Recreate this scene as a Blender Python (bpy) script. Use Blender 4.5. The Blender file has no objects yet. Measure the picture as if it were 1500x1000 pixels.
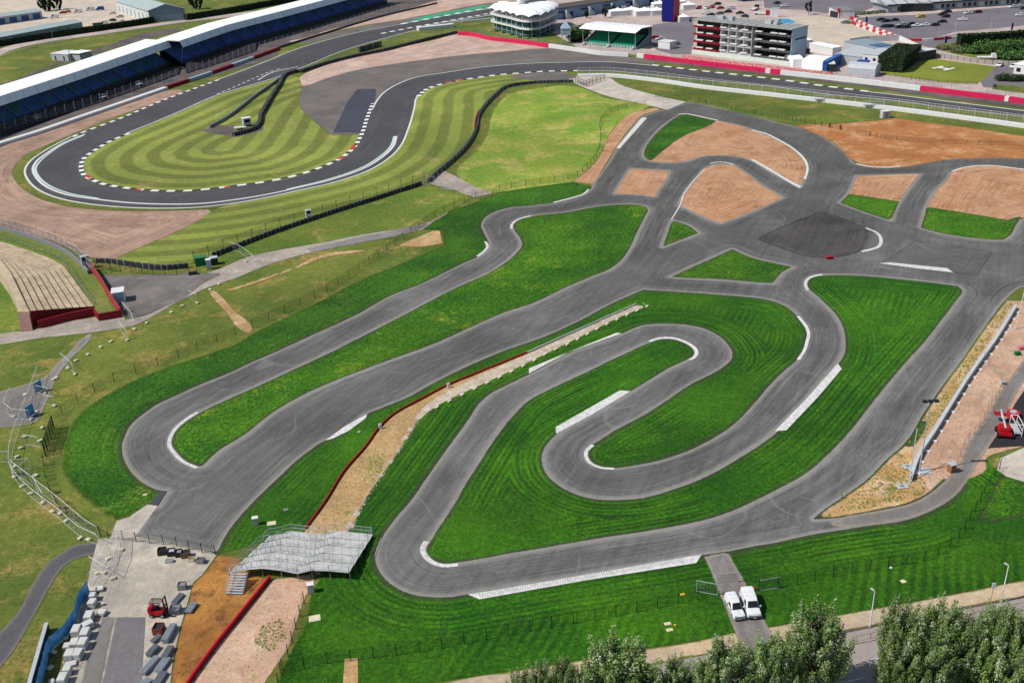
import bpy, bmesh, math, random
import numpy as np
from math import sin, cos, pi, radians, sqrt, atan2, floor
from mathutils import Vector, Matrix
from mathutils.geometry import delaunay_2d_cdt
random.seed(7)
rng = np.random.default_rng(5)
S = bpy.context.scene
COL = S.collection

# ------------------------------------------------------------------ camera
CH, TH, RO, FP = 83.0, radians(25.8), radians(2.5), 1500.0
RX = Vector((cos(RO), -sin(RO)*sin(TH), -sin(RO)*cos(TH)))
UP = Vector((sin(RO), cos(RO)*sin(TH), cos(RO)*cos(TH)))
FW = Vector((0, cos(TH), -sin(TH)))
cam = bpy.data.cameras.new('camera'); cam.sensor_width = 36; cam.lens = 36; cam.clip_start = .5; cam.clip_end = 6000
co = bpy.data.objects.new('camera', cam); COL.objects.link(co)
co.matrix_world = Matrix(((RX.x, UP.x, -FW.x, 0), (RX.y, UP.y, -FW.y, 0), (RX.z, UP.z, -FW.z, CH), (0, 0, 0, 1)))
S.camera = co

def P(x, y, z=0.0):
    "survey point: where the sight line of photo pixel (x,y) meets height z"
    d = FW + RX*((x-750)/FP) + UP*((500-y)/FP)
    t = (z-CH)/d.z
    return Vector((d.x*t, d.y*t, z))
def G(x, y):
    p = P(x, y); return (p.x, p.y)

# ------------------------------------------------------------------ world, sun
W = bpy.data.worlds.new('World'); S.world = W; W.use_nodes = True
wn = W.node_tree; bg = wn.nodes['Background']
sk = wn.nodes.new('ShaderNodeTexSky'); sk.sky_type = 'NISHITA'; sk.sun_disc = False
SUN_EL, SUN_DX, SUN_DY = 50.0, cos(radians(13)), sin(radians(13))     # direction the shadows fall in
sk.sun_elevation = radians(SUN_EL); sk.sun_rotation = atan2(-SUN_DX, -SUN_DY) % (2*pi)
wn.links.new(sk.outputs[0], bg.inputs[0]); bg.inputs[1].default_value = .095
sl = bpy.data.lights.new('sun', 'SUN'); sl.energy = 4.5; sl.angle = radians(.5); sl.color = (1, .955, .88)
so = bpy.data.objects.new('sun', sl); COL.objects.link(so)
sd = Vector((SUN_DX*cos(radians(SUN_EL)), SUN_DY*cos(radians(SUN_EL)), -sin(radians(SUN_EL))))
so.rotation_euler = sd.to_track_quat('-Z', 'Y').to_euler()
S.view_settings.view_transform = 'Standard'; S.view_settings.look = 'None'; S.view_settings.exposure = 0

# ------------------------------------------------------------------ node helper
class NT:
    def __init__(s, name):
        s.m = bpy.data.materials.new(name); s.m.use_nodes = True
        s.t = s.m.node_tree; s.b = s.t.nodes['Principled BSDF']
        s.b.inputs['Roughness'].default_value = .85
        s.b.inputs['Specular IOR Level'].default_value = .25
        s.pos = s.t.nodes.new('ShaderNodeNewGeometry').outputs['Position']
    def L(s, a, b):
        if hasattr(a, 'is_output') or hasattr(a, 'links'): s.t.links.new(a, b)
        elif isinstance(a, (tuple, list)): b.default_value = tuple(a) + ((1,) if len(a) == 3 and len(b.default_value) == 4 else ())
        else: b.default_value = a
    def attr(s, n):
        a = s.t.nodes.new('ShaderNodeAttribute'); a.attribute_name = n; return a.outputs['Fac']
    def M(s, op, a, b=0, c=0):
        n = s.t.nodes.new('ShaderNodeMath'); n.operation = op
        s.L(a, n.inputs[0]); s.L(b, n.inputs[1])
        if op in ('MULTIPLY_ADD', 'WRAP', 'COMPARE', 'SMOOTH_MIN'): s.L(c, n.inputs[2])
        return n.outputs[0]
    def xyz(s, x=0, y=0, z=0):
        n = s.t.nodes.new('ShaderNodeCombineXYZ'); s.L(x, n.inputs[0]); s.L(y, n.inputs[1]); s.L(z, n.inputs[2]); return n.outputs[0]
    def sep(s, v):
        n = s.t.nodes.new('ShaderNodeSeparateXYZ'); s.L(v, n.inputs[0]); return n.outputs
    def scale(s, v, k):
        n = s.t.nodes.new('ShaderNodeVectorMath'); n.operation = 'MULTIPLY'; s.L(v, n.inputs[0]); n.inputs[1].default_value = k; return n.outputs[0]
    def noise(s, sc, det=3, rough=.55, v=None, dist=0):
        n = s.t.nodes.new('ShaderNodeTexNoise'); s.L(s.pos if v is None else v, n.inputs['Vector'])
        n.inputs['Scale'].default_value = sc; n.inputs['Detail'].default_value = det
        n.inputs['Roughness'].default_value = rough; n.inputs['Distortion'].default_value = dist
        return n.outputs[0]
    def sm(s, v, a, b, x=0., y=1.):
        n = s.t.nodes.new('ShaderNodeMapRange'); n.interpolation_type = 'SMOOTHSTEP'; s.L(v, n.inputs[0])
        for i, q in enumerate((a, b, x, y)): n.inputs[i+1].default_value = q
        return n.outputs[0]
    def mix(s, f, a, b, mode='MIX'):
        n = s.t.nodes.new('ShaderNodeMix'); n.data_type = 'RGBA'; n.blend_type = mode
        s.L(f, n.inputs[0]); s.L(a, n.inputs[6]); s.L(b, n.inputs[7]); return n.outputs[2]
    def val(s, c, v):                   # multiply brightness
        n = s.t.nodes.new('ShaderNodeVectorMath'); n.operation = 'SCALE'; s.L(c, n.inputs[0]); s.L(v, n.inputs['Scale']); return n.outputs[0]
    def out(s, c, rough=None, bump=None, bd=.05):
        s.L(c, s.b.inputs['Base Color'])
        if rough is not None: s.L(rough, s.b.inputs['Roughness'])
        if bump is not None:
            n = s.t.nodes.new('ShaderNodeBump'); n.inputs['Strength'].default_value = 1; n.inputs['Distance'].default_value = bd
            s.L(bump, n.inputs['Height']); s.t.links.new(n.outputs[0], s.b.inputs['Normal'])
        return s.m
def lin(r, g, b):
    f = lambda c: ((c/255+.055)/1.055)**2.4 if c > 10 else c/255/12.92
    return (f(r), f(g), f(b))
def alb(r, g, b, k=.82):               # surface colour for a sunlit look of sRGB r,g,b
    return tuple(q*k for q in lin(r, g, b))

MATS = {}
def plain(name, c, rough=.6, metal=0, var=.12, sc=1.5):
    "painted / metal surface with slight procedural weathering"
    if name in MATS: return MATS[name]
    n = NT(name); v = n.noise(sc, 4); v2 = n.noise(sc*9, 2)
    f = n.M('ADD', n.sm(v, .3, .7, 1-var, 1+var*.6), n.sm(v2, .3, .7, -var*.3, var*.3))
    n.b.inputs['Metallic'].default_value = metal
    MATS[name] = n.out(n.val(c, f), rough); return MATS[name]

def rag(n, m, w, soft=0, outer=False):
    "ragged (or soft) borders: the sheet lets the layer below through near its rim"
    od = n.attr('od')
    if outer: od = n.M('ADD', od, n.sm(n.M('SUBTRACT', n.attr('ed'), od), .2, 1.2, 12, 0))
    k = n.M('ADD', n.M('MULTIPLY', n.noise(1.3, 5, .75), 1.0), n.M('MULTIPLY', n.noise(.25, 3, .6), .8))     # ~0.9 mean
    d = n.M('SUBTRACT', od, n.M('MULTIPLY', n.M('SUBTRACT', k, .45), w))
    n.L(n.sm(d, -soft*.5-.02, soft*.5+.05), n.b.inputs['Alpha'])
def grass(name, c1, c2, dry=None, dryamt=.5, lines=0, stripe=0, sfac=.25, edge=None, fine=.35, big=.06, lw=.5, ragw=0, soft=0, huge=.13, outer=False):
    n = NT(name)
    b = n.noise(big, 4, .6); m = n.noise(.55, 5, .7); f = n.noise(2.1, 5, .85); f2 = n.noise(1.0, 3, .8)
    c = n.mix(n.sm(n.M('ADD', n.M('MULTIPLY', b, .55), n.M('MULTIPLY', f, .45)), .38, .62), c1, c2)
    if dry:
        d = n.M('ADD', n.M('ADD', n.M('MULTIPLY', n.noise(big*1.7, 5, .65, dist=.4), .62), n.M('MULTIPLY', m, .2)), n.M('MULTIPLY', f, .18))
        c = n.mix(n.M('MULTIPLY', n.sm(d, .60-.16*dryamt, .74-.16*dryamt), .85), c, dry)
    br = n.M('MULTIPLY', n.M('MULTIPLY', n.sm(f, .32, .68, 1-fine, 1+fine), n.sm(f2, .3, .7, 1-fine*.45, 1+fine*.45)), n.sm(m, .25, .75, .86, 1.14))
    br = n.M('MULTIPLY', br, n.sm(n.noise(.018, 3, .6), .38, .62, 1-huge, 1+huge))
    ed = n.attr('ed')
    wob = n.M('ADD', ed, n.M('MULTIPLY', n.noise(.12, 2), .9))
    if stripe:
        w = n.M('SINE', n.M('MULTIPLY', wob, 2*pi/stripe))
        br = n.M('MULTIPLY', br, n.sm(w, -.45, .45, 1-sfac, 1+sfac*.8))
    if lines:
        wob = n.M('ADD', ed, n.M('MULTIPLY', n.noise(.08, 2), .35))
        w = n.M('SINE', n.M('MULTIPLY', wob, 2*pi/lines)); w2 = n.M('SINE', n.M('MULTIPLY', wob, 2*pi/(lines*2.7)))
        pa = n.M('MULTIPLY', n.sm(n.noise(.05, 3), .36, .6), n.sm(n.noise(.6, 3, .7), .3, .62, .55, 1.1))
        ls = n.sm(n.M('ADD', n.M('MULTIPLY', w, .65), n.M('MULTIPLY', w2, .45)), -.9, 1, -lw, lw)
        sp_ = n.sep(n.pos); u = n.M('ADD', n.M('ADD', n.M('MULTIPLY', sp_[0], .906), n.M('MULTIPLY', sp_[1], -.423)), n.M('MULTIPLY', n.noise(.06, 2), 2.0))
        l2 = n.sm(n.M('SINE', n.M('MULTIPLY', u, 2*pi/(lines*1.5))), -.9, 1, -lw*.7, lw*.7)
        far_ = n.sm(ed, 5.0, 8.5); ls = n.M('ADD', n.M('MULTIPLY', ls, n.M('SUBTRACT', 1.0, far_)), n.M('MULTIPLY', l2, far_))
        br = n.M('MULTIPLY', br, n.M('MULTIPLY_ADD', ls, pa, 1))
    c = n.val(c, br)
    if edge:
        e = n.sm(n.M('ADD', ed, n.M('MULTIPLY', n.noise(.9, 5, .75), -1.9)), -.95, .1, 1, 0)
        c = n.mix(n.M('MULTIPLY', e, .8), c, edge)
    if ragw or soft: rag(n, n.m, ragw, soft, outer)
    return n.out(c, .95, n.M('MULTIPLY_ADD', m, .5, f), .10)

def tarmac(name, c, streak=.12, edge=None, ew=.7, patch=.12, racing=None, tint=None, sp=1.3, ragw=0, soft=0, marks=0, broad=0):
    n = NT(name); ed = n.attr('ed'); s = n.sep(n.pos)
    b = n.noise(.05, 4, .6); m = n.noise(.6, 5, .7); f = n.noise(2.4, 4, .85)
    v = n.xyz(n.M('MULTIPLY', ed, sp), n.M('MULTIPLY', s[0], .035), n.M('MULTIPLY', s[1], .035))
    v2 = n.xyz(n.M('MULTIPLY', ed, sp*3.5), n.M('MULTIPLY', s[0], .1), n.M('MULTIPLY', s[1], .1))
    fade = n.sm(ed, 3.2, 5.5, 1, .2)
    k1 = n.M('MULTIPLY_ADD', n.M('MULTIPLY', n.sm(n.noise(1, 4, .7, v=v), .3, .7, -streak, streak), fade), 1, 1)
    k2 = n.M('MULTIPLY_ADD', n.M('MULTIPLY', n.sm(n.noise(1, 2, .6, v=v2), .3, .7, -streak*.7, streak*.7), fade), 1, 1)
    v3 = n.xyz(n.M('MULTIPLY', n.M('MULTIPLY_ADD', s[0], .9, n.M('MULTIPLY', s[1], -.42)), .9), n.M('MULTIPLY', s[1], .03), 0)
    k3 = n.M('MULTIPLY_ADD', n.sm(n.noise(1, 3, .65, v=v3), .3, .7, -streak*.6, streak*.6), 1, 1)
    br = n.M('MULTIPLY', n.M('MULTIPLY', n.sm(b, .3, .7, 1-patch, 1+patch), k3), n.M('MULTIPLY', k1, k2))
    br = n.M('MULTIPLY', br, n.sm(m, .25, .75, .92, 1.08)); br = n.M('MULTIPLY', br, n.sm(f, .3, .7, .90, 1.10))
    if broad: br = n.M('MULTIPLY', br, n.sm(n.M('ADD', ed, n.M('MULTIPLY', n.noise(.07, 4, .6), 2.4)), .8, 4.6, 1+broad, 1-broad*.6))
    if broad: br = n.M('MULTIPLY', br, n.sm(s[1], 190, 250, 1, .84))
    if racing: br = n.M('MULTIPLY', br, n.sm(ed, racing[0], racing[1], 1, racing[2]))
    cc = n.val(c, br)
    if tint: cc = n.mix(n.M('MULTIPLY', n.sm(n.noise(.09, 5, .7), .42, .66), .8), cc, tint)
    if marks:
        for sc, wd, col, am, off in ((.045, .0022, (.27, .265, .26), .32, 0), (.07, .002, (.06, .06, .06), .4, 40), (.03, .0018, (.27, .265, .26), .3, 90)):
            q = n.noise(sc, 1, .4, v=n.xyz(n.M('ADD', s[0], off), s[1], off)); l = n.sm(n.M('ABSOLUTE', n.M('SUBTRACT', n.M('FRACT', n.M('MULTIPLY', q, 3.0)), .5)), 0, wd*9, 1, 0)
            cc = n.mix(n.M('MULTIPLY', n.M('MULTIPLY', l, n.sm(n.noise(.08, 3), .45, .62)), am*marks), cc, col)
        du = n.M('MULTIPLY', n.sm(n.M('ADD', n.M('MULTIPLY', n.noise(.035, 5, .7), .8), n.M('MULTIPLY', f, .2)), .5, .68), .35*marks)
        cc = n.mix(du, cc, (.25, .245, .235))
    if edge:
        e = n.sm(n.M('ADD', ed, n.M('MULTIPLY', m, -.7)), -.3, ew, 1, 0)
        cc = n.mix(n.M('MULTIPLY', e, .75), cc, edge)
    if ragw or soft: rag(n, n.m, ragw, soft)
    return n.out(cc, .9, f, .01)

def earth(name, c1, c2, c3=None, big=.07, lines=0, grain=.25, weeds=None, wa=.5, ragw=.5, soft=.2, blot=.12):
    n = NT(name); b = n.noise(big, 6, .7, dist=.3); m = n.noise(.7, 5, .75); f = n.noise(2.3, 5, .85)
    c = n.mix(n.sm(n.M('ADD', n.M('MULTIPLY', b, .75), n.M('MULTIPLY', f, .25)), .38, .62), c1, c2)
    if c3: c = n.mix(n.sm(n.noise(big*2.3, 5, .75), .48, .66), c, c3)
    br = n.M('MULTIPLY', n.sm(f, .3, .7, 1-grain, 1+grain), n.sm(m, .25, .75, .84, 1.14))
    br = n.M('MULTIPLY', br, n.sm(n.noise(.13, 4, .7), .32, .68, 1-blot, 1+blot))
    if lines:
        v = n.xyz(n.M('MULTIPLY', n.attr('ed'), 2.2/lines), n.M('MULTIPLY', n.sep(n.pos)[0], .06), n.M('MULTIPLY', n.sep(n.pos)[1], .06))
        br = n.M('MULTIPLY', br, n.sm(n.noise(1, 3, .6, v=v), .35, .65, .82, 1.12))
    c = n.val(c, br)
    if weeds: c = n.mix(n.M('MULTIPLY', n.sm(n.noise(.35, 6, .8), .60-.1*wa, .68-.1*wa), .85), c, weeds)
    if ragw: rag(n, n.m, ragw, soft)
    return n.out(c, .97, n.M('MULTIPLY_ADD', m, .6, f), .06)

# ------------------------------------------------------------------ object helpers
def link(o, parent=None):
    COL.objects.link(o)
    if parent: o.parent = parent
    return o
def tag(o, label=None, cat=None, group=None, kind=None):
    if label: o['label'] = label
    if cat: o['category'] = cat
    if group: o['group'] = group
    if kind: o['kind'] = kind
    return o
def empty(name, loc, rz=0, label=None, cat=None, group=None):
    o = bpy.data.objects.new(name, None); o.empty_display_size = .3
    o.location = (loc[0], loc[1], loc[2] if len(loc) > 2 else 0); o.rotation_euler = (0, 0, rz)
    COL.objects.link(o); return tag(o, label, cat, group)
def copy_tree(o, parent=None):
    c = o.copy(); COL.objects.link(c)
    if parent: c.parent = parent
    for ch in list(o.children): copy_tree(ch, c)
    return c

class MB:
    "collects primitives of one mesh"
    def __init__(s): s.v = []; s.f = []; s.mi = []
    def add(s, vs, fs, mi=0):
        o = len(s.v); s.v += [tuple(q) for q in vs]; s.f += [tuple(i+o for i in f) for f in fs]; s.mi += [mi]*len(fs); return s
    def box(s, x0, x1, y0, y1, z0, z1, mi=0, rz=0, c=None):
        vs = [(x, y, z) for z in (z0, z1) for x, y in ((x0, y0), (x1, y0), (x1, y1), (x0, y1))]
        if rz:
            cx, cy = c or ((x0+x1)/2, (y0+y1)/2)
            vs = [(cx+(x-cx)*cos(rz)-(y-cy)*sin(rz), cy+(x-cx)*sin(rz)+(y-cy)*cos(rz), z) for x, y, z in vs]
        return s.add(vs, [(3, 2, 1, 0), (4, 5, 6, 7), (0, 1, 5, 4), (1, 2, 6, 5), (2, 3, 7, 6), (3, 0, 4, 7)], mi)
    def bar(s, a, b, r, n=6, r2=None, mi=0, cap=True):
        a = Vector(a); b = Vector(b); d = (b-a).normalized(); r2 = r if r2 is None else r2
        u = d.orthogonal().normalized(); w = d.cross(u)
        vs = [a+(u*cos(t)+w*sin(t))*r for t in [2*pi*i/n for i in range(n)]]+[b+(u*cos(t)+w*sin(t))*r2 for t in [2*pi*i/n for i in range(n)]]
        fs = [(i, (i+1) % n, n+(i+1) % n, n+i) for i in range(n)]
        if cap: fs += [tuple(range(n))[::-1], tuple(range(n, 2*n))]
        return s.add(vs, fs, mi)
    def prism(s, poly, z0, z1, mi=0, mt=None):
        n = len(poly); vs = [(p[0], p[1], z0) for p in poly]+[(p[0], p[1], z1) for p in poly]
        s.add(vs, [(i, (i+1) % n, n+(i+1) % n, n+i) for i in range(n)], mi)
        return s.add([(p[0], p[1], z1) for p in poly]+[(p[0], p[1], z0) for p in poly], [tuple(range(n)), tuple(range(n, 2*n))[::-1]], mi if mt is None else mt)
    def loft(s, rings, mi=0, caps=True, closed=True):
        n = len(rings[0]); vs = [v for r in rings for v in r]; fs = []
        for k in range(len(rings)-1):
            for i in range(n if closed else n-1):
                j = (i+1) % n; fs.append((k*n+i, k*n+j, (k+1)*n+j, (k+1)*n+i))
        if caps: fs += [tuple(range(n))[::-1], tuple((len(rings)-1)*n+i for i in range(n))]
        return s.add(vs, fs, mi)
    def blob(s, c, r, sub=1, jit=.15, mi=0):
        bm = bmesh.new(); bmesh.ops.create_icosphere(bm, subdivisions=sub, radius=1)
        vs = [(c[0]+v.co.x*r[0]*(1+random.uniform(-jit, jit)), c[1]+v.co.y*r[1]*(1+random.uniform(-jit, jit)), c[2]+v.co.z*r[2]*(1+random.uniform(-jit, jit))) for v in bm.verts]
        fs = [tuple(v.index for v in f.verts) for f in bm.faces]; bm.free(); return s.add(vs, fs, mi)
    def build(s, name, mats, parent=None, smooth=False, fixn=True, bevel=0):
        me = bpy.data.meshes.new(name); me.from_pydata(s.v, [], s.f)
        if not isinstance(mats, (list, tuple)): mats = [mats]
        for m in mats: me.materials.append(m)
        me.polygons.foreach_set('material_index', s.mi)
        if smooth: me.polygons.foreach_set('use_smooth', [True]*len(s.f))
        if fixn:
            bm = bmesh.new(); bm.from_mesh(me); bmesh.ops.recalc_face_normals(bm, faces=bm.faces)
            if bevel: bmesh.ops.bevel(bm, geom=[e for e in bm.edges if e.is_manifold and e.calc_face_angle(0) > .6], offset=bevel, segments=2, affect='EDGES', clamp_overlap=True)
            bm.to_mesh(me); bm.free()
        me.update()
        return link(bpy.data.objects.new(name, me), parent)

# ------------------------------------------------------------------ curves and sheets
def spline(pts, closed=True, step=1.0, corner=48):
    "Catmull-Rom through world points, sharp where the line turns hard"
    p = [Vector((q[0], q[1])) for q in pts]; n = len(p)
    def ang(i):
        if not closed and i in (0, n-1): return 180
        a = p[i]-p[i-1]; b = p[(i+1) % n]-p[i]
        if a.length < 1e-6 or b.length < 1e-6: return 0
        return abs(math.degrees(a.angle(b)))
    sh = [ang(i) > corner for i in range(n)]
    out = []
    for i in range(n if closed else n-1):
        a, b = p[i], p[(i+1) % n]; L = (b-a).length
        k = max(1, int(math.ceil(L/step)))
        pa = a*2-b if sh[i] or (not closed and i == 0) else p[i-1]
        pb = b*2-a if sh[(i+1) % n] or (not closed and i == n-2) else p[(i+2) % n]
        la = max((a-pa).length, 1e-3); lb = max((pb-b).length, 1e-3)
        ta = ((a-pa)/la + (b-a)/max(L, 1e-6))*.5*L; tb = ((pb-b)/lb + (b-a)/max(L, 1e-6))*.5*L
        if sh[i]: ta = (b-a)
        if sh[(i+1) % n]: tb = (b-a)
        for j in range(k):
            t = j/k; t2 = t*t; t3 = t2*t
            out.append(a*(2*t3-3*t2+1)+ta*(t3-2*t2+t)+b*(-2*t3+3*t2)+tb*(t3-t2))
    if not closed: out.append(p[-1])
    return [(q.x, q.y) for q in out]
def px(s):
    "'x,y x,y ...' pixel string to ground points"
    return [G(*map(float, q.split(','))) for q in s.split()]
def inside(pt, poly):
    x, y = pt[:, 0], pt[:, 1]; r = np.zeros(len(pt), bool); n = len(poly)
    for i in range(n):
        x0, y0 = poly[i-1]; x1, y1 = poly[i]
        if y0 == y1: continue
        c = ((y0 > y) != (y1 > y)) & (x < (x1-x0)*(y-y0)/(y1-y0)+x0)
        r ^= c
    return r
def segdist(pt, segs):
    a = np.array([q[0] for q in segs]); b = np.array([q[1] for q in segs]); d = b-a; l2 = np.maximum((d**2).sum(1), 1e-9)
    out = np.empty(len(pt))
    for i in range(0, len(pt), 4000):
        q = pt[i:i+4000, None, :]
        t = np.clip(((q-a)*d).sum(2)/l2, 0, 1)
        out[i:i+4000] = np.sqrt(((a+t[..., None]*d-q)**2).sum(2).min(1))
    return out
def loops_segs(loops, closed=True):
    s = []
    for l in loops:
        for i in range(0 if closed else 1, len(l)): s.append((l[i-1], l[i]))
    return s
LAY = [0.0]
def sheet(name, loop, mat, z, res=0, segs=None, kind='structure', label=None, cat=None, sm=True, step=None, corner=48):
    "flat surface with boundary loop (world points); attribute ed = distance in m to its edges"
    if isinstance(loop, str): loop = px(loop)
    if sm: loop = spline(loop, True, step or max(res, 1.0), corner)
    lp = [tuple(q) for q in loop]
    pts = list(lp)
    if res:
        A = np.array(lp); x0, y0 = A.min(0); x1, y1 = A.max(0)
        gx, gy = np.meshgrid(np.arange(x0, x1, res), np.arange(y0, y1, res*.866))
        gx = gx + (np.arange(gx.shape[0]) % 2)[:, None]*res*.5
        g = np.stack([gx.ravel(), gy.ravel()], 1); g = g[inside(g, lp)]
        if len(g):
            g = g[segdist(g, loops_segs([lp])) > res*.35]; pts += [tuple(q) for q in g]
    n = len(lp)
    r = delaunay_2d_cdt([Vector(q) for q in pts], [(i, (i+1) % n) for i in range(n)], [], 1, 1e-5)
    vs = [(v.x, v.y, z) for v in r[0]]
    me = bpy.data.meshes.new(name); me.from_pydata(vs, [], [tuple(f) for f in r[2]]); me.materials.append(mat)
    V = np.array([(v[0], v[1]) for v in vs])
    ed = segdist(V, segs if segs else loops_segs([lp])) if res else np.full(len(V), 3.0)
    at = me.attributes.new('ed', 'FLOAT', 'POINT'); at.data.foreach_set('value', ed)
    at = me.attributes.new('od', 'FLOAT', 'POINT'); at.data.foreach_set('value', (segdist(V, loops_segs([lp])) if segs else ed) if res else np.full(len(V), 9.0))
    if me.polygons and me.polygons[0].normal.z < 0: me.flip_normals()
    me.update(); o = link(bpy.data.objects.new(name, me))
    tag(o, label, cat, None, kind)
    o['_n'] = 0; del o['_n']
    return lp
def offset(pts, d):
    "parallel line, d metres to the left"
    out = []
    for i in range(len(pts)):
        a = Vector(pts[max(i-1, 0)]); b = Vector(pts[min(i+1, len(pts)-1)]); t = (b-a).normalized()
        out.append((pts[i][0]-t.y*d, pts[i][1]+t.x*d))
    return out
def ribbon(name, pts, d0, d1, z, mat, h=0, step=1.0, parent=None, kind='structure', sm=True, mb=None, label=None, cat=None, corner=40):
    "strip along a line between offsets d0 and d1; attribute al = metres along, h = height of the far side"
    if isinstance(pts, str): pts = px(pts)
    if sm: pts = spline(pts, False, step, corner)
    a = offset(pts, d0); b = offset(pts, d1); al = [0]
    for i in range(1, len(pts)): al.append(al[-1]+math.dist(pts[i-1], pts[i]))
    vs = [(q[0], q[1], z) for q in a]+[(q[0], q[1], z+h) for q in b]; n = len(pts)
    me = bpy.data.meshes.new(name); me.from_pydata(vs, [], [(i, i+1, n+i+1, n+i) for i in range(n-1)]); me.materials.append(mat)
    t = me.attributes.new('al', 'FLOAT', 'POINT'); t.data.foreach_set('value', al+al)
    t = me.attributes.new('ed', 'FLOAT', 'POINT'); t.data.foreach_set('value', [0.0]*n+[abs(d1-d0)]*n)
    if me.polygons[0].normal.z < 0: me.flip_normals()
    return tag(link(bpy.data.objects.new(name, me), parent), label, cat, None, kind)
def along(pts, s):
    for i in range(1, len(pts)):
        L = math.dist(pts[i-1], pts[i])
        if s <= L or i == len(pts)-1:
            t = s/max(L, 1e-6); return (pts[i-1][0]+(pts[i][0]-pts[i-1][0])*t, pts[i-1][1]+(pts[i][1]-pts[i-1][1])*t, atan2(pts[i][1]-pts[i-1][1], pts[i][0]-pts[i-1][0]))
        s -= L
def length(pts): return sum(math.dist(pts[i-1], pts[i]) for i in range(1, len(pts)))
# ------------------------------------------------------------------ ground materials
g_base = grass('dull grass', alb(116,124,50), alb(82,104,38), alb(160,136,78), .62, fine=.36)
g_kart = grass('bright turf', alb(30,84,3), alb(64,116,8), alb(104,134,24), .08, lines=.85, edge=alb(64,60,50), fine=.30, lw=.44)
g_karti = grass('bright turf infield', alb(30,84,3), alb(64,116,8), alb(104,134,24), .08, lines=.85, edge=alb(64,60,50), fine=.30, lw=.44, ragw=.25)
g_kart2 = grass('bright turf west', alb(29,78,6), alb(64,110,18), alb(104,122,40), .35, lines=.9, edge=alb(60,56,46), fine=.5, lw=.2, ragw=.3)
g_kart3 = grass('bright turf fading', alb(29,78,6), alb(64,110,18), alb(104,122,40), .35, lines=.9, fine=.5, lw=.2, ragw=1.0, soft=1.8, outer=True, edge=alb(64,60,50))
g_isl = grass('bright turf patchy', alb(34,88,5), alb(76,124,15), alb(124,140,38), .45, edge=alb(66,60,46), fine=.5, lines=.9, lw=.18, ragw=.25)
g_luf = grass('striped lawn', alb(138,146,66), alb(122,134,60), alb(164,154,92), .5, stripe=8.2, sfac=.24, fine=.22)
g_belt = grass('striped verge lawn', alb(136,146,64), alb(120,134,58), alb(164,152,88), .45, stripe=7.4, sfac=.22, fine=.22)
g_hill = grass('hill lawn', alb(104,146,44), alb(150,162,64), alb(180,170,96), .8, fine=.24, big=.05)
g_mid = grass('rough lawn', alb(116,130,48), alb(86,116,40), alb(168,146,82), .52, fine=.38)
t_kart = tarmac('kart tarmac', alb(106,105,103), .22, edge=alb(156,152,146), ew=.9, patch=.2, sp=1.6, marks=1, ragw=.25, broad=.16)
t_main = tarmac('circuit tarmac', alb(82,81,85), .16, patch=.1, racing=(2, 6, .92), sp=.8)
t_run = tarmac('run-off tarmac', alb(110,104,101), .08, patch=.16, tint=alb(128,117,110), ragw=.4, soft=.3, marks=.5)
t_patch = tarmac('new tarmac', alb(72,74,86), .05, patch=.08)
t_dark = tarmac('old tarmac', alb(94,86,84), .12, patch=.25, tint=alb(120,110,104), ragw=.6, soft=.5, marks=.6)
t_path = tarmac('path tarmac', alb(92,90,94), .06, patch=.12, edge=alb(128,124,112), ew=.5, ragw=.25, marks=.4)
t_road = tarmac('road tarmac', alb(160,150,144), .06, patch=.08)
t_yard = tarmac('yard tarmac', alb(140,136,134), .06, patch=.14, tint=alb(120,116,110), ragw=.5, soft=.5)
t_serv = tarmac('service tarmac', alb(130,126,123), .08, patch=.14, tint=alb(118,110,104), edge=alb(170,158,142), ew=.5, ragw=.4, soft=.2, marks=.6)
t_park = tarmac('car park tarmac', alb(122,116,122), .04, patch=.1)
conc = earth('pale concrete', alb(196,186,172), alb(208,198,186), alb(180,170,158), grain=.07)
pink = earth('pinkish paving', alb(190,172,166), alb(202,184,174), alb(172,158,154), grain=.08, big=.03)
beige = earth('beige hardstanding', alb(212,196,176), alb(200,188,172), grain=.08, big=.03)
gravel = earth('gravel trap', alb(170,140,122), alb(180,150,130), alb(156,126,108), grain=.1, lines=2.2, big=.03)
gravel2 = earth('pale gravel trap', alb(206,180,166), alb(196,164,148), alb(188,154,140), grain=.1, lines=2.6, big=.03)
soil = earth('raked soil', alb(190,142,106), alb(200,158,124), alb(172,124,88), grain=.14, lines=.8, big=.06, blot=.09, ragw=.2, soft=.1)
orange = earth('orange earth', alb(186,126,76), alb(172,112,64), alb(204,158,116), grain=.25, big=.05, ragw=1.5, soft=1.2, weeds=alb(128,130,60), wa=.1)
orange2 = earth('wet orange earth', alb(186,132,66), alb(148,96,48), alb(120,78,44), grain=.2, big=.09)
tan = earth('tan earth', alb(196,158,108), alb(178,142,98), alb(208,182,146), grain=.3, big=.1, weeds=alb(96,112,36), wa=.25)
tanw = earth('weedy earth', alb(206,168,116), alb(196,150,98), alb(216,190,158), grain=.25, big=.1, weeds=alb(92,108,38), wa=.62)
psoil = earth('pink earth', alb(206,172,146), alb(196,156,130), alb(214,186,160), grain=.2, big=.1, weeds=alb(128,138,52), wa=.2)
verge = earth('dry verge', alb(206,182,146), alb(198,176,148), alb(186,168,150), grain=.14, big=.08)
white = plain('white paint', (.8, .8, .79), .6, var=.08)
kerbw = plain('kerb concrete', (.60, .59, .57), .75, var=.22, sc=1.6)
linew = plain('road paint', (.62, .62, .60), .7, var=.15, sc=3)
stone = earth('white stones', alb(226,218,208), alb(212,202,190), alb(186,174,158), grain=.28, big=.4, ragw=.08, soft=.05)

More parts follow.
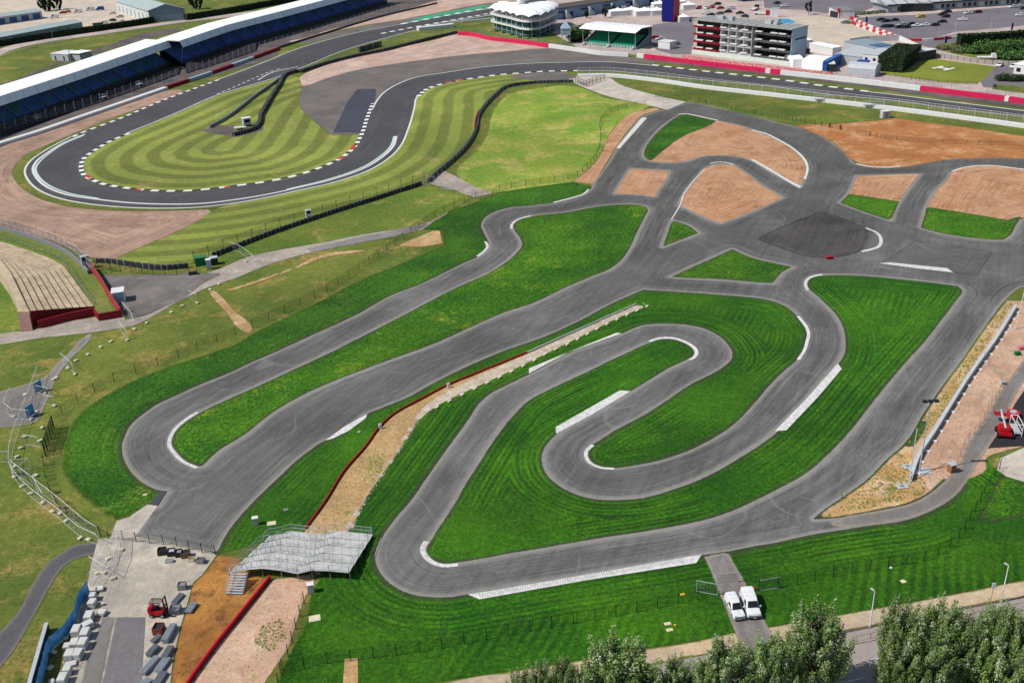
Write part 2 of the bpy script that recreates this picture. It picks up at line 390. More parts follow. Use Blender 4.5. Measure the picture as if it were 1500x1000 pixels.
# ------------------------------------------------------------------ the ground
def rect_sheet(name, x0, x1, y0, y1, mat, z):
    sheet(name, [(x0, y0), (x1, y0), (x1, y1), (x0, y1)], mat, z, 0, sm=False)
rect_sheet('ground', -1800, 1800, -300, 3200, g_base, 0)
def far_sheet(name, s, mat, z, res=0, **k): return sheet(name, s, mat, z, res, **k)

# paddock side (far right)
far_sheet('paved_apron', '700,-40 760,20 850,72 945,82 1140,106 1345,131 1500,149 1620,160 1640,-40', pink, .03, sm=False)
far_sheet('access_road', '1118,-2 1160,-12 1300,-14 1288,8 1262,18 1236,22 1205,19 1176,15 1146,14 1120,12', t_park, .05, sm=False)
far_sheet('car_park', '1240,28 1290,24 1340,22.5 1415,16 1500,9 1640,0 1640,30 1500,38 1400,47 1372,55 1330,60 1318,57', t_park, .06, sm=False)
far_sheet('hardstanding', '1128,32 1160,24 1232,27 1316,60 1272,66 1225,68 1180,70 1168,40', beige, .06, sm=False)
far_sheet('tarmac_apron', '954,37 1012,29 1020,44 1012,80 985,80 962,74 950,60', t_park, .05, sm=False)
far_sheet('access_lane', '1330,60 1372,55 1402,50 1402,58 1500,70 1510,80 1480,88 1400,80 1366,72 1348,66', t_park, .055, sm=False)
far_sheet('helipad_lawn', '1306,94 1350,88 1372,87 1458,98 1440,118 1432,123 1398,122 1290,109', grass('helipad lawn', alb(136,142,52), alb(120,132,48), alb(160,146,80), .45, fine=.2), .07, 1.6)
far_sheet('parking_bay', '1458,98 1500,92 1640,80 1640,145 1500,134 1440,128 1436,120', t_park, .06, sm=False)
far_sheet('grass_strip', '1456,124 1500,127 1620,136 1620,146 1500,137 1453,131', g_base, .08, 2)
far_sheet('verge_grass', '1372,66 1400,62 1405,70 1460,78 1500,88 1480,92 1400,80 1378,72', g_mid, .08, 2)
far_sheet('parking_bay', '1462,60 1520,55 1560,62 1520,84 1490,80', t_dark, .075, sm=False)
# far left farm yard
far_sheet('farm_yard', '-20,-40 190,-40 205,36 150,42 125,44 0,48 -40,30', beige, .04, sm=False)
far_sheet('farm_track', '-20,92 0,82 22,72 62,63 133,53 200,43 270,33 400,18 470,6 470,2 400,13 270,29 200,39 133,48 60,58 20,66 0,72 -20,80', pink, .05, 0)
far_sheet('service_yard', '-20,134 0,129 40,117 80,98 140,79 200,61 262,46 262,40 200,52 153,69 127,77 76,96 30,114 0,124 -20,128', t_dark, .05, 0)
# in front of the long grandstand
far_sheet('spectator_terrace', '-30,228 0,212 107,177 187,149 243,131 400,84 417,68 480,49 560,26 700,-8 560,-8 480,26 374,56 278,90 133,150 0,192 -40,205', t_dark, .05, 0)
far_sheet('gravel_strip', '417,62 445,56 482,44 530,33 577,20 637,2 700,-10 800,-14 800,0 717,5 637,20 584,30 530,38 470,51 430,62', gravel2, .055, 2.5)
far_sheet('runoff_strip', '437,60 470,52 530,39 584,30 637,20 717,5 800,-2 800,4 717,12 637,25 584,36 530,46 477,58 446,66', t_run, .06, 2.5)

# ---- grand prix circuit
OUT = '800,-6 760,4 717,13 637,26.7 584,37 530,47 477,60 423,77 400,87 320,117.5 240,147 173.6,175 120,195 93.5,207 67,221.6 48,235 39,249 43,263 59,278 88,290 133.5,298.6 187,303.4 240,304.7 294,303 347,296.7 400,287 440,278 482,268.7 535.5,251 567.6,232 583.6,216 597,187 605,160 610,141.5 626,129.5 653,121.5 690,115 730.5,109.5 770,106.5 793,104.7 847,103.6 889.5,104 953.6,109.5 1034,117.5 1140,128 1207,137.5 1313.6,148 1394,159 1500,171 1620,186'
INN = '1620,177 1500,163 1394,150 1313.6,140 1207,127 1140,117.5 1034,105.5 953.6,96 889.5,91 820,92 770,93.5 704,99 650,107 610,113.5 583.6,123 562,136 549,152 541,173.6 533,197.6 519.5,219 498,235 463,249.7 423,262 400,266 370,270 334,275 280,280.7 227,281 187,277.5 144,270 123,260.7 115,249 120,232 139,219 160,207 187,196 227,180 267,163 320,140 400,116 450,97 503.5,75 557,59 618,43 663.7,34 717,24 760,16 800,6'
outl = spline(px(OUT), False, 3); innl = spline(px(INN), False, 3)
sheet('race_track', outl+innl, t_main, .09, 2.4, sm=False)
sheet('run_off', '441,128 450,125.5 485,113 530,101.5 610,89.5 690,80 770,73.4 807,71 855,74 900,81.5 943,86.8 960,91 960,95 889.5,90.5 820,91.5 770,93 704,98.5 650,106.5 610,113 583.6,122.5 561,136 548,152 540,173.6 532,195 521,197.6 485,197.6 461,179 440,157.5', t_run, .08, 2.5)
sheet('tarmac_patch', '523.5,131 551.6,131 549,152 541,173.6 533,195 487.5,195 509,149.5', t_patch, .084, 2.5, sm=False, step=2)
sheet('gravel_trap', '-60,245 0,216 107,179 187,151 243,133 267,131 267,136 187,165.5 128,188 69,213 40,227 22.7,243 20,256 35,276.7 64,292.7 107,303 160,308 240,309 318,306 280,330 214,359.5 165.6,381 147,381 107,367 53,348 0,331 -60,310', gravel, .06, 2.2)
sheet('gravel_trap', '437,115 477,96 557,75 637,58.7 672,48 690,51 717,57 770,65 805,71 770,74 690,81 610,90 530,102 485,113.5 450,126 442,128', gravel2, .07, 2.2)
sheet('infield_lawn', '400,117 320,140.5 267,163.5 227,180.5 187,196.5 160,207.5 139,219.5 120,232.5 115,249 123,261 144,270.5 187,278 227,281.5 280,281 334,275.5 400,266.5 423,262.5 463,250 498,235.5 519.5,219.5 533,198 521,197.6 485,198 461,179 440,157.5 441,133.5 437,115 421,109', g_luf, .085, 1.4, segs=loops_segs([innl[len(innl)//3:]], False))
sheet('verge_lawn', '318,306 347,297 400,287.3 440,278.3 482,269 535.5,251.3 567.6,232.3 583.6,216.3 597,187 605,160 610,141.5 626,129.5 653,121.5 690,115 730.5,109.5 760,107 800,112 770,124 744,128 725,141.5 712,155 701,171 697,192 685,213.6 664,235 637,253.7 621,268 557,290 477,315.4 400,341 320,370 270,390 141.5,388 147,381 165.6,381 214,359.5 280,330', g_belt, .065, 1.4, segs=loops_segs([outl], False))
sheet('grass_fringe', '69,213 48,235.5 39,249 43,263 59,278 88,290 133.5,298.6 187,303.4 240,304.7 318,303 318,306 240,309 160,308 107,303 64,292.7 35,276.7 20,256 22.7,243 40,227', g_base, .08, 2)
sheet('hill_lawn', '669,253 698,222 714,198 720,171 731,152 752,136 820,125.5 847,128 887,144 940,152 953.6,155 905.5,181.6 889.5,203 879,227 863,246 841,266 807,271 770,276 725,283 700,276', g_hill, .06, 1.6)
sheet('mid_lawn', '626,272 658,278 690,290 664,307 621,327.5 583.6,335 530,343.5 477,354 423,363.5 370,374 340,380 290,395 320,371 400,342 477,316 557,291', g_mid, .062, 1.6)
sheet('tarmac_patch', '294,192 320,184 342,184 345,196 372,186 387,187 384,192 344,202', t_dark, .095, 0, sm=False)
sheet('tarmac_link', '740,113 770,108 788,105.5 828,106 844,115 793,120 765,116', t_run, .075, 0)
sheet('concrete_link', '831,117.5 847,111 887,113.5 911,125.5 967,141.5 1004,149.5 977.6,161.5 945.6,153.5 900,144 868,133.5', conc, .07, 0)
sheet('tarmac_strip', '945,85 1140,109 1347,133.5 1500,152 1620,166 1620,172 1500,159 1340,139 1260,127 1140,113 1034,101 951,90', t_dark, .065, 0, sm=False)
sheet('bare_earth', '1160,184 1180,182 1225,181 1260,178 1287,176 1311,172 1340,177 1420,187 1500,199 1620,214 1620,248 1500,234 1447,233 1394,235 1319,246 1271,246 1247,236 1212,206', orange, .075, 1.6)
sheet('grass_strip', '905,125 960,136 1034,149 1100,160 1160,171 1200,170 1287,176 1225,181 1172,186 1100,170 1026,152 967,141', g_mid, .066, 1.8)

ribbon('gravel_path', '670,252 690,236 699,221 712,204 717,190 720,173 728,156 738,144 752,136', -.35, .35, .07, tan)
# painted lines and kerbs of the circuit
def kerb_mat(name, ca, cb, per, duty=.5):
    n = NT(name); a = n.M('FRACT', n.M('DIVIDE', n.attr('al'), per))
    return n.out(n.val(n.mix(n.M('LESS_THAN', a, duty), ca, cb), n.sm(n.noise(2, 3), .3, .7, .85, 1.08)), .7)
k_bw = kerb_mat('black and white kerb', (.035, .035, .04), (.74, .74, .72), 5.0)
k_bw2 = kerb_mat('black and white kerb far', (.06, .07, .05), (.7, .7, .66), 6.0, .55)
k_gr = kerb_mat('green and white kerb', (.06, .36, .2), (.72, .74, .72), 8.0)
k_red = plain('red kerb paint', (.5, .05, .035), .6)
greenp = plain('green paint', (.05, .33, .17), .7, var=.2)
teal = plain('pale green paint', (.5, .62, .56), .7, var=.1)
ribbon('track_line', OUT, -.15, -.75, .10, linew)
ribbon('track_line', '800,6 760,16 717,24 663.7,34 618,43 557,59 503.5,75 450,97 400,116 320,140 267,163 227,180 187,196', -.8, -.2, .10, linew)
ribbon('kerb', '320,117.5 240,147 173.6,175 120,195 105,202', -.6, .6, .11, k_bw)
ribbon('kerb', '187,195.5 160,206.5 139,218.5 120,232 115,247 120,258 133,265 144,270 187,277.5 227,281 280,280.7 334,275 400,266 440,257 463,249.7 498,235 519.5,219 533,197.6 541,173.6 549,152', .1, 1.45, .115, k_bw)
ribbon('kerb', '610,141.5 626,129.5 653,121.5 690,115 730.5,109.5 770,106.5 793,104.7 847,103.6', -1.5, .2, .11, k_bw)
ribbon('track_line', '545,160 549,152 562,136 583.6,123 610,113.5 650,107 704,99 770,93.5 820,92 889.5,91 953.6,96', -.5, .2, .105, linew)
ribbon('kerb', '953.6,96 1034,105.5 1140,117.5 1207,127 1270,135', -.3, 1.6, .11, k_bw2)
ribbon('track_line', '1270,135 1313.6,140 1394,150 1500,163 1620,177', -.2, .6, .11, linew)
ribbon('kerb', '560,50 600,42 660,31 720,20 760,12 800,3', -.2, 1.9, .11, k_bw2)
ribbon('kerb', '590,36 637,27 690,17 720,12 760,3', -.2, 2.6, .11, k_gr)
ribbon('painted_run_off', '618,30 660,21 700,14 722,9', 1, 8, .105, greenp)
ribbon('track_line', '123,197 93.5,209 70,223 54,235 47,247 52,261 68,275 97,286 143,293 190,298 240,300 294,299 347,293 400,284 440,275 482,265 532,248 562,230 577,215 582,200', -.1, .7, .10, linew)
ribbon('track_line', '123,198.5 95,210.5 74,223.5 59,236 52,247 57,260 73,273 102,284 145,291.5', -.2, .4, .10, teal)
ribbon('track_line', '420,278 482,263 529,246.5 558,229 572.5,215 578,200', -.2, .4, .10, teal)
for q in ('124,258.5 128,262', '196,279 204,280', '329,276 338,275', '500,234 506,229.5', '519,220 523,213'):
    ribbon('kerb_block', q, .2, 1.5, .125, k_red)
for q in ('650,122 659,119.8', '668,118.5 677,117'): ribbon('kerb_block', q, -1.6, -.1, .125, k_red)
# pit exit dashes
dsh = spline(px('318,138.5 350,125 383,110.5 400,104 425,98'), False, 1)
mb = MB()
for k in range(int(length(dsh)/4)):
    x, y, a = along(dsh, k*4+1); mb.box(x-1.1, x+1.1, y-.3, y+.3, .094, .104, rz=a)
tag(mb.build('dashed_line', linew), kind='structure')
ribbon('track_line', '378,118 400,106.5 437,98', -.2, .5, .10, linew)

# ---- kart circuit
KO = ('198,785 219,738 231,741 244,720 232,719 208,707 190,690 180,671 178,652 182,639 192,621 211,605 232,591 256,580 291,564 331,548 374,528 402,516 463,488 520,462 570,434 616,416 653,398 682,384 701,376 714,366 715,356 708,341 704,330 710,319 728,309 749,304 770,302 812,297 839,290 855,285 864,278 869.5,267 884,248 900,222 925,187 945,169 970,161.5 1004,149.5 1026,152 1060,160 1098,168 1148,181.5 1188,191 1212,204 1233.5,219 1247,232 1253.5,240 1271,244 1298,245.6 1319,244 1351,236 1394,233 1447,231 1500,232.5 '
      '1640,240 1640,410 1500,421 1474,440 1455,464 1434,493 1407,532 1383,564 1356,603 1327,649.5 1300,673.5 1271,703 1233.5,730 1207,748 1193,760 1228,757.7 1287,747 1335,736 1362,721.6 1383,703 1415,711 1396,731 1367,748 1327,763 1260,773 1180,786 1140,795 1100,802 1070,808 1030,813.5 960,826 880,839 800,852 770,857 686,871 664,875 637,876 610,873 584,864 565,850.5 553,834.5 548,816 554,794 562,781 581,756 597,738 624,700 658,652 685,615 701,591 717,577 744,563 775,548 '
      '832,518 908,490 927,481 943,476 975,474 1007,476 1034,482 1055,493 1068,506 1074,518 1072,527 1063,536 1044,548 1010,565 972,591 938,612 900,632 879,645.5 868,652 861.5,662 862,670 867,677 881.5,683 900,685 927,681.6 967,673.6 1007,660 1047,640 1074,621.5 1100,595 1127,564 1148,543 1167,527 1176,513 1181,498 1181,487 1179,480 1167,464 1151,450 1129,441 1114,438 1060,433 1007,429 943,425 '
      '900,443.6 847,471.6 793,495.6 740,514 690,535 637,561 597,583 557,599 538,607 487,643 477,645.5 458,657.5 434,676 410,699 386,721.6 370,737.6 355,754 336,778 318,812')
I1 = '291,684 272,676 258,663 251,652 252,641.5 260,628 278,613.5 291,605.5 320,591 374,567 437,538 482,517 520,498 592,461 664,423.5 717,399.5 744,382 757,370 764,359.5 761,349 752,335.5 752,329 761,322 779,317 831,311 873.5,303 905.5,300 927,299.7 943,302 949.6,307 945.6,317 935,338 924,362 911,381 892,395.5 868,405 833.5,419.6 780,445 740,458 690,480 637,504 567.6,529 517,548 477,564 437,583 397,607 360.5,636 320,661.5 297,683'
I2 = ('953.6,501 967,497 985.6,497 1001.7,502 1012,508 1017.7,515 1015,522.7 1007,527 980,540 953.6,556 924,574 880,600 820,633.5 807,645.5 797,660 795,676 800,692 815,708 839,721.6 868,730 900,732 940,729 975,720 1020,704 1060,684 1092.5,664 1119,647 1140,630 1225,535 1233.5,524 1237.5,510.7 1237.5,500 1235,482 1225.5,463.6 1209.5,446 1193.5,431.6 1185,424 1182,416 1186,409 1196,405 1210,403.5 1260,404 1327,410 1388,417 1404,419.6 1410.5,426 1402,439.6 1380,469 1356,500 1327,532 1287,580 1249.5,628 1212,668 1180,695 1140,717 1100.5,737 1074,749 1034,762 953.6,778 873.5,790 793,804 740,812.6 717,817 672,824.6 650,826.5 637,822.5 626,813 623,804 629,794 645,768 666,736 677,716 704,673.6 725,641.5 749,611 775,586 807,569 855,546.7 900,525')
I3 = '984,323 1007,330 1023.6,342 969.6,362.7'
I4 = '981.6,406 1072.5,365 1103,378 1161.4,391.5 1148,398 1140,406 1132,415.6 1100,413.4 1060,410 1007,407.5'
I5 = '1023,259 1034,247 1048,241 1074,241.6 1088,251 1114,271 1147,290 1100,311 1055,328 1036,321 1007,307 997,302 1003,284.7'
I6 = '911,266 924,247 980,251 976,262 964,279 959,288.7 927,284.7 900,284.7'
I7 = '943,224 961.6,195 980,179 996,168.5 1007,168 1051,177.6 1087,185.6 1119,197.6 1135,204 1161,220 1177.5,236 1181,248 1177,263 1172,275 1150,263 1128,252 1104,237 1087,231 1055,228 1028,229.6 1007,236 980,238.5 953.6,237 945.6,232'
I8 = '1255,258 1348,255 1335,271 1317.6,295.4 1305.6,324 1271,312.8 1229.5,297.5 1243,284 1249.5,271'
I9 = '1396,252 1415,246 1447,243.5 1500,249 1600,262 1600,300 1500,320 1479,346 1470,352 1447,351.5 1407,347 1367,339.5 1348,334 1356,305 1360,298 1372,279 1388,263'
def grow(s): return spline(px(s), True, 1.0)
Ls = {k: grow(v) for k, v in dict(KO=KO, I1=I1, I2=I2, I3=I3, I4=I4, I5=I5, I6=I6, I7=I7, I8=I8, I9=I9).items()}
ksegs = loops_segs(Ls.values())
sheet('kart_lawn', '236,724 206,700 186,671 187,640 202,618 240,594 300,568 400,526 520,470 620,422 700,382 722,362 716,336 724,316 770,306 840,294 869,272 960,200 1050,165 1230,240 1500,245 1640,300 1640,410 1500,421 1455,464 1383,564 1327,649.5 1300,673 1345,730 1400,690 1440,672 1466,690 1500,700 1640,690 1640,830 1500,849 1420,865 1313.6,885 1220,901 1129,917 1074,926 1023,937 940,950 847,966.6 740,983.5 658,996 600,1006 560,1040 400,1040 412,987 431,947 448,915 458,866 474,836 440,780 315,812 220,770', g_kart, .05, .9, segs=ksegs)
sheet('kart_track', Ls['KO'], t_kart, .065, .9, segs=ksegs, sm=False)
sheet('infield_lawn', Ls['I1'], g_isl, .08, .9, sm=False)
sheet('infield_lawn', Ls['I2'], g_karti, .08, .8, sm=False)
for k in ('I3', 'I4'): sheet('infield_lawn', Ls[k], g_isl, .08, .9, sm=False)
for k in ('I5', 'I6', 'I7', 'I8', 'I9'): sheet('bare_earth', Ls[k], soil, .08, 1, sm=False)
sheet('infield_lawn', '943,224 961.6,195 980,179 996,168.5 1007,168 1050,177.6 1040,184 1001.7,200 972,221.6 953.6,237 945.6,232', g_kart2, .09, 1.2)
sheet('infield_lawn', '1243.5,284 1317.6,295.4 1305.6,324 1271,312.8 1229.5,297.5', g_isl, .09, 1.2)
sheet('infield_lawn', '1357,303 1420,313 1476,322.5 1490,318 1500,317.5 1620,290 1600,300 1500,320 1479,346 1470,352 1447,351.5 1407,347 1367,339.5 1348,334', g_isl, .09, 1.2)
sheet('bare_earth', '959,157.5 945,161 927,165.5 905.5,181.6 889.5,203 879,227 863,246 840,266 869.5,271 884,247 900,221 925,186 945,168 969,161', soil, .064, 1.1, step=1)
sheet('rough_ground', '1204,308.7 1249.5,324.8 1271,335.5 1274,345 1271,354 1260,370 1225.5,378 1188,378 1134.7,362 1105,350 1140,333 1188,314', tarmac('rough tarmac', alb(74,71,70), .3, patch=.25, sp=3, tint=alb(92,88,86), ragw=1.2, soft=1.2), .075, 1.2)
sheet('tarmac_patch', '1341,352 1455,369 1432,405 1290,385', tarmac('grey tarmac', alb(98,97,96), .1, patch=.15, ragw=.3, soft=1.2, marks=.8), .07, 1.2, sm=False, step=1)
sheet('tarmac_patch', '219,738 231,741 244,720 236,720', t_patch, .078, 0, sm=False)
sheet('west_lawn', '402,516 463,488 520,462 570,434 616,416 653,398 682,384 701,376 714,366 715,356 708,341 704,330 710,319 728,309 749,304 770,302 812,297 839,290 855,285 866,274 840,267 807,270 744,279 690,298 650,314 617,337 645,338 650,359.5 583.6,387 530,409 477,436 423,463 370,488 347,503 294,521 240,540 187,561 147,583 115,607 99,633.5 91,660 91,687 101.5,708 149.6,751 171,763 219,738 236,720 208,707 190,690 180,671 178,652 182,639 192,621 211,605 232,591 256,580 291,564 331,548 374,528', g_kart3, .056, .9, segs=ksegs)
# white kerbs of the kart circuit (offsets are to the left of the drawn direction)
def poly_kerb(s, z=.12, m=kerbw):
    lp = px(s) if isinstance(s, str) else s
    tag(MB().prism(lp, .02, z).build('kerb', m), kind='structure')
poly_kerb('686,871 770,857 880,838.5 1028,812.5 1020,825 860,850 703,878')
poly_kerb('775,547.5 832,517 911,489 903,488 775,540')
poly_kerb('815,636 870,606 924,573.5 908,572.5 814,626')
poly_kerb('1135,632 1181,585 1227,533 1233,541 1200,580 1152,630.5')
poly_kerb('1288,386 1303,385 1388,393.5 1396,399.5 1340,393')
poly_kerb('903,217 908,218 948,173 940,173')
poly_kerb('1104,234 1100,234.5 1130,252 1160,270 1171,276 1174,274 1150,261 1125,246')
poly_kerb('538,607 536,613 510,632 487,643 477,645.5 505,625', m=kerbw)
def arc(s, w, side=1): ribbon('kerb', s, 0, w*.78*side, .085, kerbw, h=.05, step=.7)
arc('291,605 278,613 260,628 252,641.5 251,652 258,663 272,676 291,684.5', .75, -1)
arc('713,354 716,362 712,368 701,376.5', .8, -1)
arc('779,317 761,322 752,329 751,335.5', .75, -1)
arc('812,297.5 839,290.5 855,285.5 864,278', .7, 1)
arc('953,501.5 967,497 985.6,497 1001.7,502 1012,508 1017.7,515 1015,523 1008,527', .8, 1)
arc('871,653 863,660 861,666 867,677.5 881.5,684 900,685.5', .75, -1)
arc('1167,464 1179,480 1182,490 1180,500 1176,513 1167,527', .75, 1)
arc('1206,403.5 1196,405 1186,409 1182,416 1185,426', .75, -1)
arc('1270,334 1286,341 1293,352 1288,363 1264,370', .95, -1)
arc('628,794 623,804 626,813 637,822.5 650,826.5 671,825', .9, -1)
arc('994,168 1007,167.5 1051,177', .6, 1)
arc('1100,191.5 1119,196 1135,203.5 1161,219 1177,235 1181,248 1177,263', .8, 1)
arc('1253.5,240.5 1271,244.6 1298,246 1319,244.6', .7, 1)
arc('1396,252 1415,246 1447,243.5 1500,249', .7, 1)
arc('1041,240 1052,238 1066,239.5 1074,242', .5, 1)
ribbon('kerb', '985,322 997,302 1003,284.7 1015,268 1034,248', .1, .4, .082, kerbw)
# groove marks in the long kerb
mb = MB(); kl = spline(px('703,872 770,860 880,841.5 1012,819'), False, 1)
for k in range(int(length(kl)/.32)):
    x, y, a = along(kl, k*.32); mb.box(x-.045, x+.045, y-.42, y+.42, .118, .124, rz=a, c=(x, y))
tag(mb.build('kerb_grooves', plain('groove grey', (.3, .3, .3), .8)), kind='structure')

# ---- lower left: yard, paths, earth
sheet('light_apron', '216,739 231,741 198,786 160,791 171,763 190,757', conc, .068, 0, sm=False)
sheet('storage_yard', '144,789 198,785 299,806 318,812 296,842.5 283,853 275,882.5 264,920 253.7,965 244,1050 75,1050 91,1000 99,946.6 115,904 128,858.5 133.5,826.5', earth('yard concrete', alb(188,178,162), alb(168,162,154), alb(204,194,176), grain=.08, big=.1), .06, 0, sm=False)
sheet('yard_strip', '171,904 213.6,904 205,1050 140,1050', tarmac('yard strip tarmac', alb(122,118,120), .05), .07, 1.5, sm=False, step=1)
sheet('yard_strip', '150,900 171,904 140,1050 105,1050 128,960', t_yard, .068, 1.5, sm=False, step=1)
sheet('orange_earth', '316,813 350,816 372,840 397,848 347,909 315,949 280,997 250,1050 244,1050 253.7,965 264,920 275,882.5 283,853 296,842.5', orange2, .062, 1)
sheet('pink_earth', '397,848 471,837 458,858.5 447,882.5 439,904 423,952 400,985 360,1050 250,1050 280,997 315,949 347,909', psoil, .061, 1)
sheet('footpath', '160,790 144,793 107,798 72,821 48,853 27,893 0,924 -50,975 -50,1040 0,981 27,944 59,888 80,850.5 99,826 120,816 147,813', t_path, .055, 1)
sheet('paved_corner', '-60,590 0,573 29,565 64,552 80,535 99,517 128,490 141,486 131,500 104,527 85,553 77,572 56,620 0,627.6 -60,630', t_serv, .055, 1.2)
sheet('service_path', '-60,500 0,482 29,485 100,470 141.5,463.6 163,455 181.6,453 185,468 215,461 250,440 285,418 294,403.5 320,394 360,377 370,374 423,363.5 477,354 530,343.5 583.6,335 621,327.5 640,318 664,305 690,289 658,277 630,270 621,264 637,253.7 650,250 658,253 690,269 725,283 690,292 664,308 634,327 618,337.5 602,339.5 530,354 458,370 400,386 347,407.5 307,421 267,439.6 230,461 197.6,477 160,484 131,488 53,497 0,506 -60,520', conc if False else earth('worn paving', alb(176,164,152), alb(160,150,142), alb(190,178,164), grain=.08), .057, 1.2)
sheet('tarmac_lane', '450,364 455,371 530,356 602,341 618,335 634,324 600,332 530,347', t_yard, .063, 1.2)
sheet('service_yard', '140,396 152,401 278,400 310,400 330,400 300,415 270,437 240,450 215,461 190,468 178,456 163,430 148,408', tarmac('service yard tarmac', alb(128,122,118), .1, patch=.3, tint=alb(98,92,90), ragw=.5, soft=.5, marks=.8), .064, 1.2)
sheet('terrace_base', '-60,330 0,345 60,362 95,385 118,420 142,462 100,470 20,486 -60,500', g_mid, .058, 0, sm=False)
sheet('grass_bank', '-60,318 0,331 53,348 107,367 132,385 150,420 168,460 142,462 118,420 92,385 60,362 0,344 -60,335', grass('bank grass', alb(122,128,60), alb(100,116,52), alb(160,146,92), .5, fine=.3), .062, 1.5)
sheet('dry_track', '307,421 314,424 345,455 372,483 366,489 355,486 330,458 306,428', tan, .064, 1)
sheet('dry_track', '330,425 400,402 430,391 470,373 530,366 560,368 600,352 634,338 645,338 650,357 620,362 580,362 520,371 475,378 432,395 400,407 332,429', tan, .0635, 1)
sheet('gravel_path', '932,446 847,483.6 772,517 690,551 656,565 618,585 578,607 557,625.5 535.5,655 503.5,692 477,735 445,778 430,815 480,822 519.5,767 543.6,721.6 570,684 597,644 615.6,615 634,599 664,583 712,561 740,548 783,526.7 820,508 833.5,502 873.5,482 911,463.6 948,449', earth('path earth', alb(186,152,104), alb(196,166,122), alb(172,140,92), grain=.25, big=.1, weeds=alb(104,128,28), wa=.12), .068, 1)
sheet('stone_edging', '932,447 847,484.6 772,519 690,556 656,574 626,591 602,620 581,655 551.6,697.6 527.5,735 500,780 515,780 543.6,721.6 570,684 597,644 615.6,615 634,599 664,583 712,561 740,548 783,526.7 833.5,502 873.5,482 911,463.6 948,449', earth('grey stones', alb(200,186,164), alb(182,168,146), alb(214,202,184), grain=.3, big=.3, ragw=.12, soft=.05), .074, 1)
sheet('white_edging', '626,593 604,620 583,655 553.6,697.6 530,735 500,785 511,785 543.6,719 570,682 597,642 614,615 632,600', stone, .08, 1)
sheet('soil_strip', '505,965 524,964 525,1040 500,1040', tan, .066, 0, sm=False)
# ---- right hand side
sheet('construction_earth', '1474,440 1497,440 1640,430 1640,600 1500,655 1447,672 1447,690 1400,705 1383,703 1362,721.6 1335,736 1287,747 1228,757.7 1196,760 1207,748 1233.5,730 1271,703 1300,673.5 1327,649.5 1356,603 1383,564 1407,532 1434,493 1455,464', psoil, .062, 1)
sheet('weedy_strip', '1474,441 1484,445 1455,490 1420,545 1395,585 1372,618 1345,650 1338,668 1345,690 1362,716 1335,736 1287,747 1228,757.7 1196,760 1233.5,730 1271,703 1300,673.5 1327,649.5 1356,603 1383,564 1407,532 1434,493 1455,464', tanw, .066, 1)
sheet('grass_patch', '1350,612 1362,620 1345,648 1338,660 1322,655 1330,642', g_kart2, .07, 1)
sheet('service_road', '1520,500 1500,524 1482,548 1466,569 1450,599 1420,644 1402,681.6 1388,697.6 1383,703 1362,721.6 1335,736 1287,747 1228,757.7 1205,768 1240,774 1260,772 1327,762 1367,747 1396,730 1415,711 1431,684 1447,660 1474,612 1495,569 1520,530', t_serv, .072, 1.2)
sheet('new_tarmac', '1487,591 1500,572 1640,540 1640,640 1500,653.5 1447,657 1470,622', tarmac('black tarmac', alb(48,47,52), .05), .07, 0, sm=False)
sheet('concrete_pad', '1466,671 1500,656 1640,640 1640,720 1500,706 1474,698 1460,688', conc, .076, 0, sm=False)
sheet('patchy_lawn', '1466,690 1476,699 1500,708 1640,715 1640,800 1500,757 1440,768 1430,760 1450,725', g_isl, .058, 1.2)
sheet('entry_road', '1070,807 1029,814 1050,864 1074,925 1100,985 1160,975 1138,936 1131,925 1114,893 1095,856 1071,811', t_serv, .07, 1)
# ---- bottom road
sheet('dry_verge', '420,1060 560,1040 658,997 740,984 847,967 940,950.5 1023,937.5 1074,926 1129,917 1220,901 1313.6,885 1420,865 1500,849 1700,810 1700,840 1500,874 1399,893 1303,912 1244,924 1150,942 1031,960 948,976 850,1000 600,1060', verge, .066, 1.2)
sheet('footway', '600,1060 850,1000 948,976 1031,960 1150,942 1244,924 1303,912 1399,893 1500,874 1700,840 1700,858 1500,892 1297.6,933 1249.5,942.6 1150,962 1000,992 880,1020 700,1080', t_road, .064, 1.2)
sheet('road', '700,1080 880,1020 1000,992 1150,962 1249.5,942.6 1297.6,933 1500,892 1700,858 1900,1100 1900,1700 300,1700 500,1200', t_road, .062, 0)
ribbon('kerb', '700,1080 880,1020 1000,992 1150,962 1249.5,942.6 1297.6,933 1500,892 1700,858', 0, -.18, .066, plain('kerbstone', (.5, .47, .45), .8), h=.12)
ribbon('verge_edge', '1150,941 1244,923.5 1303,911.5 1399,892.5 1500,873.5 1700,839.5', 0, -.25, .07, plain('dark edging', (.12, .09, .08), .9), h=.06)
mb = MB(); rl = px('1000,1045 1129,1019 1250,971 1290,965 1500,922 1640,900')
rl = px('900,1074 1260,994 1290,987 1500,944 1640,915'); r2 = px('1000,1014 1255,971 1292,963 1500,921 1640,893')
for r in (rl, r2):
    for k in range(int(length(r)/4.5)):
        x, y, a = along(r, k*4.5+.5); mb.box(x-1.1, x+1.1, y-.07, y+.07, .067, .072, rz=a, c=(x, y))
tag(mb.build('road_markings', linew), kind='structure')

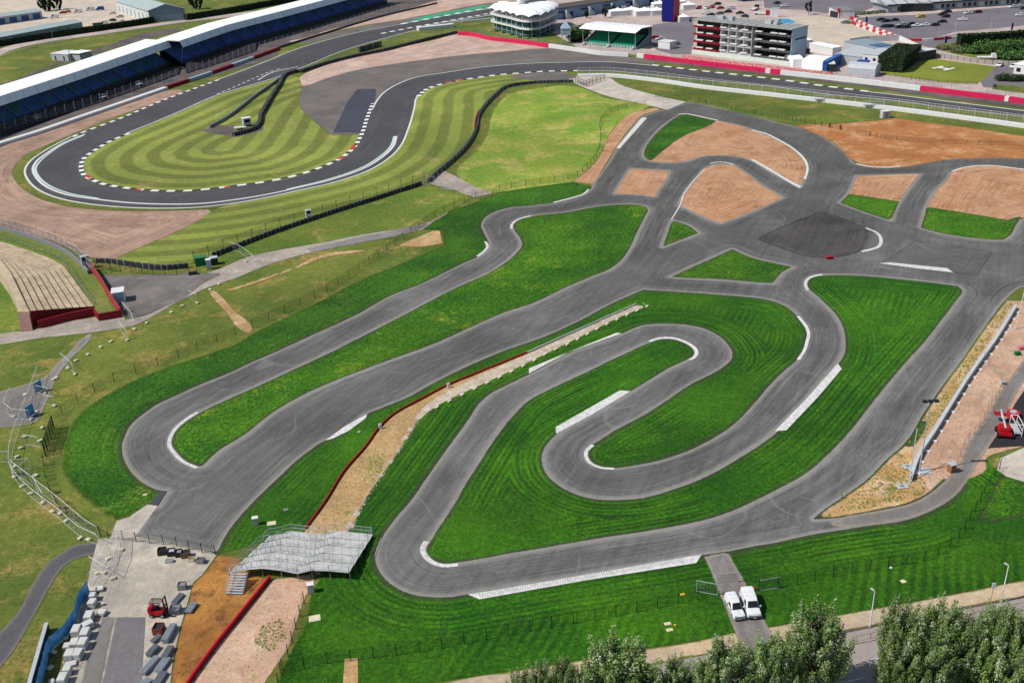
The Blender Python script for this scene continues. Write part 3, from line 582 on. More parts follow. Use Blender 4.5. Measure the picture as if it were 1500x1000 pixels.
# ---- loose stones and tufts
def scatter(name, label, cat, poly, n_, size, mat, flat=.6, seed=1):
    g = random.Random(seed); lp = px(poly); A = np.array(lp); x0, y0 = A.min(0); x1, y1 = A.max(0); pts = []
    while len(pts) < n_:
        q = np.array([[g.uniform(x0, x1), g.uniform(y0, y1)] for _ in range(n_*2)]); pts += [tuple(v) for v in q[inside(q, lp)]]
    mb = MB()
    for x, y in pts[:n_]:
        r = size*g.uniform(.4, 1.3)**1.5; a = g.uniform(0, 6.28); k = [(x+cos(a+i*pi/2)*r*g.uniform(.6, 1.1), y+sin(a+i*pi/2)*r*g.uniform(.6, 1.1), .08) for i in range(4)]
        t = (x+g.uniform(-.3, .3)*r, y+g.uniform(-.3, .3)*r, .09+r*flat*g.uniform(.5, 1.2)); mb.add(k+[t], [(0, 1, 4), (1, 2, 4), (2, 3, 4), (3, 0, 4)])
    tag(mb.build(name, mat), label, cat, None, 'stuff')
m_stone = plain('loose stone', alb(150, 130, 108), .95, var=.5, sc=.9); m_stone2 = plain('pale loose stone', alb(206, 196, 182), .95, var=.3, sc=.9); m_tuft = plain('weed tuft', alb(118, 128, 52), .95, var=.4, sc=.8)
PE = '397,850 468,838 447,882 439,904 423,952 395,985 280,997 315,949 347,909'
scatter('loose_stones', 'brown stones strewn over the pink earth beside the red barrier', 'stones', PE, 260, .08, m_stone); scatter('weed_tufts', 'green weed tufts on the pink earth beside the red barrier', 'weeds', '385,915 415,905 420,935 395,955 372,940', 340, .12, m_tuft, .3)
scatter('loose_stones', 'stones strewn over the construction earth on the right', 'stones', '1440,530 1462,560 1446,600 1400,680 1362,720 1345,705 1375,645 1410,590', 350, .1, m_stone)
scatter('weed_tufts', 'weed tufts between the right hand straight and the service road', 'weeds', '1220,752 1290,690 1320,665 1345,690 1362,716 1330,732', 800, .14, m_tuft, .6)
scatter('weed_tufts', 'weed tufts beside the precast barrier', 'weeds', '1474,444 1484,446 1420,545 1372,618 1345,650 1330,655 1385,572 1440,492', 900, .15, m_tuft, .6)
scatter('loose_stones', 'white stones along the edge of the sandy path', 'stones', '626,593 604,620 583,655 553,697 530,735 505,778 517,775 545,721 572,684 599,642 616,615 634,600', 600, .09, m_stone2)
scatter('loose_stones', 'small stones on the sandy path', 'stones', '618,590 578,612 540,655 480,735 460,780 500,785 560,690 600,630 640,595', 500, .1, m_stone)
scatter('weed_tufts', 'green tufts in the middle of the sandy path', 'weeds', '540,668 566,664 560,690 545,712 532,708', 260, .14, plain('fresh tuft', alb(112, 146, 44), .95, var=.3), .3)
scatter('loose_stones', 'pale rubble on the storage yard', 'stones', '150,800 300,812 280,870 262,905 215,900 150,905 110,960 118,880', 260, .09, m_stone2)
scatter('loose_stones', 'white rubble by the lower block stacks', 'stones', '92,968 118,962 122,978 95,985', 160, .12, m_stone2)
scatter('loose_stones', 'stones on the wet orange earth', 'stones', '316,815 345,818 390,850 345,905 315,945 280,990 255,990 270,915', 420, .09, m_stone)
# ------------------------------------------------------------------ object library
def C(name, r, g, b, rough=.6, metal=0, var=.1, sc=1.5, k=.8): return plain(name, alb(r, g, b, k), rough, metal, var, sc)
m_white = C('weathered white', 235, 235, 235, .5); m_cream = C('cream concrete', 226, 218, 186, .8); m_grey = C('mid grey', 140, 142, 146)
m_lgrey = C('light grey', 190, 194, 198); m_dark = C('dark grey', 52, 54, 58); m_black = C('black rubber', 34, 34, 36, .8, var=.3, sc=3)
m_galv = C('galvanised steel', 190, 196, 202, .45, .15); m_red = C('barrier red', 176, 20, 34, .5); m_dred = C('dark red', 136, 18, 34, .6)
m_pink = C('crimson pink', 222, 40, 92, .5, var=.12, sc=.8); m_blue = C('seat blue', 26, 52, 128, .5); m_navy = C('deep blue', 20, 30, 130, .5)
m_green = C('painted green', 20, 110, 70, .5); m_yel = C('warning yellow', 220, 190, 60); m_glass = plain('dark glass', (.015, .02, .025), .08, 0, .05)
m_tglass = plain('green tinted glass', (.02, .09, .085), .1, 0, .3, .6); m_steel = C('steel', 150, 154, 160, .5, .15); m_wood = C('timber', 150, 112, 76, .8)
m_post = C('dark green post', 34, 52, 42, .5); m_skyblue = C('blue sheeting', 80, 160, 220, .6, var=.25, sc=1.2); m_lblue = C('pale blue cladding', 168, 190, 206, .5)
m_roofw = C('white roof sheet', 244, 246, 246, .45, var=.05, sc=.2, k=1.0); m_conc = C('structural concrete', 186, 182, 174, .85, var=.15)
n_ = NT('tyre stack'); s_ = n_.sep(n_.pos); w_ = n_.M('FRACT', n_.M('DIVIDE', n_.M('ADD', s_[0], n_.M('MULTIPLY', s_[1], .5)), 1.3))
m_tyrew = n_.out(n_.mix(n_.M('MULTIPLY', n_.M('LESS_THAN', w_, .16), n_.sm(n_.noise(.7, 3), .35, .6)), n_.val((.022, .022, .024), n_.sm(n_.noise(2.2, 4, .8), .3, .7, .5, 2.2)), (.22, .22, .22)), .85)
m_tyre = C('tyre', 30, 30, 32, .9)

def mesh_mat(name, c, dens=.22, cell=.25):
    n = NT(name); s = n.sep(n.pos)
    g = n.M('MAXIMUM', n.M('LESS_THAN', n.M('FRACT', n.M('DIVIDE', s[2], cell)), dens), n.M('LESS_THAN', n.M('FRACT', n.M('DIVIDE', n.M('ADD', s[0], n.M('MULTIPLY', s[1], .7)), cell)), dens))
    n.out(n.val(c, n.sm(n.noise(.5), .3, .7, .9, 1.1)), .5)
    n.L(g, n.b.inputs['Alpha']); return n.m
mesh_dark = mesh_mat('dark green mesh', (.02, .035, .025), .10); mesh_grey = mesh_mat('grey wire mesh', (.25, .26, .27), .06); mesh_lite = mesh_mat('bright wire mesh', (.4, .42, .43), .035); mesh_faint = mesh_mat('faint wire mesh', (.4, .4, .4), .05)

PROTO = {}
def post_mesh(key, h, r, mat, lean=0, foot=0):
    if key in PROTO: return PROTO[key]
    mb = MB(); mb.bar((0, 0, 0), (0, 0, h), r, 6)
    if lean: mb.bar((0, 0, h), (0, -lean, h+lean*.8), r*.8, 5)
    if foot: mb.box(-foot, foot, -foot, foot, 0, .12)
    o = mb.build('post', mat); PROTO[key] = o.data; bpy.data.objects.remove(o); return PROTO[key]
def fence(name, label, cat, pts, sp, h, pm, pr, mesh=None, group=None, rails=0, lean=0, skip=None, mname='mesh_panel', railm=None, cap=99, sm=True, z0=0):
    "a fence along a ground line: every post a part, the wire one part"
    if isinstance(pts, str): pts = px(pts)
    if sm: pts = spline(pts, False, 3)
    L = length(pts); n = max(2, int(L/sp)+1)
    if n > cap: n = cap
    root = empty(name, (pts[0][0], pts[0][1], 0), 0, label, cat, group)
    ox, oy = pts[0]; me = post_mesh((name, h, pr, pm.name, lean), h, pr, pm, lean)
    for i in range(n):
        x, y, a = along(pts, L*i/(n-1)); o = bpy.data.objects.new('post', me); o.location = (x-ox, y-oy, z0); o.rotation_euler = (0, 0, a); link(o, root)
    q = [(x-ox, y-oy) for x, y in pts]
    if mesh:
        mb = MB(); k = len(q); mb.add([(x, y, z0+.04) for x, y in q]+[(x, y, z0+h-.03) for x, y in q], [(i, i+1, k+i+1, k+i) for i in range(k-1)])
        mb.build(mname, mesh, root, fixn=False)
    for r in range(rails):
        mb = MB(); z = z0+h*(r+1)/rails-.03
        for i in range(len(q)-1): mb.bar((*q[i], z), (*q[i+1], z), pr*.7, 4)
        mb.build('rail', railm or pm, root)
    return root
def wall(name, label, cat, pts, h, th, mats, group=None, side=0, z0=0, sm=True, cap=None, stripes=None, step=2.0, parent=None):
    "solid wall along a line; stripes=(period list) alternates materials"
    if isinstance(pts, str): pts = px(pts)
    if sm: pts = spline(pts, False, step)
    ox, oy = pts[0] if not parent else (0, 0); P0 = [(x-ox, y-oy) for x, y in pts]
    a = offset(P0, th*(.5+side*.5)); b = offset(P0, -th*(.5-side*.5)); mb = MB(); n = len(P0)
    v = [(x, y, z0) for x, y in a]+[(x, y, z0+h) for x, y in a]+[(x, y, z0+h) for x, y in b]+[(x, y, z0) for x, y in b]
    s = 0
    for i in range(n-1):
        mi = 0
        if stripes: mi = int(s/stripes) % 2
        s += math.dist(P0[i], P0[i+1])
        mb.add([], [], 0); mb.f += [(i, i+1, n+i+1, n+i), (n+i, n+i+1, 2*n+i+1, 2*n+i), (2*n+i, 2*n+i+1, 3*n+i+1, 3*n+i)]; mb.mi += [mi]*3
    mb.v = v; mb.f += [(0, n, 2*n, 3*n), (n-1, 4*n-1, 3*n-1, 2*n-1)]; mb.mi += [0, 0]
    o = mb.build(name, mats, parent)
    if not parent: o.location = (ox, oy, 0)
    if cap:
        c = MB(); a2 = offset(P0, th*(.5+side*.5)+.05); b2 = offset(P0, -th*(.5-side*.5)-.05)
        c.loft([[(*a2[i], z0+h+.003), (*a2[i], z0+h+.1), (*b2[i], z0+h+.1), (*b2[i], z0+h+.003)] for i in range(n)]); c.build('coping', cap, o)
    return tag(o, label, cat, group)
def frame2(a, b):
    A = Vector(G(*a)); B = Vector(G(*b)); d = B-A
    return (A.x, A.y, 0), atan2(d.y, d.x), d.length
def hgt(base, top):
    "height above ground of a point seen at px top that stands over ground px base"
    gy = G(*base)[1]; lo, hi = 0, 60
    for _ in range(40):
        m = (lo+hi)/2
        if P(*top, m).y > gy: lo = m
        else: hi = m
    return lo
def glabel(o, l): o['label'] = l; return o

# --- cars
def make_car(kind, paint, L=4.3, Wd=1.78, Hh=1.45):
    root = empty('parked_car', (0, 0, 0), 0, 'x', 'car')
    h2 = Wd/2
    if kind == 'van': prof = [(0, .35), (0, .8), (.25, 1.05), (.95, 1.25), (1.75, Hh), (L-.1, Hh), (L, 1.0), (L, .35)]
    elif kind == 'hatch': prof = [(0, .32), (0, .62), (.15, .78), (1.0, .92), (1.75, Hh-.05), (2.3, Hh), (L-.9, Hh-.05), (L-.15, .98), (L, .8), (L, .32)]
    else: prof = [(0, .32), (0, .6), (.15, .74), (1.15, .9), (1.9, Hh-.04), (2.4, Hh), (L-1.3, Hh-.06), (L-.6, .98), (L-.05, .92), (L, .35)]
    def inset(x, z):
        if z <= .95: return h2
        return h2-.19*min(1, (z-.92)/.45)
    rings = []
    for sx, sc in ((-1, .0), (-1, 1), (1, 1), (1, 0)): pass
    mb = MB(); n = len(prof)
    R = [[(x, -inset(x, z), z) for x, z in prof], [(x, -inset(x, z)*.9, z+(.03 if z > .9 else 0)) for x, z in prof], [(x, inset(x, z)*.9, z+(.03 if z > .9 else 0)) for x, z in prof], [(x, inset(x, z), z) for x, z in prof]]
    mb.loft(R); mb.build('body', paint, root, smooth=False, bevel=.05)
    g = MB()
    if kind == 'van':
        ws = [(.98, 1.27), (1.72, Hh-.03)]; g.add([(ws[0][0]-.02, -h2*.84, ws[0][1]+.02), (ws[0][0]-.02, h2*.84, ws[0][1]+.02), (ws[1][0]-.02, h2*.76, ws[1][1]+.05), (ws[1][0]-.02, -h2*.76, ws[1][1]+.05)], [(0, 1, 2, 3)])
        for s in (-1, 1): g.add([(1.2, s*(h2-.06), 1.12), (2.3, s*(h2-.06), 1.12), (2.3, s*(h2-.12), Hh-.2), (1.75, s*(h2-.12), Hh-.2)], [(0, 1, 2, 3)])
    else:
        f0, f1 = prof[3], prof[4]
        g.add([(f0[0]+.03, -h2*.86, f0[1]+.07), (f0[0]+.03, h2*.86, f0[1]+.07), (f1[0]-.03, h2*.74, f1[1]+.035), (f1[0]-.03, -h2*.74, f1[1]+.035)], [(0, 1, 2, 3)])
        b0, b1 = prof[-4], prof[-3]
        g.add([(b0[0]+.05, -h2*.74, b0[1]+.03), (b0[0]+.05, h2*.74, b0[1]+.03), (b1[0]+.02, h2*.84, b1[1]+.07), (b1[0]+.02, -h2*.84, b1[1]+.07)], [(0, 1, 2, 3)])
        for s in (-1, 1): g.add([(f0[0]+.35, s*(h2+.012), .98), (b1[0]-.25, s*(h2+.012), .98), (b0[0]-.05, s*(h2-.16), Hh-.12), (f1[0]+.1, s*(h2-.16), Hh-.12)], [(0, 1, 2, 3)])
    g.build('window', m_glass, root, fixn=False)
    for x in (.85, L-.8):
        for s in (-1, 1):
            w = MB(); w.bar((0, -.11, 0), (0, .11, 0), .32, 12); o = w.build('wheel', m_tyre, root); o.location = (x, s*(h2-.08), .32)
            r = MB(); r.bar((0, -.012, 0), (0, .012, 0), .19, 8); q = r.build('rim', m_galv, o); q.location = (0, s*.115, 0)
    for s in (-1, 1): MB().box(-.03, .12, s*(h2-.4)-.16, s*(h2-.4)+.16, .6, .74).build('headlight', m_lgrey, root)
    for s in (-1, 1): MB().box(L-.1, L+.03, s*(h2-.25)-.13, s*(h2-.25)+.13, .72, .88).build('tail_light', m_red, root)
    return root
CARP = {}
def car(kind, col, x, y, heading, label, cat='car', group=None, L=4.3, Hh=1.45, Wd=1.78):
    key = (kind, col, L)
    if key not in CARP:
        CARP[key] = make_car(kind, CARCOL[col], L, Wd, Hh); o = CARP[key]
    else: o = copy_tree(CARP[key])
    gx, gy = G(x, y); a = radians(heading)
    o.location = (gx-cos(a)*L/2, gy-sin(a)*L/2, .07); o.rotation_euler = (0, 0, a); o.name = 'parked_van' if cat == 'van' else 'parked_car'
    return tag(o, label, cat, group)
def cp(n, r, g, b): return C('car paint '+n, r, g, b, .25, 0, .04)
CARCOL = dict(white=cp('white', 238, 240, 242), black=cp('black', 28, 30, 36), grey=cp('grey', 110, 114, 120), silver=cp('silver', 188, 192, 198), red=cp('red', 190, 30, 36), maroon=cp('maroon', 84, 20, 32),
              navy=cp('navy', 24, 36, 76), yellow=cp('yellow', 224, 196, 60), green=cp('green', 26, 60, 50), blue=cp('blue', 40, 90, 170), orange=cp('orange', 206, 96, 40))

# --- foliage
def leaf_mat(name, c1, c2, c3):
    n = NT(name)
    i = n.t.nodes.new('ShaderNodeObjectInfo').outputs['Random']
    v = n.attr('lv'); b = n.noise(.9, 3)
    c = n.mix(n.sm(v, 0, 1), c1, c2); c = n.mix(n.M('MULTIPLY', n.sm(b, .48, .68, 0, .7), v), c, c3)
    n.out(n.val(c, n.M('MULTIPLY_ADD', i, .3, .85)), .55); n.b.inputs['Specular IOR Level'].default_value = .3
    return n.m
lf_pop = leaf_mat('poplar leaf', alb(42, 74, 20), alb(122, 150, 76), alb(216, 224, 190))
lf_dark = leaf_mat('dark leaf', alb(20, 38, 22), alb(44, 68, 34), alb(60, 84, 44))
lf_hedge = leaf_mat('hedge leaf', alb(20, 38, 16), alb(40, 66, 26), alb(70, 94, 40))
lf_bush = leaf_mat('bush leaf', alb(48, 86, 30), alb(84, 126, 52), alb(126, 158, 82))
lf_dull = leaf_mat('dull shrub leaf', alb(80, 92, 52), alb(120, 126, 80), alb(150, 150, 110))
bark = C('bark', 92, 80, 66, .9)
def leaves(name, centers, dirs, size, mat, parent, lv, asp=1.0, nbias=None):
    n = len(centers); c = np.array(centers); d = np.array(dirs); d = d/np.linalg.norm(d, axis=1)[:, None]
    r = rng.normal(size=(n, 3)); u = np.cross(d, r); u /= np.linalg.norm(u, axis=1)[:, None]; w = np.cross(d, u)
    s = (size*(.6+.8*rng.random(n)))[:, None]
    V = np.stack([c-u*s*.5, c+w*s*.35*asp, c+u*s*.5, c-w*s*.35*asp], 1).reshape(-1, 3)
    me = bpy.data.meshes.new(name); me.from_pydata(V.tolist(), [], [(4*i, 4*i+1, 4*i+2, 4*i+3) for i in range(n)]); me.materials.append(mat)
    a = me.attributes.new('lv', 'FLOAT', 'POINT'); a.data.foreach_set('value', np.repeat(lv, 4))
    return link(bpy.data.objects.new(name, me), parent)
def tree(name, h, cw, nclump, nleaf, size, mat, label, cat='tree', group=None, upright=.5, trunk_h=.25, seed=0):
    "trunk and limbs, crown made of upright leafy tufts"
    g = np.random.default_rng(seed); root = empty(name, (0, 0, 0), 0, label, cat, group)
    tb = MB(); tb.bar((0, 0, 0), (0, 0, h*.75), h*.022, 8, h*.006)
    cs, ds, lv = [], [], []
    for k in range(nclump):
        t = (k+.5)/nclump; z = h*(trunk_h+(1-trunk_h)*(.04+.80*t**.8)); prof = (sin(pi*min(1, (t*.80+.13)))**.6)
        a = k*2.399+g.uniform(-.4, .4); rr = cw/2*prof*(.35+.65*sqrt(g.random()))*g.uniform(.8, 1.08)
        c = np.array([cos(a)*rr, sin(a)*rr, z]); 
        tb.bar((0, 0, max(h*.12, z-h*.2-rr*.3)), (c[0]*.9, c[1]*.9, z), h*.006, 5, h*.002)
        cr = cw*g.uniform(.075, .125); ch = cr*(1.9+1.5*upright); ax = np.array([cos(a)*.35, sin(a)*.35, 1]); ax /= np.linalg.norm(ax)
        m = int(nleaf/nclump)
        q = g.normal(size=(m, 3)); q /= np.linalg.norm(q, axis=1)[:, None]; rad = g.random(m)**.4
        tt = q[:, 2]*rad; wdt = cr*(1-.35*np.clip(tt, 0, 1)); pos = c+np.stack([q[:, 0]*rad*wdt, q[:, 1]*rad*wdt, np.zeros(m)], 1)+ax*(tt*ch)[:, None]
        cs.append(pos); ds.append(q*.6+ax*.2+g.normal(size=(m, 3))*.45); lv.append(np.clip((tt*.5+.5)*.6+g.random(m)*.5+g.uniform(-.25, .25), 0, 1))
    tb.build('trunk', bark, root)
    leaves('crown', np.concatenate(cs), np.concatenate(ds), size, mat, root, np.concatenate(lv)); return root
def bushy(name, label, cat, boxes, n, size, mat, group=None, parent=None, jit=.12):
    "hedge or shrub: leaf cards over a set of rounded volumes (x,y,z,rx,ry,rz) or hedge boxes"
    cs, ds, lv = [], [], []
    tot = sum(b[3]*b[4]+b[3]*b[5]+b[4]*b[5] for b in boxes)
    core = MB()
    for b in boxes:
        m = max(20, int(n*(b[3]*b[4]+b[3]*b[5]+b[4]*b[5])/tot)); q = rng.normal(size=(m, 3)); q[:, 2] = np.abs(q[:, 2])*1.0-.15; q /= np.linalg.norm(q, axis=1)[:, None]
        s = 1+rng.normal(size=m)*jit
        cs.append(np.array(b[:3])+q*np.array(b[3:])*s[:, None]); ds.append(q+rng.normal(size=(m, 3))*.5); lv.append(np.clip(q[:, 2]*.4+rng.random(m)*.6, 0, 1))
        core.blob(b[:3], (b[3]*.85, b[4]*.85, b[5]*.85), 2, .06)
    o = core.build(name, mat_core, parent, smooth=True)
    leaves('foliage', np.concatenate(cs), np.concatenate(ds), size, mat, o, np.concatenate(lv))
    if label: tag(o, label, cat, group)
    return o
mat_core = C('foliage core', 24, 34, 18, 1, k=.8)
def hedge(name, label, pts, h, th, mat=None, n=4000, size=.5, group=None, h2=None):
    if isinstance(pts, str): pts = px(pts)
    L = length(pts); o = wall(name, label, 'hedge', pts, h*.97, th*.94, [mat_core], group, 0, sm=False)
    ox, oy = pts[0]; cs, ds = [], []
    for _ in range(n):
        s = random.uniform(0, L); x, y, a = along(pts, s); f = random.random(); tot = 2*h+th
        if f < th/tot: t = random.uniform(-th/2, th/2); z = h+random.gauss(0, .08); nn = (0, 0, 1)
        elif f < (th+h)/tot: t = th/2+random.gauss(0, .08); z = random.uniform(0, h); nn = (-sin(a), cos(a), 0)
        else: t = -th/2-random.gauss(0, .08); z = random.uniform(0, h); nn = (sin(a), -cos(a), 0)
        cs.append((x-sin(a)*t-ox, y+cos(a)*t-oy, z)); ds.append((nn[0]+random.gauss(0, .5), nn[1]+random.gauss(0, .5), nn[2]+random.gauss(0, .5)))
    for s0, sg in ((0, -1), (L, 1)):
        x, y, a = along(pts, s0)
        for _ in range(int(n*th/(2*L+th))+60):
            t = random.uniform(-th/2, th/2); cs.append((x-sin(a)*t-ox+cos(a)*sg*.05, y+cos(a)*t-oy+sin(a)*sg*.05, random.uniform(0, h))); ds.append((cos(a)*sg+random.gauss(0, .4), sin(a)*sg+random.gauss(0, .4), random.gauss(0, .4)))
    leaves('foliage', cs, ds, size, mat or lf_hedge, o, rng.random(len(cs))); return o
def lamp(name, label, basepx, h, kind='street', group=None, mat=None, heading=0):
    x, y = G(*basepx); r = empty(name, (x, y, 0), radians(heading), label, 'street lamp' if kind == 'street' else 'lamp post', group)
    mb = MB(); mb.bar((0, 0, 0), (0, 0, 1.1), .1, 8, .09); mb.bar((0, 0, 1.1), (0, 0, h), .085, 8, .06); mb.build('pole', mat or m_lgrey, r)
    b = MB(); b.bar((0, 0, h-.03), (.2, 0, h+.06), .03, 6); b.build('bracket', mat or m_lgrey, r)
    MB().box(.1, .6, -.12, .12, h, h+.13).build('lamp_head', m_lgrey, r, bevel=.03)
    return r
# ------------------------------------------------------------------ long covered grandstand
def lerp2(tab, x):
    for i in range(1, len(tab)):
        if x <= tab[i][0] or i == len(tab)-1:
            a, b = tab[i-1], tab[i]; return a[1]+(b[1]-a[1])*(x-a[0])/(b[0]-a[0])
def grandstand(label, F, R, K, Sx, xs, seatm, sx_front):
    "F,R,K,Sx: photo lines of the fascia foot, fascia head, roof back edge and seat front"
    o0 = P(xs[0], lerp2(Sx, xs[0]), 0); root = empty('grandstand', (o0.x, o0.y, 0), 0, label, 'grandstand')
    st = []
    for x in xs:
        f = P(x, lerp2(F, x), 8.6)-o0; f1 = P(x-20, lerp2(F, x-20), 8.6); f2 = P(x+20, lerp2(F, x+20), 8.6); d = (f2-f1).normalized(); pp = Vector((-d.y, d.x, 0))
        r = f+pp*1.0; r.z = 11.4; k = f+pp*12.0; k.z = 12.0; s = f+pp*1.2; s.z = 1.4
        st.append((f, r, k, s))
    n = len(st)
    mb = MB(); mb.loft([[a[1], a[2], a[2]-Vector((0, 0, .35)), a[1]-Vector((0, 0, .35))] for a in st]); mb.build('roof', m_roofw, root)
    mb = MB(); mb.loft([[a[0], a[1]+Vector((0, 0, .02)), a[1]-Vector((0, 0, .3)), a[0]-Vector((0, 0, .12))] for a in st]); mb.build('fascia', rib_fascia, root)
    rows = 13; mb = MB()
    for i in range(n-1):
        for q in range(rows):
            def pt(a, t, dz): b = a[3]+(Vector((a[2].x, a[2].y, 8.4))-a[3])*t; b = b.copy(); b.z = 1.4+7.2*dz; return b
            t0, t1 = q/rows*.93, (q+1)/rows*.93
            A, B = st[i], st[i+1]
            mb.add([pt(A, t0, q/rows), pt(B, t0, q/rows), pt(B, t1, q/rows), pt(A, t1, q/rows), pt(A, t1, (q+1)/rows), pt(B, t1, (q+1)/rows)], [(0, 1, 2, 3), (3, 2, 5, 4)], 0)
    mb.build('seating', seatm, root, fixn=False)
    for i in range(0, n):
        a = st[i]; c = a[3]+(Vector((a[2].x, a[2].y, 1.4))-a[3])*.12
        MB().bar((c.x, c.y, 0), (a[0].x*.98+c.x*.02, a[0].y*.98+c.y*.02, 8.6), .07, 6).build('column', m_grey, root)
    mb = MB(); mb.loft([[Vector((a[2].x, a[2].y, 0)), Vector((a[2].x, a[2].y, 11.7)), Vector((a[2].x+.4, a[2].y-.4, 11.7)), Vector((a[2].x+.4, a[2].y-.4, 0))] for a in st]); mb.build('back_wall', m_dark, root)
    mb = MB()
    mb.loft([[a[3]+Vector((0, 0, -1.4)), a[3]+Vector((0, 0, .9)), a[3]+Vector((-.3, .3, .9)), a[3]+Vector((-.3, .3, -1.4))] for a in st]); mb.build('front_wall', m_dark, root)
    # aisles
    for i in range(1, n-1):
        mb = MB(); a = st[i]; d = (st[i+1][3]-st[i-1][3]).normalized()*.4; b1 = a[3].copy(); b1.z = 1.75; b2 = Vector((a[3].x+(a[2].x-a[3].x)*.9, a[3].y+(a[2].y-a[3].y)*.9, 1.75+7.2*.97))
        mb.add([b1-d, b1+d, b2+d, b2-d], [(0, 1, 2, 3)]); mb.build('aisle_steps', C('aisle grey', 120, 126, 136), root, fixn=False)  # aisle steps in one even blue grey
    return root, st, o0
n = NT('ribbed fascia'); s = n.sep(n.pos)
rib_fascia = n.out(n.val(alb(214, 226, 232, 1.0), n.M('MULTIPLY', n.sm(n.M('SINE', n.M('MULTIPLY', s[1], 2*pi/7.)), .9, 1, 1, .8), n.sm(n.noise(.3), .3, .7, .92, 1.05))), .4)
def seat_mat(name, c, c2):
    n = NT(name); v = n.noise(.12, 3); f = n.noise(3, 2)
    return n.out(n.val(n.mix(n.sm(v, .52, .62), c, c2), n.sm(f, .3, .7, .75, 1.2)), .5)
seat1 = seat_mat('blue seats', alb(54, 96, 150, 1.0), alb(34, 104, 108, 1.0)); seat2 = seat_mat('royal blue seats', alb(52, 88, 156, 1.0), alb(40, 72, 128, 1.0))
F1 = [(-60, 176), (0, 155), (125, 113.5), (251, 69)]; R1 = [(-60, 160), (0, 139), (125, 101), (248, 63)]; K1 = [(-80, 155), (0, 129), (76, 104), (120, 89), (160, 77), (200, 65), (247, 53)]
S1 = [(-60, 203), (0, 184), (133, 141), (200, 117), (260, 95)]
grandstand('long white roofed grandstand with blue seats, nearer left half before the roof gap', F1, R1, K1, S1, [-60+k*311/14 for k in range(15)], seat1, 0)
F2 = [(264, 71), (270, 68.7), (338.6, 45), (400, 29), (439, 18.7), (509, 0), (580, -19)]; R2 = [(264, 62.5), (338.6, 36), (400, 20), (437, 8), (469, 0), (580, -28)]
K2 = [(250, 53), (264, 49), (293, 40), (347, 24), (400, 11), (437, 0), (560, -34)]; S2 = [(264, 93), (272, 89), (320, 75), (373, 57), (445, 32), (510, 15), (567, 0), (600, -9)]
grandstand('long white roofed grandstand with royal blue seats, farther half beyond the roof gap', F2, R2, K2, S2, [268+k*300/13 for k in range(14)], seat2, 0)
# open lower terraces in front of it
def terrace(label, A, B, z0, z1, rows, mat, name='open_terrace'):
    "A = front line px, B = back line px"
    a = [P(*q, z0) for q in A]; b = [P(*q, z1) for q in B]; o = Vector((a[0].x, a[0].y, 0)); mb = MB()
    for i in range(len(a)-1):
        for q in range(rows):
            def pt(u, v, t, k): w = u+(v-u)*t; return (w.x-o.x, w.y-o.y, z0+(z1-z0)*k)
            t0, t1 = q/rows, (q+1)/rows; k0, k1 = q/rows, (q+1)/rows
            mb.add([pt(a[i], b[i], t0, k0), pt(a[i+1], b[i+1], t0, k0), pt(a[i+1], b[i+1], t1, k0), pt(a[i], b[i], t1, k0), pt(a[i], b[i], t1, k1), pt(a[i+1], b[i+1], t1, k1)], [(0, 1, 2, 3), (3, 2, 5, 4)])
    ob = mb.build(name, mat, fixn=False); ob.location = o; return tag(ob, label, 'terrace')
m_tier = C('dark terrace', 62, 56, 60, .9, var=.35, sc=.8)
terrace('dark open terrace rows below the nearer half of the long grandstand', [(0, 200), (107, 162), (190, 134), (262, 108)], [(0, 186), (107, 151), (190, 122), (262, 96)], .5, 1.5, 6, m_tier)
terrace('dark open terrace rows below the roof gap of the long grandstand', [(272, 107), (320, 92), (375, 74)], [(272, 92), (320, 77), (375, 59)], .5, 1.8, 8, m_tier)
ban = wall('trackside_banner', 'white banner on the front rail of the farther blue seats', 'banner', '410,47 442,37', 1.1, .12, [m_white], z0=1.6, sm=False)
tag(wall('trackside_banner', 'blue and white banner strip at the near end of the royal blue seats', 'banner', '380,57 406,49', .9, .12, [CARCOL['blue'], m_white], z0=1.6, stripes=5, sm=True), None)

# ------------------------------------------------------------------ barriers round the circuit
wall('safety_wall', 'long white concrete wall along the gravel trap below the blue grandstand', 'wall', '-60,233 0,213 55,196 107,178 187,150.5 243,131', 1.0, 2.3, [m_white], step=3)
segs_ = [('243,131 277,120', m_dred, 'dark red'), ('277,120 310,109', m_lblue, 'white'), ('310,109 341,98', m_dred, 'dark red'), ('341,98 371,87', m_lblue, 'white'), ('371,87 409,73', m_dred, 'dark red')]
ordn = ['nearest the white wall', 'second from the white wall', 'third, in the middle', 'fourth from the white wall', 'farthest, where the track straightens']
for (s, m, c), q in zip(segs_, ordn):
    wall('tyre_barrier', f'{c} covered tyre barrier beside the straight, {q}', 'barrier', s, 1.3, 1.4, [m], group='red and white covered tyre barriers', sm=False)
fence('debris_fence', 'tall debris fence with pale posts in front of the long grandstand', 'fence', '-40,209 0,197 107,164 198,134 243,120 320,95 400,68 470,49 560,22 640,4', 4.6, 3.4, m_lgrey, .07, mesh_grey, lean=.5, cap=99)
wall('low_wall', 'low dark wall at the foot of the debris fence beyond the red barriers', 'wall', '409,71 470,52 560,25 640,6', .9, .5, [m_dark])
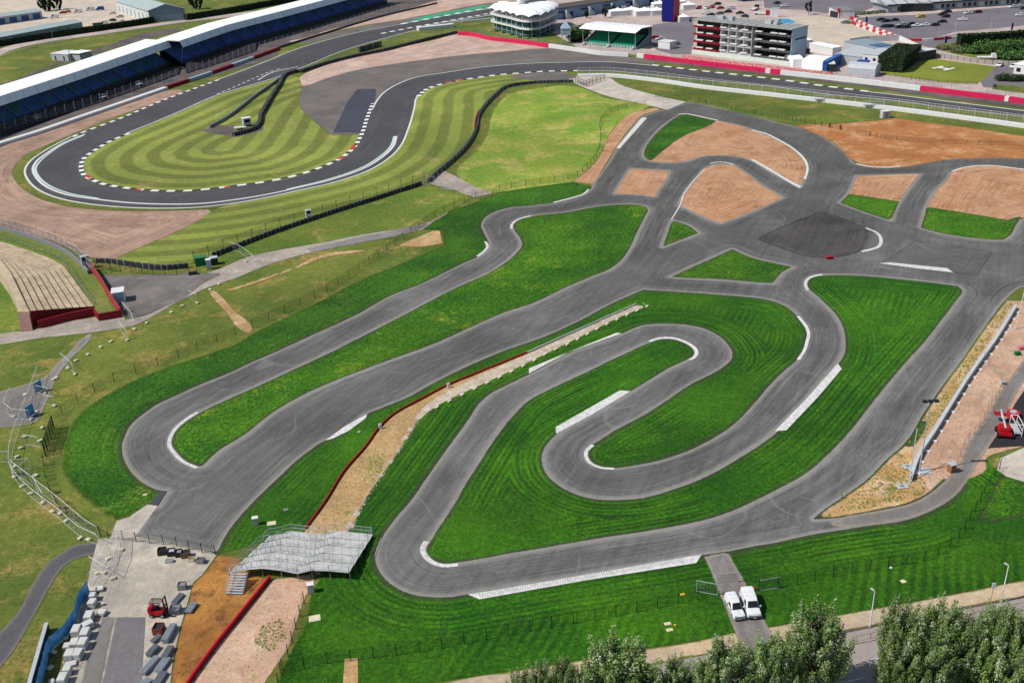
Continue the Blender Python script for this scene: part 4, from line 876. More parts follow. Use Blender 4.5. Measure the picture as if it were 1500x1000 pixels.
for i, q in enumerate([(152, 147), (205, 128), (56, 178)]):
    x, y = G(*q); r = empty('marshal_post', (x, y, 0), 1.2, ['white framed marshal stand behind the white wall, middle one', 'white marshal stand beside the red barrier end', 'white marshal stand at the left end of the debris fence'][i], 'marshal stand')
    MB().box(-1.2, 1.2, -.8, .8, 1.3, 1.42).build('platform', m_lgrey, r)
    mb = MB(); [mb.bar((sx*1.1, sy*.7, 0), (sx*1.1, sy*.7, 2.3), .05, 5) for sx in (-1, 1) for sy in (-1, 1)]; mb.bar((-1.1, -.7, 2.3), (1.1, -.7, 2.3), .05, 5); mb.bar((-1.1, .7, 2.3), (1.1, .7, 2.3), .05, 5); mb.build('frame', m_white, r)
# infield barriers
wall('tyre_wall', 'black tyre wall running down the middle of the striped infield', 'tyre wall', '342,200 371,191.5 383,170 396,147 409,127 420,111 428,108 440,106', 1.3, 1.2, [m_tyrew], step=1.5)
wall('guard_rail', 'grey guard rail on the left side of the infield wedge', 'guard rail', '308,188 330,176 352,160 372,144 392,130 412,116', 1.1, .5, [m_grey])
fence('debris_fence', 'debris fence on the left side of the infield wedge', 'fence', '308,188 330,176 352,160 372,144 392,130 412,116', 3.2, 2.6, m_grey, .06, mesh_grey)
wall('tyre_wall', 'black tyre wall along the top gravel trap', 'tyre wall', '440,107 480,94 520,84 560,76 600,66 640,56 669,49.5', 1.3, 1.2, [m_tyrew], step=2)
fence('debris_fence', 'debris fence behind the black tyre wall along the top gravel trap', 'fence', '421,104 450,97 500,84 556,70 600,60 640,51 672,44', 4.5, 3.2, m_lgrey, .06, mesh_grey, lean=.4)
wall('advertising_hoarding', 'dark blank hoarding above the tyre wall of the top gravel trap', 'hoarding', '526,77 559,68', 2.4, .4, [m_dark], sm=False)
x, y = G(362, 185); r = empty('timing_hut', (x, y, .1), .5, 'small white hut with dark window at the tip of the infield wedge', 'hut')
MB().box(-1.3, 1.3, -1, 1, .5, 2.7).build('wall', m_lgrey, r); MB().box(-1.5, 1.5, -1.2, 1.2, 2.7, 2.9).build('roof', m_white, r)
MB().box(-.9, .9, -1.03, -1, 1.4, 2.4).build('window', m_glass, r); MB().box(-1.1, 1.1, -.8, .8, 0, .5).build('base', m_dark, r)
x, y = G(352, 190); r = empty('storage_trailer', (x, y, .1), .25, 'low white flat trailer beside the infield hut', 'trailer'); MB().box(-2, 2, -.8, .8, .5, .8).build('deck', m_white, r)
mb = MB(); [mb.bar((sx, s*.75, .3), (sx, s*.95, .3), .3, 10) for sx in (-.4, .5) for s in (-1, 1)]; mb.build('wheel', m_tyre, r)
# south side dark barrier and debris fence round the lawn
wall('tyre_wall', 'curving dark tyre wall between the striped verge and the hill lawn', 'tyre wall', '840,121 800,122 770,124 744,128.5 725,142 712,155 701,171 697,192 685,214 664,236 640,256 627,268', 1.1, .55, [m_tyrew], step=1.5)
fence('debris_fence', 'curving debris fence between the striped verge and the hill lawn', 'fence', '840,122.5 800,123.5 770,125.5 746,130 727,143 714,156 703,172 699,193 687,215 666,237 642,258 629,269', 3.4, 2.9, m_steel, .06, mesh_grey)
wall('red_barrier', 'thin dark red barrier band on the bend of the curving debris fence', 'barrier', '701,168 697,180 695.5,192', 1.5, .3, [m_red])
wall('tyre_wall', 'straight dark tyre wall between the striped verge and the rough lawn', 'tyre wall', '618,271 557,291 477,316.5 400,343 330,370 312,377', 1.1, .55, [m_tyrew])
fence('debris_fence', 'straight debris fence with dark leaning posts along the rough lawn', 'fence', '622,267 557,289 477,314.5 400,340.5 330,367.5 285,386', 4.2, 3, m_dark, .06, mesh_dark, lean=-.5)
wall('tyre_wall', 'dark tyre wall with pale supports above the service yard', 'tyre wall', '276,392 240,395 200,391 165,386 142,385', 1.1, .7, [m_tyrew])
fence('debris_fence', 'debris fence with dark posts above the service yard', 'fence', '278,403 240,404 200,401 160,397 140,391', 2.8, 2.6, m_dark, .06, mesh_dark)
fence('debris_fence', 'debris fence with silver posts on the left edge of the gravel trap', 'fence', '-50,318 0,333 53,350 90,364 118,382 132,398 138,402', 3.0, 3.2, m_lgrey, .07, mesh_grey, rails=2)
wall('guard_rail', 'grey guard rail on the left edge of the gravel trap', 'guard rail', '-50,321 0,336 53,353 88,367 114,385 130,402', 1.1, .4, [m_grey])
# straight at the right: two white walls, two pink walls
wall('safety_wall', 'long white wall with fence posts between the circuit and the kart track', 'wall', '846,113 889,112.5 953,118.5 1034,130 1100,137.5 1207,149.5 1313,162 1394,172.5 1500,187 1620,204', 1.1, 1.8, [m_white], step=3)
fence('debris_fence', 'debris fence on the long white wall beside the straight', 'fence', '846,109 889,108.5 953,114.5 1034,125 1100,132.5 1207,144.5 1313,156.5 1394,167 1500,181 1600,194', 4.8, 2.6, m_white, .06, mesh_faint, rails=1)
pw = [('672,52 690,53 717,59 760,64 805,70', m_pink, 'pink barrier wall below the round clubhouse'), ('805,70 853,77 880,81 921,83.5', m_white, 'white barrier wall below the green seat stand'),
      ('934,84 944,85.5', m_white, 'short white barrier block at the left end of the long pink wall'), ('944,85.5 1034,96.5 1122,107', m_pink, 'long pink barrier wall below the hospitality block'),
      ('1122,107 1129,107.8', m_white, 'white gate block in the long pink wall'), ('1129,107.8 1144,109.5', m_pink, 'short pink barrier piece next to the white gate block'), ('1144,109.5 1240,120 1348,133', m_white, 'long white barrier wall below the paddock tents'),
      ('1348,133 1400,139.5 1472,148', m_pink, 'pink barrier wall below the helipad lawn'), ('1472,148 1478,149', m_white, 'white block in the right hand pink wall'), ('1478,149 1560,160 1620,168', m_pink, 'pink barrier wall leaving the right edge of the picture')]
for s, m, l in pw: wall('safety_wall', l, 'barrier wall', s, 1.7, 1.3, [m], sm=True, step=4)
fence('debris_fence', 'fine debris fence behind the pink and white walls of the paddock side', 'fence', '700,52 805,67 921,80 1034,93 1144,106 1240,117 1348,129.5 1500,147.5', 6, 2.6, m_grey, .05, mesh_grey)
wall('pit_wall', 'stacked white pit wall blocks beside the pit exit', 'pit wall', '612,45 640,42 664,39.5', 1.6, 3.5, [m_white], sm=False)
wall('pit_wall', 'white pit wall strip along the pit lane', 'pit wall', '625,40 664,33 722,24 770,16', .8, 1, [m_white], sm=True)
wall('pit_wall', 'second white pit wall strip nearer the clubhouse', 'pit wall', '676,33 722,29', .8, 1, [m_white], sm=False)
# ------------------------------------------------------------------ clubhouse
bpx = [(722, 43), (728, 45), (738, 47.5), (750, 50.5), (762, 54), (775, 55.5), (788, 54), (799, 50), (809, 45), (815, 39)]
fr = [Vector(G(*q)) for q in bpx]; c0 = sum(fr, Vector((0, 0)))/len(fr); fr = [q-c0 for q in fr]
back = [Vector((fr[-1].x-2, fr[-1].y+9)), Vector((fr[5].x, fr[5].y+30)), Vector((fr[0].x+4, fr[0].y+14))]
fp = spline([tuple(q) for q in fr+back], True, 2.0, 70)
club = empty('clubhouse', (c0.x, c0.y, 0), 0, 'round three storey clubhouse with green glass, wavy balconies and scalloped white canopy', 'clubhouse')
def sc_(pts, k): 
    cx = sum(p[0] for p in pts)/len(pts); cy = sum(p[1] for p in pts)/len(pts); return [(cx+(p[0]-cx)*k, cy+(p[1]-cy)*k) for p in pts]
MB().prism(sc_(fp, .94), 0, 3.6).build('ground_floor_glass', m_tglass, club)
MB().prism(sc_(fp, 1.06), 3.6, 4.1).build('balcony', m_white, club)
MB().prism(sc_(fp, .93), 4.1, 7.2).build('upper_floor_glass', m_tglass, club)
MB().prism(sc_(fp, 1.07), 7.2, 7.7).build('balcony', m_white, club)
MB().prism(sc_(fp, .6), 7.7, 10.2).build('penthouse', m_lgrey, club)
for z0, z1, k in ((.8, 1.3, .97), (4.1, 5.0, 1.055), (7.7, 8.6, 1.065)):
    q = sc_(fp, k); mb = MB(); n_ = len(q); mb.add([(x, y, z0) for x, y in q]+[(x, y, z1) for x, y in q], [(i, (i+1) % n_, n_+(i+1) % n_, n_+i) for i in range(n_)]); mb.build('railing', mesh_mat('rail mesh', (.6, .6, .6), .1, .6) if z0 < 1 else MATS.get('x') or bpy.data.materials['rail mesh'], club, fixn=False)
for i in range(0, len(fp), 3):
    q = sc_(fp, 1.0)[i]; MB().bar((*q, 0), (*q, 10.6), .12, 5).build('column', m_white, club)
mb = MB(); q = sc_(fp, 1.08); n_ = len(q); rings = []
for k, z in ((1.0, 10.3), (.93, 11.2), (.7, 12.2), (.35, 12.6), (.05, 12.9)):
    ring = []
    for i, (x, y) in enumerate(sc_(q, k)):
        sc = (abs(sin(i*pi/4.0)))*(.9 if k > .9 else .5)*(k**1.2); ring.append((x, y, z+sc-.5))
    rings.append(ring)
mb.loft(rings, caps=False); mb.add(rings[-1], [tuple(range(n_))]); mb.build('canopy', m_roofw, club, smooth=True)
q = sc_(fp, .1)[0]; mb = MB(); mb.bar((q[0], q[1], 9), (q[0], q[1], 20), .7, 10); mb.bar((q[0], q[1], 12.6), (q[0], q[1], 14.6), 2.2, 12); mb.build('mast', m_white, club)
mb = MB()
for i in range(1, 10, 1):
    t = i/10; a = fr[0]+(fr[-1]-fr[0])*t; 
for i in range(1, 9): x, y = fr[i]; mb.box(x-.9, x+.9, y-3.4, y-2.2, .05, .8)
tag(mb.build('terrace_table', m_tglass, club))
# small tent & bush by the stand
def tent(name, label, q, w, d, h, peak, rz=0, wallm=None, group=None, z0=0):
    x, y = G(*q); r = empty(name, (x, y, 0), radians(rz), label, 'tent', group)
    MB().box(-w/2, w/2, -d/2, d/2, z0, h).build('side_wall', wallm or m_white, r)
    mb = MB(); mb.add([(-w/2-.15, -d/2-.15, h), (w/2+.15, -d/2-.15, h), (w/2+.15, d/2+.15, h), (-w/2-.15, d/2+.15, h), (-w*.1, 0, h+peak*.6), (0, -d*.1, h+peak*.6), (w*.1, 0, h+peak*.6), (0, d*.1, h+peak*.6), (0, 0, h+peak)],
       [(0, 1, 5), (1, 2, 6), (2, 3, 7), (3, 0, 4), (0, 5, 4), (1, 6, 5), (2, 7, 6), (3, 4, 7), (4, 5, 8), (5, 6, 8), (6, 7, 8), (7, 4, 8)]); mb.build('roof', m_roofw, r)
    return r
def pagoda_stand(q):
    x, y = G(*q); r = empty('timing_tower', (x, y, 0), 0, 'small pale pointed tower on legs between the clubhouse and the bush', 'tower')
    mb = MB(); [mb.bar((sx*1.8, sy*1.8, 0), (sx*1.8, sy*1.8, 4), .12, 5) for sx in (-1, 1) for sy in (-1, 1)]; mb.build('leg', m_lgrey, r)
    MB().box(-2.1, 2.1, -2.1, 2.1, 4, 7).build('cabin', m_lblue, r); MB().loft([[(-2.3, -2.3, 7), (2.3, -2.3, 7), (2.3, 2.3, 7), (-2.3, 2.3, 7)], [(-.1, -.1, 10), (.1, -.1, 10), (.1, .1, 10), (-.1, .1, 10)]]).build('roof', m_lblue, r)
pagoda_stand((829, 64))
bx_, by_ = G(846, 61); o = bushy('large_bush', 'big rounded green bush between the pointed tower and the green seat stand', 'bush', [(0, 0, 3, 4, 3.5, 4), (2.5, 1, 3.5, 3.5, 3, 3.6), (-2, -1, 2, 3, 3, 3)], 2600, .6, lf_bush); o.location = (bx_, by_, 0)

# ------------------------------------------------------------------ green seat stand
loc, rz, L = frame2((852, 66), (930, 73.5)); gs = empty('covered_stand', loc, rz, 'small covered stand with two blocks of green seats and ribbed white roof', 'grandstand')
D = 13
for k in range(2):
    x0, x1 = L*(.08+.46*k), L*(.08+.46*k+.41); mb = MB()
    for r_ in range(9): mb.box(x0, x1, 1.5+r_*1.0, 2.52+r_*1.0, .9+r_*.42, 1.5+r_*.42)
    mb.build('seat_block', C('stand seat green', 20, 140, 104, .5), gs)
mb = MB(); mb.box(0, L, 1, 1.2, 0, 1.5); mb.build('front_rail', mesh_mat('stand rail', (.3, .45, .42), .3, .5), gs)
for x in (0, L): MB().add([(x, 1, 0), (x, D, 0), (x, D, 5.6), (x, 1, .9)], [(0, 1, 2, 3)]).build('side_panel', C('stand side', 120, 146, 156), gs, fixn=False)
MB().box(-.2, L+.2, D, D+.3, 0, 7.8).build('back_wall', m_dark, gs)
mb = MB(); kk = 18
for i in range(kk):
    x0 = -.8+(L+1.6)*i/kk; x1 = -.8+(L+1.6)*(i+1)/kk; z = .12*(i % 2)
    mb.loft([[(x0, -.8, 7.4+z), (x1, -.8, 7.4+z), (x1, -.8, 7.25), (x0, -.8, 7.25)], [(x0, 4, 8.7+z), (x1, 4, 8.7+z), (x1, 4, 8.5), (x0, 4, 8.5)], [(x0, D+.5, 8.3+z), (x1, D+.5, 8.3+z), (x1, D+.5, 8.1), (x0, D+.5, 8.1)]])
mb.build('roof', m_roofw, gs)
for x in (.3, L/2, L-.3): MB().bar((x, 1, 0), (x, .5, 7.3), .12, 6).build('column', m_lgrey, gs); MB().bar((x, D-1, 0), (x, D-1, 8), .12, 6).build('column', m_lgrey, gs)
for x in (1, L*.5, L-1.2):
    mb = MB(); [mb.box(x-.6, x+.6, -1.8+j*.4, -1.4+j*.4, 0, .2+j*.18) for j in range(7)]; mb.build('steps', m_lgrey, gs)
# ------------------------------------------------------------------ blue and red tower
loc, rz, L = frame2((969, 32.5), (986.5, 33)); tw = empty('display_tower', loc, rz, 'tall blue and red sided tower block standing in the paddock', 'tower')
MB().box(0, L, 0, 9, .6, 14).build('blue_face', m_navy, tw); MB().box(L+.004, L+.3, .0, 9.0, .6, 14).build('red_face', m_red, tw)
MB().box(-.1, L+.4, -.1, 9.1, 14, 16).build('top_band', m_white, tw); MB().box(.3, L, .3, 8.8, 0, .6).build('base', m_dark, tw)
# ------------------------------------------------------------------ hospitality block
loc, rz, L = frame2((1015, 78), (1157, 96.5)); hb = empty('hospitality_block', loc, rz, 'four storey open hospitality block with balconies, red left bay and grey roof', 'building')
fl = 3.05; z0 = 1.6; D = 11; x3 = [0, L*.29, L*.61, L]
MB().box(0, L, -.6, 0, 0, z0).build('base_wall', C('pale green wall', 222, 232, 222), hb)
MB().box(0, L, D-.3, D, 0, z0+fl*4).build('back_wall', m_grey, hb)
MB().box(L-.3, L, .1, D-.3, 0, z0+fl*4).build('end_wall', m_lblue, hb)
MB().box(0, .3, 2.5, D-.3, 0, z0+fl*4).build('end_wall', m_dred, hb)
slab = [m_dred, m_white, m_grey]; backm = [C('bay grey', 90, 84, 86), C('bay pale', 160, 162, 164), C('bay dark', 60, 60, 66)]  # bay backs: warm grey, pale grey, dark grey
for f in range(4):
    for b in range(3):
        z = z0+fl*f
        MB().box(x3[b], x3[b+1]-.02, .05 if b else -.3, D-.32, z, z+.28).build('floor_slab', slab[b], hb)
        MB().box(x3[b]+.1, x3[b+1]-.1, -.12, -.02, z+.1, z+.95).build('balcony_rail', mesh_mat('hb rail%d%d' % (f, b), lin(*[(150, 30, 50), (180, 182, 184), (90, 92, 96)][b]), .35, .5), hb)
        MB().box(x3[b]+.1, x3[b+1]-.3, 3.4, 3.6, z+.3, z+fl-.02).build('shopfront', m_glass if b == 2 else backm[b], hb)
    for x in [3.5, 8.5] + [L*.29+1.5+i*5.2 for i in range(3)] + [L*.68, L*.83, L*.91]:
        MB().box(x-1.6, x+1.6, -.5, .6, z0+fl*f+.95, z0+fl*f+1.35 if f % 2 else z0+fl*f+1.3).build('awning', m_white, hb)
    for b in range(1, 3):
        for i in range(4 if b == 1 else 1):
            x = x3[b]+i*(x3[b+1]-x3[b])/4; MB().box(x-.08, x+.08, .02, 3.4, z0+fl*f+.3, z0+fl*(f+1)).build('partition', m_white, hb)
MB().box(-.5, L+.1, -.9, D+.2, z0+fl*4, z0+fl*4+.35).build('roof', C('block roof', 170, 172, 170, .6), hb)
mb = MB(); [mb.box(-.3+i*(L+.2)/14, -.15+i*(L+.2)/14, -.8, D, z0+fl*4+.35, z0+fl*4+.42) for i in range(1, 14)]; mb.build('roof_rib', m_dark, hb)
for x, y, w, d, h in ((8, 5, 3, 2, 1.3), (12, 7, 2.5, 1.8, 1), (15, 4, 1.5, 1.5, 1.6), (L*.66, 5, 3, 2, 1.4), (L*.72, 7, 2, 2, 1.8), (L*.76, 4, 1.6, 1.6, 1.2)): MB().box(x, x+w, y, y+d, z0+fl*4+.36, z0+fl*4+.36+h).build('roof_plant', m_lgrey, hb)
mb = MB(); [mb.bar((L*.64+i*1.3, 5+i % 3, z0+fl*4), (L*.64+i*1.3, 5+i % 3, z0+fl*4+3+.4*(i % 2)), .07, 5) for i in range(7)]; mb.build('antenna', m_lgrey, hb)
sg = MB(); sg.box(L, L+.06, 2.2, D-1.2, 9.4, 10.0); sg.build('sign_band', m_dark, hb)
mb = MB(); [mb.box(-2.6+.5*i, -2.1+.5*i, 2, 4, 0, .4+.35*i) for i in range(5)]; mb.build('outside_stair', m_lgrey, hb)
# red terrace seats in front
n = NT('red seat rows'); s = n.attr('al')
rs = n.out(n.val(n.mix(n.sm(n.noise(2.2, 3), .46, .54), alb(214, 60, 74), alb(220, 190, 180)), n.sm(n.noise(5, 2), .3, .7, .8, 1.1)), .6)
terrace('rows of red seats between the hospitality block and the pink wall', [(997, 90.5), (1080, 100), (1160, 109), (1224, 112)], [(1000, 80), (1080, 91), (1160, 99.5), (1220, 106)], .4, 1.9, 7, rs, 'seat_terrace')
terrace('grey concrete viewing terrace behind the long white barrier wall', [(1226, 114), (1300, 122), (1345, 127.5)], [(1226, 108), (1290, 114), (1345, 120)], .3, 1.3, 5, pink, 'seat_terrace')
# ------------------------------------------------------------------ pit building
loc, rz, L = frame2((812, 30), (985, 3)); pb = empty('pit_building', loc, rz, 'long pale blue pit garage building with dark flat roof and outside stairs', 'building')
MB().box(0, L, 0, 11, 0, 5.4).build('wall', C('pit wall blue', 150, 176, 200), pb); MB().box(-.5, L, -1.2, 12, 5.4, 5.8).build('roof', C('pit roof', 92, 84, 82, .9), pb)
for i in range(1, 22, 2): MB().box(i*L/24, i*L/24+L/40, -.06, 0, .3, 3.2).build('garage_door', m_lblue if i % 4 == 1 else m_navy, pb)
for i in range(5):
    x = 6+i*L/5.4; mb = MB(); [mb.box(x+.45*j, x+.45*j+.45, -3, -1.6, 0, 4.6-.5*j) for j in range(9)]; mb.build('stair', m_lgrey, pb)
    MB().box(x-4, x, -1.6, -.05, 3.4, 3.7).build('landing', m_navy, pb)
# ------------------------------------------------------------------ generic box buildings and marquees
def block(name, label, cat, a, b, D, h, wm, rm, win=None, parapet=0, z0=0, over=.15, roofh=.25):
    loc, rz, L = frame2(a, b); r = empty(name, loc, rz, label, cat)
    MB().box(0, L, 0, D, z0, h).build('wall', wm, r); MB().box(-over, L+over, -over, D+over, h, h+roofh).build('roof', rm, r)
    if win:
        n, wz, wh, ww, m = win
        for i in range(n):
            x = L*(i+.5)/n; MB().box(x-ww/2, x+ww/2, -.05, 0, wz, wz+wh).build('window', m, r)
    return r, L
def gable(name, label, cat, a, b, D, h, ridge, wm, rm, win=None, along_x=True, door=None):
    loc, rz, L = frame2(a, b); r = empty(name, loc, rz, label, cat)
    MB().box(0, L, 0, D, 0, h).build('wall', wm, r); mb = MB()
    if along_x: mb.loft([[(x, -.3, h-.05), (x, D/2, ridge), (x, D+.3, h-.05), (x, D/2, ridge-.25)] for x in (-.3, L+.3)]); e = MB().add([(0, 0, h), (0, D, h), (0, D/2, ridge-.2), (L, 0, h), (L, D, h), (L, D/2, ridge-.2)], [(0, 1, 2), (3, 4, 5)])
    else: mb.loft([[(-.3, y, h-.05), (L/2, y, ridge), (L+.3, y, h-.05), (L/2, y, ridge-.25)] for y in (-.3, D+.3)]); e = MB().add([(0, 0, h), (L, 0, h), (L/2, 0, ridge-.2), (0, D, h), (L, D, h), (L/2, D, ridge-.2)], [(0, 1, 2), (3, 4, 5)])
    mb.build('roof', rm, r); e.build('gable', wm, r, fixn=False)
    if win:
        n, wz, wh, ww, m = win
        for i in range(n): x = L*(i+.5)/n; MB().box(x-ww/2, x+ww/2, -.06, 0, wz, wz+wh).build('window', m, r)
    return r, L
greyroof = C('grey green roof sheet', 176, 192, 190, .5, var=.08, sc=.4); blueg = C('blue grey cladding', 122, 146, 160, .5)
gable('long_shed', 'long low farm shed with pale grey green roof beside the dark hedge', 'shed', (-60, 77), (122, 42), 13, 3.6, 4.8, C('shed wall', 150, 166, 176), greyroof, (12, 1, 1.2, .4, m_dark))
r, L = gable('long_shed', 'farther farm shed with blue doors and white windows behind the long low shed', 'shed', (-60, 46), (63, 27.5), 13, 4.4, 5.6, C('shed wall2', 176, 188, 196), greyroof, (7, .4, 3, 4.5, C('shed door blue', 60, 92, 140)))
loc, rz, L = frame2((220, 33), (273, 29.5)); bs = empty('warehouse', loc, rz, 'big gabled warehouse with blue grey end wall and white long side', 'warehouse')
D = 62; MB().box(0, L, 0, D, 0, 6.4).build('wall', C('warehouse white', 214, 220, 220), bs)
sk_ = -.45; 
for ch in list(bs.children): bpy.data.objects.remove(ch)
dv = (P(150, -5, 6.4)-P(217, 14.7, 6.4)); aa = -rz; dvx, dvy = dv.x*cos(aa)-dv.y*sin(aa), dv.x*sin(aa)+dv.y*cos(aa); q = D/sqrt(dvx**2+dvy**2); dvx *= q; dvy *= q
mb = MB(); mb.add([(0, 0, 0), (0, 0, 6.4), (dvx, dvy, 6.4), (dvx, dvy, 0), (L, 0, 0), (L, 0, 6.4), (L+dvx, dvy, 6.4), (L+dvx, dvy, 0)], [(0, 1, 2, 3), (4, 7, 6, 5), (3, 2, 6, 7)]); mb.build('side_wall', C('warehouse white', 214, 220, 220), bs, fixn=False)
MB().add([(0, 0, 0), (L, 0, 0), (L, 0, 3.6), (0, 0, 3.6)], [(0, 1, 2, 3)]).build('end_wall', C('warehouse lower', 138, 162, 172), bs, fixn=False)
MB().add([(0, 0, 3.6), (L, 0, 3.6), (L, 0, 6.4), (L/2, 0, 9.4), (0, 0, 6.4)], [(0, 1, 2, 3, 4)]).build('end_wall', blueg, bs, fixn=False)
mb = MB(); mb.loft([[(-.5+ox, oy, 6.3), (L/2+ox, oy, 9.6), (L+.5+ox, oy, 6.3), (L/2+ox, oy, 9.3)] for ox, oy in ((0, -.5), (dvx, dvy))]); mb.build('roof', greyroof, bs)
for i in range(8): t = (i+.4)/8; MB().box(dvx*t-.3, dvx*t-.1, dvy*t, dvy*t+1.2, .5, 4).build('drainpipe', m_grey, bs)
r, L = block('brick_hut', 'small white hut with twin flat white roofs on the grass behind the grandstand', 'hut', (76, 88.5), (101, 90), 9, 3, m_lgrey, m_white, (2, .2, 2, .9, m_dark))
MB().box(L+.1, L+5.5, 2, 9.5, 0, 2.6).build('annex', m_lgrey, r); MB().box(L-1.5, L+5.8, 1.8, 9.8, 3.3, 3.5).build('roof', m_roofw, r); MB().bar((L+2.5, -1, 0), (L+2.5, -1, 6.5), .15, 6).build('flue', m_lgrey, r)
hedge('hedge', 'long dark clipped hedge between the farm yard and the perimeter track', '-40,74 12,66 60,58 133,47.5 200,37.5 225,33', 3.0, 2.4, n=5000, size=.7, mat=lf_dark)
hedge('hedge', 'dark clipped hedge behind the white grandstand roof beyond the warehouse', '272,30 330,21 400,8 450,-2', 3.2, 2.4, n=3000, size=.8, mat=lf_dark)
fence('track_fence', 'white post and rail fence along the perimeter track behind the grandstand', 'fence', '-30,88 0,84 30,74 70,65 133,55 200,45.5 270,35 340,24', 3.4, 1.2, m_white, .07, None, rails=2, cap=95)
wall('low_bund', 'low earth bund strewn with rubble beyond the far hedge', 'bund', '272,8 330,4 420,-8', 1.4, 6, [orange])
# paddock right
block('paddock_building', 'white flat roofed paddock building with small square windows next to the clipped block hedge', 'building', (1262, 97), (1297, 101), 14, 4.6, m_white, C('pale roof', 196, 202, 206), (3, 2.4, 1.1, 1.1, m_glass))
block('paddock_building', 'wide low paddock building with pale roof and dark roof light, behind the blue trailer', 'building', (1222, 93), (1262, 97), 26, 3.4, m_lgrey, C('pale roof', 196, 202, 206))
r, L = block('paddock_building', 'grey roofed paddock workshop with long blue roof light, behind the block hedge', 'building', (1286, 88), (1318, 84), 22, 4, m_lgrey, C('blue grey roof', 150, 164, 176)); MB().box(2, L-2, 3, 9, 4.26, 4.5).build('roof_light', C('roof light', 70, 100, 140, .3), r)
block('paddock_building', 'low white lean-to at the left end of the paddock buildings', 'building', (1219, 82), (1232, 80), 14, 3, m_white, m_roofw)
wall('screen_wall', 'pale grey panel wall behind the paddock buildings', 'wall', '1244,66 1270,62 1317,60', 2.6, .3, [m_lgrey], sm=False)
wall('screen_wall', 'white concrete wall stepping down towards the access lane', 'wall', '1317,60 1330,66 1344,73', 2.2, .4, [m_white], sm=False)
hedge('block_hedge', 'clipped block hedge with brown top at the corner of the helipad lawn', [tuple(q) for q in (G(1303, 106), G(1329, 87))], 6.0, 9.5, n=5200, size=.55)
block('articulated_trailer', 'long dark sided trailer with white roof at the top left of the helipad lawn', 'trailer', (1334, 92), (1370, 86.5), 3.4, 3.6, m_dark, m_white)
def marquee(label, a, b, D, h, peak, m=None, cat='marquee'):
    loc, rz, L = frame2(a, b); r = empty('marquee', loc, rz, label, cat)
    mb = MB(); mb.loft([[(x, 0, 0), (x, 0, h), (x, D*.18, h+peak*.7), (x, D/2, h+peak), (x, D*.82, h+peak*.7), (x, D, h), (x, D, 0)] for x in [L*i/4 for i in range(5)]]); mb.build('fabric_hall', m or m_roofw, r)
    MB().box(L+.003, L+.05, D*.3, D*.7, 0, h*.85).build('door', m_lgrey, r); return r
marquee('white tent next to the end of the hospitality block', (1161, 99), (1176, 98), 9, 3, 1)
marquee('large white marquee between the small tent and the blue trailer', (1174, 102), (1204, 105), 11, 3.6, .8)
marquee('rounded grey white marquee hall near the block hedge', (1240, 111), (1281, 114), 8, 3, 1.6, C('marquee grey', 196, 200, 206))
block('blue_trailer', 'blue race trailer beside the large white marquee', 'trailer', (1205, 105), (1211, 105.5), 16, 3.8, m_navy if False else C('trailer blue', 30, 80, 160), C('trailer blue top', 60, 110, 180))
block('awning_trailer', 'white topped race trailer with dark open side beside the blue trailer', 'trailer', (1213, 106), (1222, 106), 14, 3, m_dark, m_white)
block('container', 'blue topped container behind the rounded marquee', 'container', (1254, 100), (1268, 101), 4, 2.4, m_lgrey, C('trailer blue', 30, 80, 160))
block('container', 'white topped container right of the blue topped container', 'container', (1270, 103), (1290, 105), 4, 2.4, m_grey, m_white)
block('box_truck', 'white box truck parked right of the hospitality block', 'truck', (1171, 73), (1190, 71), 4, 3.4, m_white, m_roofw)
block('skip_container', 'dark open skip below the white box truck', 'skip', (1171, 81), (1186, 80), 4, 2, m_dark, m_dark)
block('cabin', 'small white cabin on the road behind the green seat stand', 'cabin', (964, 71), (981, 73), 4.5, 3, m_white, m_white)
for i, (q, w, d) in enumerate([((905, 23), 9, 5), ((925, 21), 8, 6), ((944, 22.5), 11, 7), ((962, 22), 7, 6), ((1000, 32), 5, 5), ((1008, 14), 7, 5), ((966, 12), 8, 6), ((990, 9), 10, 6)]):
    tent('paddock_tent', ['white peaked tent left of the square marquee, smallest', 'white peaked tent between two others behind the green stand', 'square white marquee with dark doorway behind the green stand', 'white peaked tent touching the blue tower', 'white tent right of the red tower face', 'cream tent near the red cars', 'white tent behind the blue tower, left one', 'long white tent behind the blue tower, right one'][i], q, w, d, 2.6, 1.7, 8, group='paddock tents')
# industrial units along the top right
loc, rz, L = frame2((1300, 19.5), (1500, 6.5)); iu = empty('workshop_units', loc, rz, 'long row of low workshop units with pale corrugated roof facing the car park', 'building'); L *= 1.35
n = NT('corrugated roof'); cr_ = n.out(n.val(alb(196, 198, 200), n.M('MULTIPLY', n.sm(n.M('SINE', n.M('MULTIPLY', n.sep(n.pos)[0], 2*pi/6.)), .6, 1, 1, .55), n.sm(n.noise(.3), .3, .7, .85, 1.1))), .6)
MB().box(0, L, 0, 16, 0, 3.6).build('wall', C('unit wall', 150, 160, 170), iu)
MB().loft([[(x, -1.2, 3.6), (x, -1.2, 4.2), (x, 8, 5.3), (x, 17, 4.2), (x, 17, 3.6)] for x in (-1.5, L)]).build('roof', cr_, iu)
MB().box(-1, L, -1.26, -1.2, 3.5, 4.15).build('fascia', m_dark, iu)
for i in range(34):
    x = 2+i*L/34; w = 1.6 if i % 4 else 3.4; MB().box(x, x+w, -.08, 0, .2 if i % 4 == 0 else .9, 2.6).build('window' if i % 4 else 'door', m_dark if i % 4 else m_lgrey, iu)
block('workshop_wing', 'short angled wing at the left end of the workshop row', 'building', (1283, 11), (1299, 19), 22, 3.8, m_dark, cr_)
